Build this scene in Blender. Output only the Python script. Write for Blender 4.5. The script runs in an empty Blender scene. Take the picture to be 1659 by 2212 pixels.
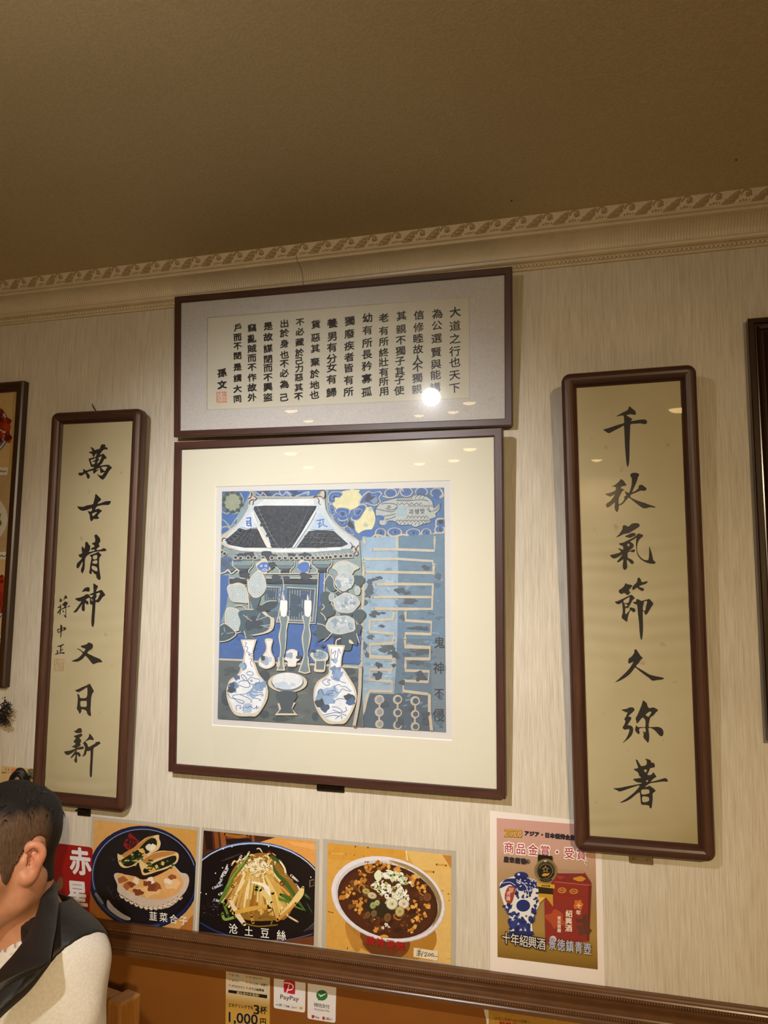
import bpy, bmesh, math, random
import numpy as np
from mathutils import Vector, Matrix
from mathutils.geometry import tessellate_polygon

# ------------------------------------------------------------------ scene, camera, light
S = bpy.context.scene
COL = S.collection
R = math.radians
W, H, FPX = 1659.0, 2212.0, 1655.918
YAW, PITCH, ROLL = 0.268188, 0.116919, 0.0079847
CAM = Vector((0.0, -1.5513, 1.6))

def cam_basis():
    f = Vector((-math.sin(YAW)*math.cos(PITCH), math.cos(YAW)*math.cos(PITCH), math.sin(PITCH)))
    r0 = Vector((math.cos(YAW), math.sin(YAW), 0.0))
    u0 = r0.cross(f)
    r = math.cos(ROLL)*r0 + math.sin(ROLL)*u0
    u = -math.sin(ROLL)*r0 + math.cos(ROLL)*u0
    return r, u, f
CR, CU, CF = cam_basis()
cam_d = bpy.data.cameras.new('camera')
cam_d.sensor_fit = 'HORIZONTAL'; cam_d.sensor_width = 36.0
cam_d.lens = 36.0*FPX/W
cam_d.clip_start = 0.05
cam = bpy.data.objects.new('camera', cam_d); COL.objects.link(cam)
cam.matrix_world = Matrix(((CR.x, CU.x, -CF.x, CAM.x), (CR.y, CU.y, -CF.y, CAM.y), (CR.z, CU.z, -CF.z, CAM.z), (0, 0, 0, 1)))
S.camera = cam

S.view_settings.view_transform = 'Standard'
S.view_settings.look = 'None'
S.view_settings.gamma = 1.0
S.view_settings.use_curve_mapping = False
S.view_settings.exposure = 0.0
S.cycles.use_denoising = True
S.cycles.max_bounces = 7
S.cycles.diffuse_bounces = 5
S.cycles.transparent_max_bounces = 12
S.cycles.caustics_reflective = False
S.cycles.caustics_refractive = False
S.cycles.sample_clamp_indirect = 4.0

world = bpy.data.worlds.new('world'); S.world = world
world.use_nodes = True
WORLD_COL, WORLD_STR = (1.0, 0.62, 0.25), 0.01
world.node_tree.nodes['Background'].inputs[0].default_value = (*WORLD_COL, 1)
world.node_tree.nodes['Background'].inputs[1].default_value = WORLD_STR

CEIL = 2.3715
SPOT_POS = Vector((-0.60, -1.42, 2.136))      # white track spot
SPOT_AIM = Vector((-0.60, 0.0, 1.46))
SPOT_W, SPOT_COL, SPOT_SIZE = 86.0, (1.0, 1.0, 1.02), 66
FILL_POS = Vector((1.00, -3.05, 2.30))        # warm ceiling light behind the photographer
FILL_W, FILL_COL, FILL_SIZE, FILL_AIM = 240.0, (1.0, 0.77, 0.45), 92, Vector((-0.55, 0.0, -0.50))
DOWN_W, DOWN_COL = 62.0, (1.0, 0.80, 0.52)

def spot_light(name, pos, aim, watts, colr, size, blend, radius, parent=None):
    l = bpy.data.lights.new(name, 'SPOT')
    l.energy = watts; l.color = colr; l.spot_size = R(size); l.spot_blend = blend; l.shadow_soft_size = radius
    o = bpy.data.objects.new(name, l); COL.objects.link(o)
    o.rotation_mode = 'QUATERNION'
    o.location = pos
    o.rotation_quaternion = (aim - pos).to_track_quat('-Z', 'Y')
    if parent:
        o.parent = parent
        o.matrix_parent_inverse = parent.matrix_world.inverted()
    return o

# ------------------------------------------------------------------ helpers: objects
def tag(o, label=None, cat=None, group=None, kind=None):
    if label: o['label'] = label
    if cat: o['category'] = cat
    if group: o['group'] = group
    if kind: o['kind'] = kind
    return o

def link(o, parent=None):
    COL.objects.link(o)
    if parent: o.parent = parent
    return o

def empty(name, M, label, cat, group=None):
    o = bpy.data.objects.new(name, None); COL.objects.link(o)
    o.empty_display_size = 0.05
    o.matrix_world = M if isinstance(M, Matrix) else Matrix.Translation(M)
    return tag(o, label, cat, group)

def mesh_obj(name, verts, faces, mat, parent=None, cols=None, smooth=False):
    me = bpy.data.meshes.new(name)
    me.from_pydata([tuple(v) for v in verts], [], faces)
    if cols is not None:
        a = me.color_attributes.new('Col', 'FLOAT_COLOR', 'CORNER')
        buf = []
        for f, c in zip(faces, cols):
            buf.extend((c[0], c[1], c[2], 1.0)*len(f))
        a.data.foreach_set('color', buf)
    if smooth:
        me.polygons.foreach_set('use_smooth', [True]*len(faces))
    me.materials.append(mat)
    me.update()
    return link(bpy.data.objects.new(name, me), parent)

def bm_obj(name, bm, mat, parent=None, smooth=False):
    me = bpy.data.meshes.new(name)
    bmesh.ops.recalc_face_normals(bm, faces=bm.faces)
    bm.to_mesh(me); bm.free()
    if smooth:
        me.polygons.foreach_set('use_smooth', [True]*len(me.polygons))
    me.materials.append(mat)
    return link(bpy.data.objects.new(name, me), parent)

def add_box(bm, c, s, bevel=0.0, seg=2, M=None):
    mm = Matrix.Translation(c) @ Matrix.Diagonal((*s, 1))
    if M is not None: mm = M @ mm
    g = bmesh.ops.create_cube(bm, size=1.0, matrix=mm)
    if bevel > 0:
        es = list({e for v in g['verts'] for e in v.link_edges})
        bmesh.ops.bevel(bm, geom=es, offset=bevel, segments=seg, affect='EDGES', profile=0.5)

def add_cyl(bm, p0, p1, r0, r1=None, n=16):
    p0, p1 = Vector(p0), Vector(p1); d = p1-p0
    M = Matrix.Translation((p0+p1)/2) @ d.to_track_quat('Z', 'Y').to_matrix().to_4x4()
    bmesh.ops.create_cone(bm, cap_ends=True, segments=n, radius1=r0, radius2=r0 if r1 is None else r1, depth=d.length, matrix=M)

def add_sphere(bm, c, s, u=16, v=10, M=None):
    mm = Matrix.Translation(c) @ Matrix.Diagonal((*s, 1))
    if M is not None: mm = M @ mm
    bmesh.ops.create_uvsphere(bm, u_segments=u, v_segments=v, radius=1.0, matrix=mm)

def box_obj(name, c, s, mat, parent=None, bevel=0.0, seg=2):
    bm = bmesh.new(); add_box(bm, c, s, bevel, seg)
    return bm_obj(name, bm, mat, parent)

# ------------------------------------------------------------------ helpers: materials
def lin(c):
    return tuple(((v/255.0)/12.92 if v <= 10.3 else ((v/255.0+0.055)/1.055)**2.4) for v in c)

class NT:
    def __init__(s, name):
        s.m = bpy.data.materials.new(name); s.m.use_nodes = True
        s.t = s.m.node_tree; s.b = s.t.nodes['Principled BSDF']
    def n(s, typ, **kw):
        nd = s.t.nodes.new(typ)
        for k, v in kw.items(): setattr(nd, k, v)
        return nd
    def l(s, a, b): s.t.links.new(a, b)
    def set(s, **kw):
        for k, v in kw.items():
            i = s.b.inputs[k.replace('_', ' ')]
            i.default_value = v
        return s
    def coords(s, scale=(1, 1, 1), kind='Object'):
        tc = s.n('ShaderNodeTexCoord'); mp = s.n('ShaderNodeMapping')
        mp.inputs['Scale'].default_value = scale
        s.l(tc.outputs[kind], mp.inputs[0]); return mp.outputs[0]
    def noise(s, vec, scale, detail=3.0, rough=0.5, dist=0.0):
        nd = s.n('ShaderNodeTexNoise'); nd.inputs['Scale'].default_value = scale
        nd.inputs['Detail'].default_value = detail; nd.inputs['Roughness'].default_value = rough
        nd.inputs['Distortion'].default_value = dist
        s.l(vec, nd.inputs['Vector']); return nd.outputs['Fac']
    def ramp(s, fac, stops):
        r = s.n('ShaderNodeValToRGB'); e = r.color_ramp.elements
        while len(e) < len(stops): e.new(0.5)
        for el, (p, c) in zip(e, stops):
            el.position = p; el.color = (*c, 1) if len(c) == 3 else c
        s.l(fac, r.inputs[0]); return r.outputs[0]
    def mix(s, fac, a, b, mode='MIX'):
        m = s.n('ShaderNodeMix', data_type='RGBA', blend_type=mode)
        for i, v in ((0, fac), (6, a), (7, b)):
            if hasattr(v, 'is_linked') or hasattr(v, 'links'): s.l(v, m.inputs[i])
            else: m.inputs[i].default_value = v if i == 0 else (*v, 1)
        return m.outputs[2]
    def bump(s, h, strength, dist=0.001):
        b = s.n('ShaderNodeBump'); b.inputs['Strength'].default_value = strength; b.inputs['Distance'].default_value = dist
        s.l(h, b.inputs['Height']); s.l(b.outputs[0], s.b.inputs['Normal'])
    def color(s, sock): s.l(sock, s.b.inputs['Base Color'])

def flat(name, c, rough=0.6, metal=0.0, spec=0.5, var=0.06, scale=40.0):
    n = NT(name); n.set(Roughness=rough, Metallic=metal)
    n.b.inputs['Specular IOR Level'].default_value = spec
    c = lin(c)
    f = n.noise(n.coords(), scale)
    n.color(n.ramp(f, [(0.3, tuple(v*(1-var) for v in c)), (0.7, tuple(min(1, v*(1+var)) for v in c))]))
    return n.m

def print_mat(name, blot=0.0, scale=30.0, rough=0.5, spec=0.35, coat=0.0, fine=0.0, glare_veil=0.0):
    """printed sheet: colours of the print (attribute) with pigment mottling and an optional painted glare veil"""
    n = NT(name); n.set(Roughness=rough)
    n.b.inputs['Specular IOR Level'].default_value = spec
    if coat: n.b.inputs['Coat Weight'].default_value = coat; n.b.inputs['Coat Roughness'].default_value = 0.12
    at = n.n('ShaderNodeAttribute', attribute_name='Col')
    c = at.outputs['Color']
    if blot:
        v = n.coords()
        f = n.noise(v, scale, 4.0, 0.62, 0.6)
        c = n.mix(1.0, c, n.ramp(f, [(0.28, (1-blot,)*3), (0.5, (1, 1, 1)), (0.72, (1+blot,)*3)]), 'MULTIPLY')
        if fine:
            g = n.noise(v, scale*7, 3.0, 0.6)
            c = n.mix(1.0, c, n.ramp(g, [(0.3, (1-fine,)*3), (0.7, (1+fine,)*3)]), 'MULTIPLY')
    if glare_veil: c = n.mix(glare_veil, c, (0.33, 0.36, 0.40))  # veiling glare of the glazing mixed into the print colour
    n.color(c)
    return n.m

def wood_mat(name, c1, c2, rough=0.4, axis='Z', scale=1.0, spec=0.5, bump=0.15, coat=0.0):
    n = NT(name); n.set(Roughness=rough)
    n.b.inputs['Specular IOR Level'].default_value = spec
    if coat: n.b.inputs['Coat Weight'].default_value = coat; n.b.inputs['Coat Roughness'].default_value = 0.15
    sc = {'X': (3, 60, 60), 'Y': (60, 3, 60), 'Z': (60, 60, 3)}[axis]
    v = n.coords(tuple(q*scale for q in sc))
    f = n.noise(v, 1.6, 5.0, 0.6, 1.2)
    g = n.noise(v, 9.0, 3.0, 0.5)
    col = n.ramp(f, [(0.28, lin(c1)), (0.72, lin(c2))])
    col = n.mix(1.0, col, n.ramp(g, [(0.35, (0.82,)*3), (0.6, (1.05,)*3)]), 'MULTIPLY')
    n.color(col); n.bump(g, bump, 0.0006)
    return n.m

def glass_mat():
    """clear picture glazing: see-through pane with a sharp surface reflection"""
    m = bpy.data.materials.new('picture_glass'); m.use_nodes = True
    t = m.node_tree; t.nodes.clear()
    o = t.nodes.new('ShaderNodeOutputMaterial'); mx = t.nodes.new('ShaderNodeMixShader')
    tr = t.nodes.new('ShaderNodeBsdfTransparent'); tr.inputs[0].default_value = (0.985, 0.99, 0.985, 1)
    gl = t.nodes.new('ShaderNodeBsdfGlossy'); gl.inputs['Roughness'].default_value = 0.012
    g2 = t.nodes.new('ShaderNodeBsdfGlossy'); g2.inputs['Roughness'].default_value = 0.14
    mg = t.nodes.new('ShaderNodeMixShader'); mg.inputs[0].default_value = 0.045
    fr = t.nodes.new('ShaderNodeFresnel'); fr.inputs['IOR'].default_value = 1.45
    t.links.new(gl.outputs[0], mg.inputs[1]); t.links.new(g2.outputs[0], mg.inputs[2])
    t.links.new(fr.outputs[0], mx.inputs[0]); t.links.new(tr.outputs[0], mx.inputs[1]); t.links.new(mg.outputs[0], mx.inputs[2])
    t.links.new(mx.outputs[0], o.inputs[0])
    return m

def emit_mat(name, c, strength):
    m = bpy.data.materials.new(name); m.use_nodes = True
    t = m.node_tree; t.nodes.clear()
    o = t.nodes.new('ShaderNodeOutputMaterial'); e = t.nodes.new('ShaderNodeEmission')
    e.inputs[0].default_value = (*c, 1); e.inputs[1].default_value = strength
    t.links.new(e.outputs[0], o.inputs[0]); return m

# ------------------------------------------------------------------ helpers: drawing flat prints
def ray(px, py):
    return CF + CR*((px-W/2)/FPX) - CU*((py-H/2)/FPX)

class Plane:
    """a flat sheet: local x to the right, z up, -y towards the room"""
    def __init__(s, M):
        s.M = M; s.I = M.inverted()
        s.o = s.I @ CAM; s.R3 = s.I.to_3x3()
    def at(s, px, py, y=0.0):
        d = s.R3 @ ray(px, py)
        t = (y - s.o.y)/d.y
        return s.o.x + d.x*t, s.o.z + d.z*t

def catmull(p, n=6, closed=False):
    P = [np.array(q, float) for q in p]
    if len(P) < 3: return P
    out = []; m = len(P)
    rng = range(m) if closed else range(m-1)
    for i in rng:
        if closed: a, b, c, d = P[(i-1) % m], P[i], P[(i+1) % m], P[(i+2) % m]
        else: a, b, c, d = P[max(i-1, 0)], P[i], P[i+1], P[min(i+2, m-1)]
        for k in range(n):
            t = k/n
            out.append(0.5*((2*b)+(-a+c)*t+(2*a-5*b+4*c-d)*t*t+(-a+3*b-3*c+d)*t**3))
    if not closed: out.append(P[-1])
    return out

GLYPH = {}
def glyph(ch, bold=0.0):
    k = (ch, bold)
    if k not in GLYPH:
        c = bpy.data.curves.new('glyph', 'FONT'); c.body = ch; c.resolution_u = 3; c.offset = bold
        o = bpy.data.objects.new('glyph', c); COL.objects.link(o)
        dg = bpy.context.evaluated_depsgraph_get(); dg.update()
        e = o.evaluated_get(dg); me = e.to_mesh()
        vs = [(v.co.x, v.co.y) for v in me.vertices]; fs = [tuple(p.vertices) for p in me.polygons]
        e.to_mesh_clear(); bpy.data.objects.remove(o); bpy.data.curves.remove(c)
        GLYPH[k] = (vs, fs)
    return GLYPH[k]

class Draw:
    DZ = 6e-6
    def __init__(s, plane, y):
        s.p = plane; s.y = y; s.v = []; s.f = []; s.c = []
        s.ox = s.oy = 0.0; s.k = 1.0; s.clip = None; s.rng = random.Random(7)
    def region(s, ox, oy, k):
        """coordinates that follow are (x, y) in a view whose corner is (ox, oy) and whose scale is k"""
        s.ox, s.oy, s.k = ox, oy, k; return s
    def pt(s, x, y):
        return s.p.at(s.ox + x/s.k, s.oy + y/s.k, s.y)
    def up(s, n=1): s.y -= s.DZ*n; return s
    def trim(s, corners):
        """keep what follows inside a convex sheet (corner pixels of the photograph, clockwise)"""
        s.clip = [np.array(c, float) for c in corners]; return s
    def cut(s, P):
        for a, b in zip(s.clip, s.clip[1:]+s.clip[:1]):
            if not P: break
            side = [(b[0]-a[0])*(q[1]-a[1])-(b[1]-a[1])*(q[0]-a[0]) for q in P]
            if min(side) >= 0: continue
            Q = []
            for i in range(len(P)):
                j = (i+1) % len(P)
                if side[i] >= 0: Q.append(P[i])
                if (side[i] >= 0) != (side[j] >= 0):
                    t = side[i]/(side[i]-side[j]); Q.append((P[i][0]+(P[j][0]-P[i][0])*t, P[i][1]+(P[j][1]-P[i][1])*t))
            P = Q
        return P
    def raw(s, pts, faces, col):
        b = len(s.v)
        c = lin(col)
        ap = [(s.ox+q[0]/s.k, s.oy+q[1]/s.k) for q in pts]
        for q in ap:
            x, z = s.p.at(q[0], q[1], s.y); s.v.append((x, s.y, z))
        for f in faces:
            if s.clip:
                P0 = [ap[i] for i in f]; P1 = s.cut(P0)
                if len(P1) < 3: continue
                if P1 is not P0 and P1 != P0:
                    e = len(s.v)
                    for q in P1:
                        x, z = s.p.at(q[0], q[1], s.y); s.v.append((x, s.y, z))
                    s.f.append(tuple(range(e, len(s.v)))); s.c.append(c); continue
            s.f.append(tuple(b+i for i in f)); s.c.append(c)
        s.up()
    def poly(s, pts, col, holes=(), smooth=0, closed=True):
        loops = [pts, *holes]
        if smooth: loops = [catmull(l, smooth, True) for l in loops]
        flatp = [p for l in loops for p in l]
        tris = tessellate_polygon([[Vector((q[0], q[1], 0)) for q in l] for l in loops])
        s.raw(flatp, [tuple(t) for t in tris], col); return s
    def ell(s, cx, cy, rx, ry, col, rot=0.0, n=40, a0=0.0, a1=360.0):
        ca, sa = math.cos(R(rot)), math.sin(R(rot)); P = []
        for i in range(n):
            a = R(a0+(a1-a0)*i/(n if a1-a0 >= 359 else n-1))
            x, y = rx*math.cos(a), ry*math.sin(a)
            P.append((cx+x*ca-y*sa, cy+x*sa+y*ca))
        s.raw(P, [tuple(range(n))], col); return s
    def ring(s, cx, cy, rx, ry, w, col, rot=0.0, n=64, a0=0.0, a1=360.0):
        ca, sa = math.cos(R(rot)), math.sin(R(rot)); P = []
        for i in range(n+1):
            a = R(a0+(a1-a0)*i/n)
            for q in (0, w):
                x, y = (rx-q)*math.cos(a), (ry-q)*math.sin(a)
                P.append((cx+x*ca-y*sa, cy+x*sa+y*ca))
        s.raw(P, [(2*i, 2*i+1, 2*i+3, 2*i+2) for i in range(n)], col); return s
    def stroke(s, pts, w, col, smooth=5, closed=False, cap=True):
        if np.isscalar(w): w = [w]*len(pts)
        q = [(p[0], p[1], ww) for p, ww in zip(pts, w)]
        if smooth and len(q) > 2: q = catmull(q, smooth, closed)
        if closed: q = list(q)+[q[0]]
        n = len(q); P = []
        for i in range(n):
            a, b = q[max(i-1, 0)], q[min(i+1, n-1)]
            if closed and i in (0, n-1): a, b = q[-2], q[1]
            dx, dy = b[0]-a[0], b[1]-a[1]; L = math.hypot(dx, dy) or 1.0
            h = q[i][2]/2
            P += [(q[i][0]-dy/L*h, q[i][1]+dx/L*h), (q[i][0]+dy/L*h, q[i][1]-dx/L*h)]
        F = [(2*i, 2*i+1, 2*i+3, 2*i+2) for i in range(n-1)]
        if cap and not closed:
            for e in (0, n-1):
                h = q[e][2]/2; b = len(P)
                P += [(q[e][0]+h*math.cos(t*math.pi/4), q[e][1]+h*math.sin(t*math.pi/4)) for t in range(8)]
                F.append(tuple(range(b, b+8)))
        s.raw(P, F, col); return s
    def rect(s, x0, y0, x1, y1, col): return s.poly([(x0, y0), (x1, y0), (x1, y1), (x0, y1)], col)
    def char(s, ch, cx, cy, w, h, col, bold=0.0, shear=0.0, slant=0.0, ring=4):
        """one character, its ink centred at (cx, cy); w, h are the size of the em square; bold = extra pen radius in ems"""
        vs, fs = glyph(ch)
        if not vs: return s
        x0 = (min(v[0] for v in vs)+max(v[0] for v in vs))/2; y0 = 0.38
        P = [(cx+(v[0]-x0)*w+slant*(v[1]-y0)*h, cy-(v[1]-y0)*h+shear*(v[0]-x0)*w) for v in vs]
        if bold > 0:
            for i in range(ring):
                a = 2*math.pi*(i+0.5)/ring; ox, oy = bold*w*math.cos(a), bold*h*math.sin(a)
                s.raw([(q[0]+ox, q[1]+oy) for q in P], fs, col)
        s.raw(P, fs, col); return s
    def text(s, t, x0, y0, x1, y1, h, col, bold=0.0, halo=None, hw=0.06, wf=None, shear=None):
        """characters of t spread from centre (x0, y0) to centre (x1, y1)"""
        n = len(t)
        sl = (y1-y0)/(x1-x0) if abs(x1-x0) > abs(y1-y0) else 0.0
        if shear is not None: sl = shear
        for i, ch in enumerate(t):
            a = i/(n-1) if n > 1 else 0.0
            cx, cy = x0+(x1-x0)*a, y0+(y1-y0)*a
            w = wf if wf else h
            if halo: s.char(ch, cx, cy, w, h, halo, bold+hw, sl, 0.0, 10)
            s.char(ch, cx, cy, w, h, col, bold, sl)
        return s
    def word(s, t, x0, y0, x1, h, col, bold=0.0, sl=0.0):
        """proportional latin/kana word fitted between x0 and x1, baseline at y0"""
        vs, fs = glyph(t)
        a, b = min(v[0] for v in vs), max(v[0] for v in vs)
        k = (x1-x0)/(b-a)
        for i in range(5 if bold else 1):
            ox, oy = ((0, 0) if i == 0 else (bold*h*math.cos(i*math.pi/2+0.8), bold*h*math.sin(i*math.pi/2+0.8)))
            s.raw([(x0+(v[0]-a)*k+ox, y0-v[1]*h+sl*(v[0]-a)*k+oy) for v in vs], fs, col)
        return s
    def blot(s, cx, cy, r, col, n=11, jag=0.35, sq=1.0, seed=None):
        g = random.Random(seed if seed is not None else s.rng.random())
        P = []
        for i in range(n):
            a = 2*math.pi*i/n; q = r*(1+jag*(g.random()*2-1))
            P.append((cx+q*math.cos(a), cy+q*sq*math.sin(a)))
        return s.poly(P, col, smooth=3)
    def build(s, name, mat, parent=None):
        used = sorted({i for f in s.f for i in f}); m = {i: k for k, i in enumerate(used)}
        V = [s.v[i] for i in used]
        if parent and s.p is WALL:
            o = (parent.parent or parent).matrix_world.translation; V = [(v[0]-o.x, v[1]-o.y, v[2]-o.z) for v in V]
        return mesh_obj(name, V, [tuple(m[i] for i in f) for f in s.f], mat, parent, s.c)

WALL = Plane(Matrix.Identity(4))
def wall_px(px, py, y=0.0):
    x, z = WALL.at(px, py, y); return Vector((x, y, z))
# ------------------------------------------------------------------ the room
def wallpaper_mat():
    n = NT('wallpaper'); n.set(Roughness=0.62)
    n.b.inputs['Specular IOR Level'].default_value = 0.3
    f = n.noise(n.coords((430, 430, 15)), 1.0, 4.0, 0.6)          # fine upright threads
    g = n.noise(n.coords((120, 120, 4.5)), 1.0, 3.0, 0.6)           # broader slubs
    d = n.noise(n.coords((6, 6, 5)), 1.0, 3.0, 0.5)               # age patches
    s = n.noise(n.coords((900, 900, 700)), 1.0, 2.0, 0.5)         # specks
    c = n.ramp(f, [(0.30, lin((196, 186, 168))), (0.52, lin((214, 206, 191))), (0.75, lin((226, 219, 206)))])
    c = n.mix(1.0, c, n.ramp(g, [(0.28, (0.88, 0.87, 0.85)), (0.5, (1, 1, 1)), (0.8, (1.04, 1.035, 1.02))]), 'MULTIPLY')
    c = n.mix(1.0, c, n.ramp(d, [(0.3, (0.93, 0.91, 0.88)), (0.65, (1.03, 1.02, 1.0))]), 'MULTIPLY')
    c = n.mix(1.0, c, n.ramp(s, [(0.24, (0.72, 0.69, 0.64)), (0.34, (1, 1, 1))]), 'MULTIPLY')
    n.color(c); n.bump(f, 0.35, 0.0008)
    return n.m

def ceiling_mat():
    n = NT('ceiling_paper'); n.set(Roughness=0.75)
    n.b.inputs['Specular IOR Level'].default_value = 0.25
    f = n.noise(n.coords((230, 230, 230)), 1.0, 3.0, 0.6)
    g = n.noise(n.coords((2.2, 2.2, 2.2)), 1.0, 3.0, 0.5)
    c = n.ramp(f, [(0.3, lin((196, 180, 140))), (0.7, lin((212, 196, 155)))])
    c = n.mix(1.0, c, n.ramp(g, [(0.3, (0.95, 0.94, 0.93)), (0.7, (1.02, 1.02, 1.02))]), 'MULTIPLY')
    n.color(c); n.bump(f, 0.5, 0.0015)
    return n.m

M_WALL = wallpaper_mat(); M_CEIL = ceiling_mat()
M_PANEL = flat('wainscot_wood', (134, 80, 28), rough=0.45, spec=0.35, var=0.05, scale=9)
M_PLASTER = flat('cornice_paint', (216, 200, 168), rough=0.33, spec=0.55, var=0.05, scale=25)
M_RAIL = flat('rail_varnish', (96, 62, 34), rough=0.28, spec=0.6, var=0.12, scale=30)
M_FLOOR = flat('floor_tile', (150, 138, 118), rough=0.5, var=0.15, scale=3)

XA, XB = -4.2, 3.0
DADO = 0.905
def st(o): return tag(o, kind='structure')
st(box_obj('wall_back', ((XA+XB)/2, 0.06, CEIL/2+0.45), (XB-XA, 0.12, CEIL-0.9), M_WALL))
st(box_obj('wall_lower', ((XA+XB)/2, 0.06, DADO/2-0.008), (XB-XA, 0.116, DADO-0.016), M_PANEL))
st(box_obj('floor', ((XA+XB)/2, -3.6, -0.05), (XB-XA, 7.4, 0.1), M_FLOOR))
M_FAR = flat('far_wall_paper', (190, 174, 142), rough=0.7, var=0.05, scale=4)
st(box_obj('wall_left', (XA-0.05, -3.6, CEIL/2), (0.1, 7.4, CEIL), M_FAR)); st(box_obj('wall_right', (XB+0.05, -3.6, CEIL/2), (0.1, 7.4, CEIL), M_FAR)); st(box_obj('wall_front', ((XA+XB)/2, -7.35, CEIL/2), (XB-XA, 0.1, CEIL), M_FAR))
st(box_obj('ceiling', ((XA+XB)/2, -3.6, CEIL+0.05), (XB-XA, 7.4, 0.1), M_CEIL))

def sweep(prof, xa, xb, nx=1):
    """profile of (d out of the wall, z) run along the wall"""
    V, F = [], []
    m = len(prof)
    for i in range(nx+1):
        x = xa+(xb-xa)*i/nx
        V += [(x, -d, z) for d, z in prof]
    for i in range(nx):
        for j in range(m-1):
            F.append((i*m+j, i*m+j+1, (i+1)*m+j+1, (i+1)*m+j))
    F.append(tuple(range(m))); F.append(tuple(range((nx+1)*m-1, nx*m-1, -1)))
    return V, F

def join(parts):
    V, F = [], []
    for v, f in parts:
        b = len(V); V += v; F += [tuple(i+b for i in q) for q in f]
    return V, F

# --- plaster cornice
CZ = CEIL - 0.0845
prof = [(0, 0), (0.006, 0.0), (0.006, 0.0025), (0.0035, 0.0035), (0.0035, 0.0155), (0.008, 0.0160), (0.012, 0.0185), (0.0135, 0.0235), (0.0155, 0.0240)]
for k in range(9):
    a = R(90)*k/8
    prof.append((0.045-0.0294*math.cos(a), 0.0245+0.0294*math.sin(a)))
prof += [(0.0465, 0.0545), (0.0500, 0.0550), (0.0515, 0.0580), (0.0500, 0.0612), (0.0545, 0.0618), (0.0565, 0.0640), (0.0560, 0.0662), (0.0720, 0.0845), (0, 0.0845)]
seam = wall_px(660, 592).x
pr = [(d, z+CZ) for d, z in prof]
cor = join([sweep(pr, XA, seam-0.0006), sweep(pr, seam+0.0006, XB)])
cornice = st(mesh_obj('trim_1', *cor, M_PLASTER))

VX0, VX1 = -2.3, 1.3
V, F = [], []                                    # reeded cove
pitch = 0.0057; nr = int((VX1-VX0)/pitch)
for i in range(nr):
    x0 = VX0+i*pitch
    if abs(x0+pitch/2-seam) < pitch*0.6: continue
    b = len(V)
    for k in range(9):
        a = R(4+82*k/8)
        for j in range(5):
            h = 0.0014*math.sin(math.pi*j/4)*min(1, 4*min(k, 8-k)/8+0.15)
            rr = 0.0293-h
            V.append((x0+0.0003+(pitch-0.0006)*j/4, -(0.045-rr*math.cos(a)), CZ+0.0245+rr*math.sin(a)))
    for k in range(8):
        for j in range(4):
            F.append((b+k*5+j, b+k*5+j+1, b+k*5+j+6, b+k*5+j+5))
st(mesh_obj('reeding', V, F, M_PLASTER, cornice, smooth=True))

def bead_row(name, x0, x1, pitch, d, z, rr, mat, parent, u=8, v=5, sq=1.0):
    V, F = [], []
    n = int((x1-x0)/pitch)
    for i in range(n):
        cx = x0+(i+0.5)*pitch; b = len(V)
        for k in range(1, v):
            t = math.pi*k/v
            for j in range(u):
                p = 2*math.pi*j/u
                V.append((cx+rr*sq*math.cos(t), -(d+rr*math.sin(t)*math.cos(p)), z+rr*math.sin(t)*math.sin(p)))
        V.append((cx+rr*sq, -d, z)); V.append((cx-rr*sq, -d, z))
        for k in range(v-2):
            for j in range(u):
                F.append((b+k*u+j, b+k*u+(j+1) % u, b+(k+1)*u+(j+1) % u, b+(k+1)*u+j))
        for j in range(u):
            F.append((b+(j+1) % u, b+j, len(V)-2)); F.append((b+(v-2)*u+j, b+(v-2)*u+(j+1) % u, len(V)-1))
    return st(mesh_obj(name, V, F, mat, parent, smooth=True))
bead_row('bead_row', VX0, VX1, 0.0083, 0.0042, CZ+0.0095, 0.0046, M_PLASTER, cornice, 10, 6, 0.86)

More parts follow.
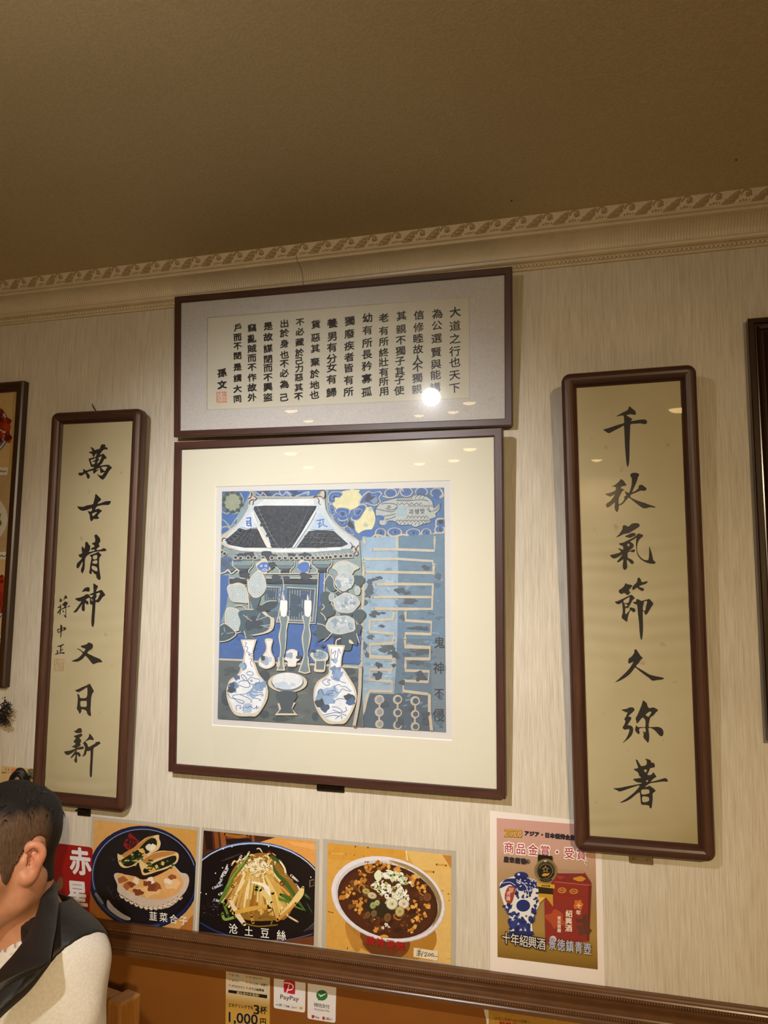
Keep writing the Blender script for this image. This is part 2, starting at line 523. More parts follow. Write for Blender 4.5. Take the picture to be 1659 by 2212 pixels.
# running leaf ornament, one relief strip
def leaf_h(U, Vv):
    h = np.zeros_like(U)
    best = np.full_like(U, 9.0); par = np.zeros_like(U); side = np.zeros_like(U)
    sp = catmull([(-0.06, 0.04), (0.12, 0.20), (0.32, 0.50), (0.50, 0.80), (0.60, 0.95)], 6)
    asp = 2.12
    for i in range(len(sp)-1):
        ax, ay = sp[i][0]*asp, sp[i][1]; bx, by = sp[i+1][0]*asp, sp[i+1][1]
        dx, dy = bx-ax, by-ay; L2 = dx*dx+dy*dy
        t = np.clip(((U*asp-ax)*dx+(Vv-ay)*dy)/L2, 0, 1)
        d = np.hypot(U*asp-ax-t*dx, Vv-ay-t*dy)
        m = d < best
        best = np.where(m, d, best); par = np.where(m, (i+t)/(len(sp)-1), par)
        side = np.where(m, np.sign((U*asp-ax)*dy-(Vv-ay)*dx), side)
    wid = np.where(side > 0, 0.50*np.sin(np.pi*np.clip(par*0.9+0.12, 0, 1)), 0.20*np.sin(np.pi*np.clip(par*0.9+0.1, 0, 1)))
    wid = wid*(1+0.16*np.sin(par*30+side))
    q = np.clip(1-best/np.maximum(wid, 1e-3), 0, 1)
    lf = np.sqrt(q)*(0.80+0.20*np.cos(par*34-best*16))
    lf = np.where(best < 0.035, lf*0.72, lf)
    h = np.maximum(h, lf*0.0034)
    r = np.hypot((U-0.865)*asp, Vv-0.60)
    h = np.maximum(h, 0.0036*np.sqrt(np.clip(1-(r/0.19)**2, 0, 1)))
    ang = np.arctan2(Vv-0.60, (U-0.865)*asp)
    rg = np.hypot((U-0.80)*asp, Vv-0.56)
    h = np.maximum(h, np.where((ang > -0.5), 0.0022*np.sqrt(np.clip(1-((rg-0.37)/0.075)**2, 0, 1)), 0))
    for (bx, by, br) in ((0.62, 0.14, 0.09), (0.72, 0.18, 0.10), (0.82, 0.17, 0.08), (0.92, 0.16, 0.07)):
        r = np.hypot((U-bx)*asp, Vv-by)
        h = np.maximum(h, 0.0022*np.sqrt(np.clip(1-(r/br)**2, 0, 1)))
    return h
LP = 0.0520; nu, nv = 44, 24
U, Vv = np.meshgrid(np.arange(nu)/nu, np.linspace(0, 1, nv), indexing='ij')
hh = leaf_h(U, Vv)*np.clip(np.minimum(Vv, 1-Vv)*14, 0, 1)
nl = int((VX1-VX0)/LP)
V, F, C = [], [], []
tz, ty, nz, ny = 0.755, 0.653, -0.653, 0.755
for i in range(nl*nu+1):
    x = VX0+i*LP/nu; col = hh[i % nu]
    for j in range(nv):
        s = 0.0245*j/(nv-1); h = col[j]+0.0002
        V.append((x, -(0.056+s*ty+h*ny), CZ+0.0662+s*tz+h*nz))
LIGHT, DARK = lin((222, 206, 174)), lin((176, 152, 112))
for i in range(nl*nu):
    for j in range(nv-1):
        F.append((i*nv+j, (i+1)*nv+j, (i+1)*nv+j+1, i*nv+j+1))
        C.append(DARK if hh[i % nu][j] > 0.0009 else LIGHT)  # raised relief coloured darker than the ground
M_LEAF = print_mat('cornice_leaf_tone', 0.06, 60, rough=0.36, spec=0.5)
st(mesh_obj('leaf_ornament', V, F, M_LEAF, cornice, C, smooth=True))

# --- dado rail
dz = DADO
rp = [(0, 0), (0.010, 0.0), (0.0125, -0.0015), (0.0135, -0.0045), (0.0165, -0.0062), (0.0175, -0.0085), (0.0175, -0.0155), (0.0140, -0.0180), (0.0135, -0.0225),
      (0.0215, -0.0245), (0.0270, -0.0262), (0.0300, -0.0290), (0.0300, -0.0318), (0.0325, -0.0330), (0.0335, -0.0350), (0.0330, -0.0450), (0.0345, -0.0470), (0.0345, -0.0540), (0, -0.0540)]
rail = st(mesh_obj('trim_2', *sweep([(d, z+dz) for d, z in rp], XA, XB), M_RAIL))
bead_row('bead_row', VX0, VX1, 0.0047, 0.0178, dz-0.0120, 0.0030, M_RAIL, rail, 8, 5, 0.78)
bead_row('bead_row', VX0, VX1, 0.0047, 0.0332, dz-0.0400, 0.0030, M_RAIL, rail, 8, 5, 0.78)

# small marks on the ceiling
M_DARK = flat('dark_iron', (30, 24, 20), rough=0.5)
for px, py, lb in ((1590, 345, 'tiny dark nail head in the bare ceiling near its right side'), (1105, 433, 'tiny dark nail head in the ceiling just above the cornice')):
    d = ray(px, py); t = (CEIL-CAM.z)/d.z; p = CAM+d*t
    bm = bmesh.new(); add_cyl(bm, (p.x, p.y, CEIL-0.0012), (p.x, p.y, CEIL+0.002), 0.0016, n=10)
    tag(bm_obj('ceiling_nail', bm, M_DARK), lb, 'nail')

# ------------------------------------------------------------------ lamps (above and behind the camera; seen as reflections)
M_LAMPW = emit_mat('white_lamp_glow', (1.0, 0.95, 0.86), 160.0)
M_LAMPY = emit_mat('warm_lamp_glow', (1.0, 0.66, 0.26), 9.0)
M_LAMPB = flat('lamp_body_white', (205, 200, 190), rough=0.4)
t = empty('track_spotlight', Matrix.Translation((SPOT_POS.x, SPOT_POS.y-0.05, CEIL)), 'white track spotlight hanging from the ceiling, aimed at the pictures', 'spotlight')
ti = t.matrix_world.inverted()
def child(o, par):
    o.parent = par; o.matrix_parent_inverse = par.matrix_world.inverted(); return o
ax = (SPOT_AIM-SPOT_POS).normalized()
bm = bmesh.new(); add_cyl(bm, SPOT_POS-ax*0.13, SPOT_POS-ax*0.004, 0.034, 0.042, 24); child(bm_obj('lamp_housing', bm, M_LAMPB), t)
bm = bmesh.new(); add_cyl(bm, SPOT_POS-ax*0.0035, SPOT_POS-ax*0.001, 0.036, n=24); child(bm_obj('bulb', bm, M_LAMPW), t)
bm = bmesh.new(); add_cyl(bm, SPOT_POS-ax*0.08, (SPOT_POS.x, SPOT_POS.y-0.05, CEIL), 0.008, n=12); child(bm_obj('stem', bm, M_LAMPB), t)
spot_light('spot', SPOT_POS+ax*0.004, SPOT_AIM, SPOT_W, SPOT_COL, SPOT_SIZE, 1.0, 0.022, t)

def downlight(x, y, lb, r=0.055, em=M_LAMPY, lit=True):
    t = empty('ceiling_downlight', Matrix.Translation((x, y, CEIL)), lb, 'ceiling light', 'warm ceiling lights across the room')
    bm = bmesh.new(); add_cyl(bm, (0, 0, -0.020), (0, 0, 0.0), r+0.015, r+0.022, 28); bm_obj('rim', bm, M_LAMPB, t)
    bm = bmesh.new(); add_sphere(bm, (0, 0, -0.020), (r, r, 0.022), 20, 10); bm_obj('bulb', bm, em, t, True)
    if lit: spot_light('lamp', Vector((x, y, CEIL-0.075)), Vector((x, y, 0)), DOWN_W, DOWN_COL, 150, 0.8, 0.05, t)
    return t
LB = 'round warm ceiling light out of the picture, seen mirrored in the glazing'
for x, y in ((-1.70, -6.2), (-1.30, -5.94), (-0.97, -4.84), (-2.85, -6.04), (-2.42, -4.5), (0.05, -7.0), (0.48, -3.15)):
    downlight(x, y, LB)
t = downlight(FILL_POS.x, FILL_POS.y, LB, lit=False)
spot_light('lamp', FILL_POS-Vector((0, 0, 0.02)), FILL_AIM, FILL_W, FILL_COL, FILL_SIZE, 1.0, 0.03, t)
# ------------------------------------------------------------------ frames
M_GLASS = glass_mat()
M_FRX = wood_mat('frame_wood_across', (58, 32, 24), (84, 48, 36), rough=0.42, axis='X')
M_FRZ = wood_mat('frame_wood_upright', (58, 32, 24), (84, 48, 36), rough=0.42, axis='Z')
M_SCX = wood_mat('scroll_wood_across', (58, 33, 23), (80, 47, 33), rough=0.36, axis='X')
M_SCZ = wood_mat('scroll_wood_upright', (62, 37, 26), (94, 60, 43), rough=0.36, axis='Z')
M_BRONZE = flat('dark_bronze', (44, 34, 27), rough=0.42, metal=0.6)
M_STEEL = flat('dull_steel', (150, 132, 104), rough=0.35, metal=0.8)

def rect_loop(w, h, r, n=8):
    a, b = w/2, h/2; r = max(r, 2e-4); P = []
    for c, (sx, sz, a0) in enumerate(((-1, -1, 180), (1, -1, 270), (1, 1, 0), (-1, 1, 90))):
        for k in range(n+1):
            t = R(a0+90*k/n)
            P.append((sx*(a-r)+r*math.cos(t), sz*(b-r)+r*math.sin(t)))
    return P

def frame_rails(root, w, h, prof, rc, mx, mz, name='frame_rail', cx=0.0, cz=None):
    """four mitred rails; prof = (inset, y) points from outer back over the front to inner back"""
    cz = h/2 if cz is None else cz
    loops = [[(x+cx, y, z+cz) for x, z in rect_loop(w-2*i, h-2*i, rc-i)] for i, y in prof]
    n = 9*4
    out = []
    for s, (i0, i1, m) in enumerate(((4, 13, mx), (13, 22, mz), (22, 31, mx), (31, 40, mz))):
        V, F = [], []
        k = i1-i0+1; L = len(prof)
        for lp in loops: V += [lp[i % n] for i in range(i0, i1+1)]
        for a in range(L):
            b = (a+1) % L
            for j in range(k-1): F.append((a*k+j, a*k+j+1, b*k+j+1, b*k+j))
        F.append(tuple(a*k for a in range(L))); F.append(tuple(a*k+k-1 for a in reversed(range(L))))
        bm = bmesh.new(); me = bpy.data.meshes.new(name); me.from_pydata(V, [], F); bm.from_mesh(me); bpy.data.meshes.remove(me)
        bmesh.ops.remove_doubles(bm, verts=bm.verts, dist=1e-6)
        o = bm_obj(name, bm, m, root); out.append(o)
    return out

def ring_mesh(name, w0, h0, w1, h1, y0, y1, mat, root, cx=0.0, cz=0.0, cx1=None, cz1=None):
    """flat or bevelled board with a window: outer rectangle at depth y0, window at depth y1"""
    cx1 = cx if cx1 is None else cx1; cz1 = cz if cz1 is None else cz1
    V, F = [], []
    for (w, h, y, ax_, az) in ((w0, h0, y0, cx, cz), (w1, h1, y0 if y1 is None else y1, cx1, cz1)):
        V += [(ax_-w/2, y, az-h/2), (ax_+w/2, y, az-h/2), (ax_+w/2, y, az+h/2), (ax_-w/2, y, az+h/2)]
    for k in range(4): F.append((k, (k+1) % 4, 4+(k+1) % 4, 4+k))
    return mesh_obj(name, V, F, mat, root)

def frame_plane(x0, z0, hgt, tilt, roll, dep):
    """plane of a picture hung from its upper edge; returns matrix whose origin is the lower edge centre"""
    t, ro = R(tilt), R(roll)
    up = Vector((0, -math.sin(t), math.cos(t))); ex = Vector((1, 0, 0))
    a = math.cos(ro)*ex+math.sin(ro)*up; b = -math.sin(ro)*ex+math.cos(ro)*up
    nin = b.cross(a)*-1.0
    if nin.y < 0: nin = -nin
    c = Vector((x0, -dep-hgt/2*math.sin(t), 1.6+z0))
    o = c-b*(hgt/2)
    return Matrix(((a.x, nin.x, b.x, o.x), (a.y, nin.y, b.y, o.y), (a.z, nin.z, b.z, o.z), (0, 0, 0, 1)))

FLATP = lambda w, d, e=0.0012: [(0, d), (0, e), (e, 0), (w-e, 0), (w, e), (w, d)]
def roundp(w, f, d):
    P = [(0, d), (0, 0.004)]
    for k in range(9):
        a = R(180-165*k/8)
        P.append((w*0.46+w*0.46*math.cos(a), 0.004-(0.004-f)*math.sin(a)**0.8))
    P += [(w-0.0015, 0.0005), (w, 0.002), (w, d)]
    return P

# --- wide text picture at the top
TW, TH = 0.762, 0.321
M = frame_plane(-0.531, 0.521, TH, 5.43, -1.0, 0.030)
top = empty('calligraphy_picture', M, 'wide framed panel of small brush writing, directly under the cornice', 'framed picture')
PT = Plane(M)
frame_rails(top, TW, TH, FLATP(0.0142, 0.021), 0.0008, M_FRX, M_FRZ)
def brocade():
    n = NT('brocade_mat'); n.set(Roughness=0.7)
    v = n.coords((1, 1, 1))
    f = n.noise(v, 95.0, 2.0, 0.45, 2.2)
    n.color(n.ramp(f, [(0.42, lin((214, 207, 206))), (0.5, lin((226, 220, 218))), (0.60, lin((216, 209, 208)))]))
    return n.m
M_BROC = brocade()
M_SILVER = flat('silver_fillet', (232, 226, 214), rough=0.25, metal=0.35)
M_BACK = flat('backing_board', (120, 96, 70), rough=0.9)
wcx, wcz = -0.004, TH/2+0.004
ring_mesh('mat_board', TW-0.026, TH-0.026, 0.597, 0.211, 0.0068, None, M_BROC, top, 0, TH/2, wcx, wcz)
ring_mesh('window_fillet', 0.597, 0.211, 0.593, 0.207, 0.0064, 0.0090, M_SILVER, top, wcx, wcz)
M_RICE = flat('writing_paper', (226, 219, 203), rough=0.75, var=0.03, scale=12)
box_obj('paper', (wcx, 0.0096, wcz), (0.600, 0.0008, 0.214), M_RICE, top)
box_obj('back_panel', (0, 0.0155, TH/2), (TW-0.02, 0.006, TH-0.02), M_BACK, top)
box_obj('glass', (0, 0.0045, TH/2), (TW-0.027, 0.0018, TH-0.027), M_GLASS, top)
INK = (38, 36, 40)
d = Draw(PT, 0.0091)
d.region(700, 640, 5.184)
cols = [("大道之行也天下", 1468, 1462, (175, 330, 475, 615, 740, 880, 1025), 128),
        ("為公選賢與能講", 1268, 1245, (195, 325, 470, 625, 760, 880, 1020), 122),
        ("信修睦故人不獨親", 1062, 1040, (210, 345, 470, 592, 705, 795, 915, 1040), 118),
        ("其親不獨子其子使", 866, 840, (218, 365, 490, 610, 722, 840, 935, 1053), 115),
        ("老有所終壯有所用", 668, 668, (240, 385, 507, 630, 735, 848, 952, 1062), 112),
        ("幼有所長矜寡孤", 485, 475, (240, 378, 520, 648, 780, 920, 1070), 118),
        ("獨廢疾者皆有所", 286, 272, (275, 418, 553, 680, 800, 937, 1068), 115),
        ("養男有分女有歸", 90, 80, (300, 447, 570, 695, 795, 928, 1076), 118)]
for t, xa, xb, ys, sz in cols:
    for i, (ch, y) in enumerate(zip(t, ys)):
        d.char(ch, xa+(xb-xa)*i/(len(ys)-1), y, sz*1.02, sz*0.92, INK, 0.016 if i else 0.026, -0.16, -0.05)
d.region(450, 680, 6.144)
cols = [("貨惡其棄於地也", 1425, 1405, (125, 300, 445, 625, 780, 930, 1060), 128),
        ("不必藏於己力惡其不", 1216, 1195, (95, 222, 360, 500, 607, 710, 828, 960, 1078), 116),
        ("出於身也不必為己", 1008, 1005, (115, 240, 380, 528, 645, 772, 920, 1092), 122),
        ("是故謀閉而不興盜", 792, 788, (148, 292, 445, 585, 702, 828, 955, 1092), 124),
        ("竊亂賊而不作故外", 576, 578, (172, 315, 445, 570, 692, 828, 962, 1092), 120),
        ("戶而不閉是謂大同", 386, 384, (165, 295, 410, 540, 690, 838, 980, 1112), 112),
        ("孫文", 180, 180, (768, 925), 122)]
for t, xa, xb, ys, sz in cols:
    for i, (ch, y) in enumerate(zip(t, ys)):
        d.char(ch, xa+(xb-xa)*i/(len(ys)-1), y, sz*1.02, sz*0.92, INK, 0.034 if len(t) == 2 else (0.015 if (i*7+len(t)) % 5 else 0.028), -0.14, -0.05)
d.build('writing', print_mat('ink', rough=0.6, spec=0.3), top)
d = Draw(PT, 0.0091); d.region(450, 680, 6.144)
SEAL = (232, 140, 108)
d.poly([(106, 1026), (240, 1020), (244, 1164), (110, 1170)], SEAL, holes=[[(116, 1036), (231, 1030), (234, 1155), (119, 1160)]])
for k, ch in enumerate("孫文之印"):
    d.char(ch, 206-64*(k // 2), 1062+66*(k % 2), 62, 66, SEAL, 0.02)
d.build('red_seal', print_mat('seal_ink', rough=0.7), top)

# --- blue painting
PW, PH = 0.722, 0.715
M = frame_plane(-0.532, -0.012, PH, 3.09, -0.43, 0.030)
pic = empty('framed_painting', M, 'square framed blue painting of a temple, vases and candles', 'framed picture')
PP = Plane(M)
frame_rails(pic, PW, PH, FLATP(0.0165, 0.026, 0.0015), 0.0008, M_FRX, M_FRZ)
M_MAT = flat('cream_mat', (238, 231, 212), rough=0.7, var=0.015, scale=5)
M_BEVEL = flat('mat_bevel', (250, 247, 238), rough=0.7, var=0.01)
pcx, pcz = -0.002, PH/2+0.001
ring_mesh('mat_board', PW-0.030, PH-0.030, 0.520, 0.513, 0.0070, None, M_MAT, pic, 0, PH/2, pcx, pcz)
ring_mesh('mat_bevel', 0.520, 0.513, 0.516, 0.509, 0.0070, 0.0088, M_BEVEL, pic, pcx, pcz)
box_obj('back_panel', (0, 0.0180, PH/2), (PW-0.024, 0.008, PH-0.024), M_BACK, pic)
box_obj('glass', (0, 0.0045, PH/2), (PW-0.031, 0.0018, PH-0.031), M_GLASS, pic)
M_SHEET = flat('print_sheet', (226, 222, 222), rough=0.7, var=0.015)
box_obj('paper', (pcx, 0.0094, pcz), (0.524, 0.0008, 0.517), M_SHEET, pic)

# --- the two tall scrolls
def scroll_paper(name, mat, root, w, h, cz, y, waves):
    nx, nz = 10, 260; V, F = [], []
    rg = random.Random(len(waves))
    for j in range(nz+1):
        v = j/nz
        for i in range(nx+1):
            u = i/nx; dd = 0.0
            for (c0, s0, am, fr, ph) in waves:
                dd += am*math.exp(-((v-c0)/s0)**2)*(0.5+0.5*math.sin(fr*(v+0.012*math.sin(3.0*u+ph))*2*math.pi+ph))*(0.55+0.45*math.sin(2.2*u+ph))
            V.append((w*(u-0.5), y+max(dd, 0)+1e-5, cz+h*(v-0.5)))
    for j in range(nz):
        for i in range(nx):
            a = j*(nx+1)+i; F.append((a, a+1, a+nx+2, a+nx+1))
    return mesh_obj(name, V, F, mat, root, smooth=True)

def old_paper():
    n = NT('aged_paper'); n.set(Roughness=0.6)
    n.b.inputs['Specular IOR Level'].default_value = 0.3
    f = n.noise(n.coords(), 5.0, 5.0, 0.6, 0.4)
    g = n.noise(n.coords(), 46.0, 2.0, 0.5)
    c = n.ramp(f, [(0.3, lin((203, 186, 147))), (0.7, lin((214, 199, 162)))])
    c = n.mix(1.0, c, n.ramp(g, [(0.22, (0.80, 0.72, 0.60)), (0.30, (1, 1, 1))]), 'MULTIPLY')
    n.color(c); return n.m
M_OLD = old_paper()
SW, SH, RW = 0.2435, 0.896, 0.0278
def scroll(x0, z0, tilt, roll, lb, waves):
    M = frame_plane(x0, z0, SH, tilt, roll, 0.024)
    r = empty('calligraphy_scroll', M, lb, 'framed picture')
    frame_rails(r, SW, SH, roundp(RW, -0.010, 0.017), 0.017, M_SCX, M_SCZ)
    scroll_paper('paper', M_OLD, r, SW-2*RW+0.006, SH-2*RW+0.006, SH/2, 0.0045, waves)
    box_obj('back_panel', (0, 0.0125, SH/2), (SW-0.02, 0.007, SH-0.02), M_BACK, r)
    box_obj('glass', (0, 0.0022, SH/2), (SW-2*RW+0.002, 0.0016, SH-2*RW+0.002), M_GLASS, r)
    return r, Plane(M)
sR, PR = scroll(0.071, -0.007, 3.19, 0.383, 'tall wooden framed scroll of seven large brush characters, above the wine poster', [(0.50, 0.13, 0.0016, 26, 0.3), (0.62, 0.06, 0.0010, 34, 1.1), (0.03, 0.03, 0.0012, 30, 2.0)])
sL, PL = scroll(-1.113, -0.011, 1.47, -0.758, 'tall wooden framed scroll of brush characters with a signature, behind the seated man', [(0.46, 0.12, 0.0012, 24, 0.7), (0.02, 0.03, 0.0015, 26, 0.4)])

def nail_top(root, z, x, lb):
    pass

# --- brackets that carry the frames
def bracket(px, py, wd, ht, mat, lb, gap=0.0):
    c = wall_px(px, py); r = empty('picture_bracket', Matrix.Translation((c.x, 0, c.z)), lb, 'picture bracket', 'brackets under the pictures')
    bm = bmesh.new(); add_box(bm, (0, -0.002, 0), (wd, 0.004, ht), 0.0018, 3)
    add_box(bm, (0, -0.010, ht/2-0.001), (wd*0.72, 0.018, 0.002), 0.0006, 1)
    bm_obj('plate', bm, mat, r)
    for sx in (-1, 1):
        bm = bmesh.new(); add_cyl(bm, (sx*wd*0.30, -0.0035, -ht*0.12), (sx*wd*0.30, -0.0062, -ht*0.12), 0.0034, 0.0026, 14)
        add_box(bm, (sx*wd*0.30, -0.0062, -ht*0.12), (0.0045, 0.0008, 0.0009))
        bm_obj('screw', bm, mat, r)
bracket(715, 1699, 0.060, 0.020, M_BRONZE, 'dark bracket screwed to the wall under the blue painting')
bracket(183, 1754, 0.034, 0.016, M_BRONZE, 'small black bracket under the scroll behind the man')
bracket(1385, 1853, 0.042, 0.020, M_STEEL, 'pale metal bracket under the scroll above the wine poster')
# bent nail above the left scroll
p = wall_px(209, 881)
bm = bmesh.new(); add_cyl(bm, (p.x, 0.004, p.z-0.012), (p.x, -0.012, p.z-0.002), 0.0011, n=8); add_cyl(bm, (p.x, -0.012, p.z-0.002), (p.x-0.003, -0.014, p.z+0.006), 0.0011, n=8)
tag(bm_obj('wall_nail', bm, M_DARK), 'bent black nail sticking out above the scroll behind the man', 'nail')
# ------------------------------------------------------------------ brush characters of the two scrolls (traced outlines)
SINK = (34, 31, 32)
def P(s): return [tuple(float(q) for q in w.split(',')) for w in s.split()]
def write(root, plane, chars):
    m = print_mat('brush_ink', rough=0.55, spec=0.3)
    for (ox, oy, k, loops) in chars:
        d = Draw(plane, 0.0044); d.region(ox, oy, k)
        for lp in loops:
            d.poly(P(lp[0]), SINK, [P(q) for q in lp[1:]], smooth=3)
        d.build('brush_character', m, root)

write(sR, PR, [
 (1285, 865, 11.85, [
  ["545,408 640,350 740,295 840,240 870,165 895,150 920,175 985,230 1030,265 1050,330 1035,372 960,360 880,358 815,380 880,425 950,470 952,495 920,530 1040,512 1160,492 1260,485 1315,505 1340,550 1320,590 1290,607 1215,600 1150,588 1040,598 925,607 905,670 900,850 892,1050 888,1250 885,1450 872,1620 838,1705 815,1640 795,1480 778,1280 765,1080 758,880 745,690 732,648 640,700 520,760 420,815 365,838 310,820 250,780 215,748 330,712 470,665 600,620 738,578 745,490 735,398 700,388 620,400"]]),
 (1295, 1010, 11.85, [
  ["310,492 345,470 420,425 490,365 530,320 545,295 595,318 640,365 665,410 690,440 675,460 620,475 570,485 548,515 565,538 605,548 630,572 585,610 545,680 505,760 490,830 492,930 520,935 580,890 625,830 640,775 620,755 640,740 680,715 665,665 645,600 690,625 755,640 785,570 812,480 825,380 822,270 790,215 808,155 900,132 990,150 1015,185 985,250 955,350 920,440 875,540 840,630 900,605 960,565 1000,520 1010,460 1085,440 1140,480 1190,515 1205,560 1150,598 1060,590 970,625 880,665 815,690 790,745 850,790 960,840 1060,875 1160,905 1260,945 1400,990 1430,1015 1410,1028 1300,1018 1150,1048 1050,1000 930,910 830,830 750,775 690,830 620,910 560,955 500,975 490,1060 470,1115 445,1138 405,1095 385,1020 395,900 330,945 260,1000 200,1020 178,1000 170,930 260,870 330,790 390,690 330,720 270,745 220,725 145,680 250,650 340,620 405,580 420,540 405,495 360,490"]]),
 (1305, 1120, 12.76, [
  ["330,515 400,450 450,380 500,300 520,195 600,190 655,222 710,190 770,140 880,128 950,140 982,190 960,230 880,285 780,345 690,400 620,415 530,435 430,490"],
  ["572,490 660,450 740,410 820,398 872,425 850,480 790,500 720,532 640,520"],
  ["408,692 520,665 620,620 740,560 860,490 920,430 950,412 1040,440 1078,470 1050,510 980,570 935,650 912,740 905,840 925,940 960,1010 1020,1080 1100,1135 1190,1150 1225,1120 1235,1050 1245,950 1240,850 1250,765 1275,850 1310,950 1335,1060 1358,1150 1410,1190 1405,1240 1340,1250 1240,1238 1130,1200 1010,1120 930,1010 895,900 878,760 880,640 890,530 830,570 760,605 720,640 780,680 820,740 800,800 740,850 680,890 760,870 810,850 850,870 845,905 800,930 720,910 655,935 645,1000 650,1080 720,1110 790,1160 820,1210 800,1250 750,1250 690,1190 632,1135 628,1220 640,1330 610,1390 565,1418 525,1380 510,1290 525,1200 525,1120 470,1160 400,1205 355,1190 420,1110 510,990 430,1030 330,1085 250,1095 165,1015 290,980 460,920 385,825 430,825 520,860 522,780 500,750 460,740",
   "668,690 700,725 675,770 635,730"]]),
 (1315, 1240, 13.825, [
  ["305,480 400,420 470,340 500,275 560,305 660,320 705,350 650,420 600,490 640,560 555,625 500,580 450,560 390,592 330,570 305,530"],
  ["705,460 715,380 770,310 840,240 860,130 905,105 950,150 990,240 1080,225 1150,215 1160,245 1100,295 1000,325 905,370 960,400 1040,430 1050,475 1000,502 940,480 840,405 790,440 740,470"],
  ["183,825 260,810 400,745 540,680 660,622 720,650 778,725 720,770 680,840 640,910 590,990 550,1020 500,1000 490,1080 500,1200 570,1140 630,1070 625,1000 700,1005 770,1030 800,1085 745,1145 700,1110 655,1075 610,1150 580,1260 555,1400 530,1420 480,1390 385,1300 410,1180 420,1050 405,920 395,855 350,880 290,900 230,880",
   "620,690 530,735 440,800 465,865 580,860 610,780", "475,885 490,965 530,965 565,930"],
  ["815,755 900,760 975,800 1080,775 1210,745 1250,780 1330,885 1270,980 1200,1100 1140,1200 1100,1215 1070,1180 1065,1120 1020,1110 1018,1250 1020,1450 1022,1700 1005,1880 985,1955 965,1960 940,1880 920,1700 910,1500 885,1300 870,1150 860,1000 840,915 780,895 718,835 780,830 825,810",
   "1145,808 1050,830 1045,890 1020,960 1020,1075 1090,1085 1115,960"]]),
 (1315, 1395, 12.76, [
  ["700,115 745,100 775,120 820,190 880,280 935,335 870,400 830,470 770,530 760,570 850,630 980,705 1120,790 1280,835 1440,865 1525,898 1470,930 1340,945 1205,962 1100,880 960,780 830,680 730,600 660,690 570,790 450,880 320,955 215,995 175,1000 260,930 400,800 530,670 620,550 680,440 610,470 555,488 538,460 550,360 640,285 705,180"]]),
 (1330, 1505, 13.825, [
  ["170,395 240,375 330,360 400,325 510,318 565,390 510,460 385,580 440,600 470,650 420,740 360,850 430,855 500,900 525,980 500,1100 440,1200 330,1300 200,1390 290,1280 370,1130 410,1000 390,965 340,975 260,985 205,925 250,840 290,735 255,670 310,580 350,465 310,468 260,440"],
  ["815,115 880,150 935,205 940,250 1000,340 1100,318 1180,340 1265,405 1200,470 1130,560 1045,615 1020,680 1000,760 990,895 1110,905 1260,900 1350,930 1410,990 1430,1080 1400,1170 1340,1180 1270,1120 1180,1020 1080,950 985,935 990,1050 1005,1180 990,1330 955,1375 920,1330 840,1240 825,1180 835,1120 820,1025 885,1065 885,940 780,935 700,965 715,1070 690,1120 620,1070 578,990 600,880 625,855 660,905 760,905 880,900 890,790 880,700 820,625 770,650 700,740 628,800 615,720 595,650 660,520 720,380 780,230",
   "1065,460 1020,445 960,480 895,545 980,598 1030,530"]]),
 (1315, 1630, 11.85, [
  ["690,140 715,128 745,155 790,235 845,295 960,260 970,160 930,108 1010,120 1070,150 1095,210 1145,205 1180,270 1170,325 1065,350 1030,430 990,510 1060,525 1115,490 1140,450 1180,500 1220,570 1170,600 1075,690 1180,675 1290,645 1400,610 1470,605 1512,665 1500,695 1380,690 1200,715 1050,740 930,830 1000,815 1035,795 1110,840 1185,900 1190,945 1125,1000 1125,1150 1105,1300 1095,1365 1050,1370 1030,1310 940,1290 835,1275 815,1160 805,1050 785,970 700,1020 580,1120 450,1195 330,1232 295,1222 400,1160 540,1060 680,940 790,795 650,825 480,885 350,930 270,945 200,910 120,865 280,850 500,805 850,735 730,710 660,670 625,630 720,610 830,590 780,550 775,520 740,450 690,420 640,370 745,345 735,280",
   "900,395 945,460 975,390", "950,680 985,705 1012,660 975,660", "840,905 855,1020 1030,990 1030,910 980,890", "860,1080 872,1215 1020,1190 1025,1100 960,1075"]]),
])
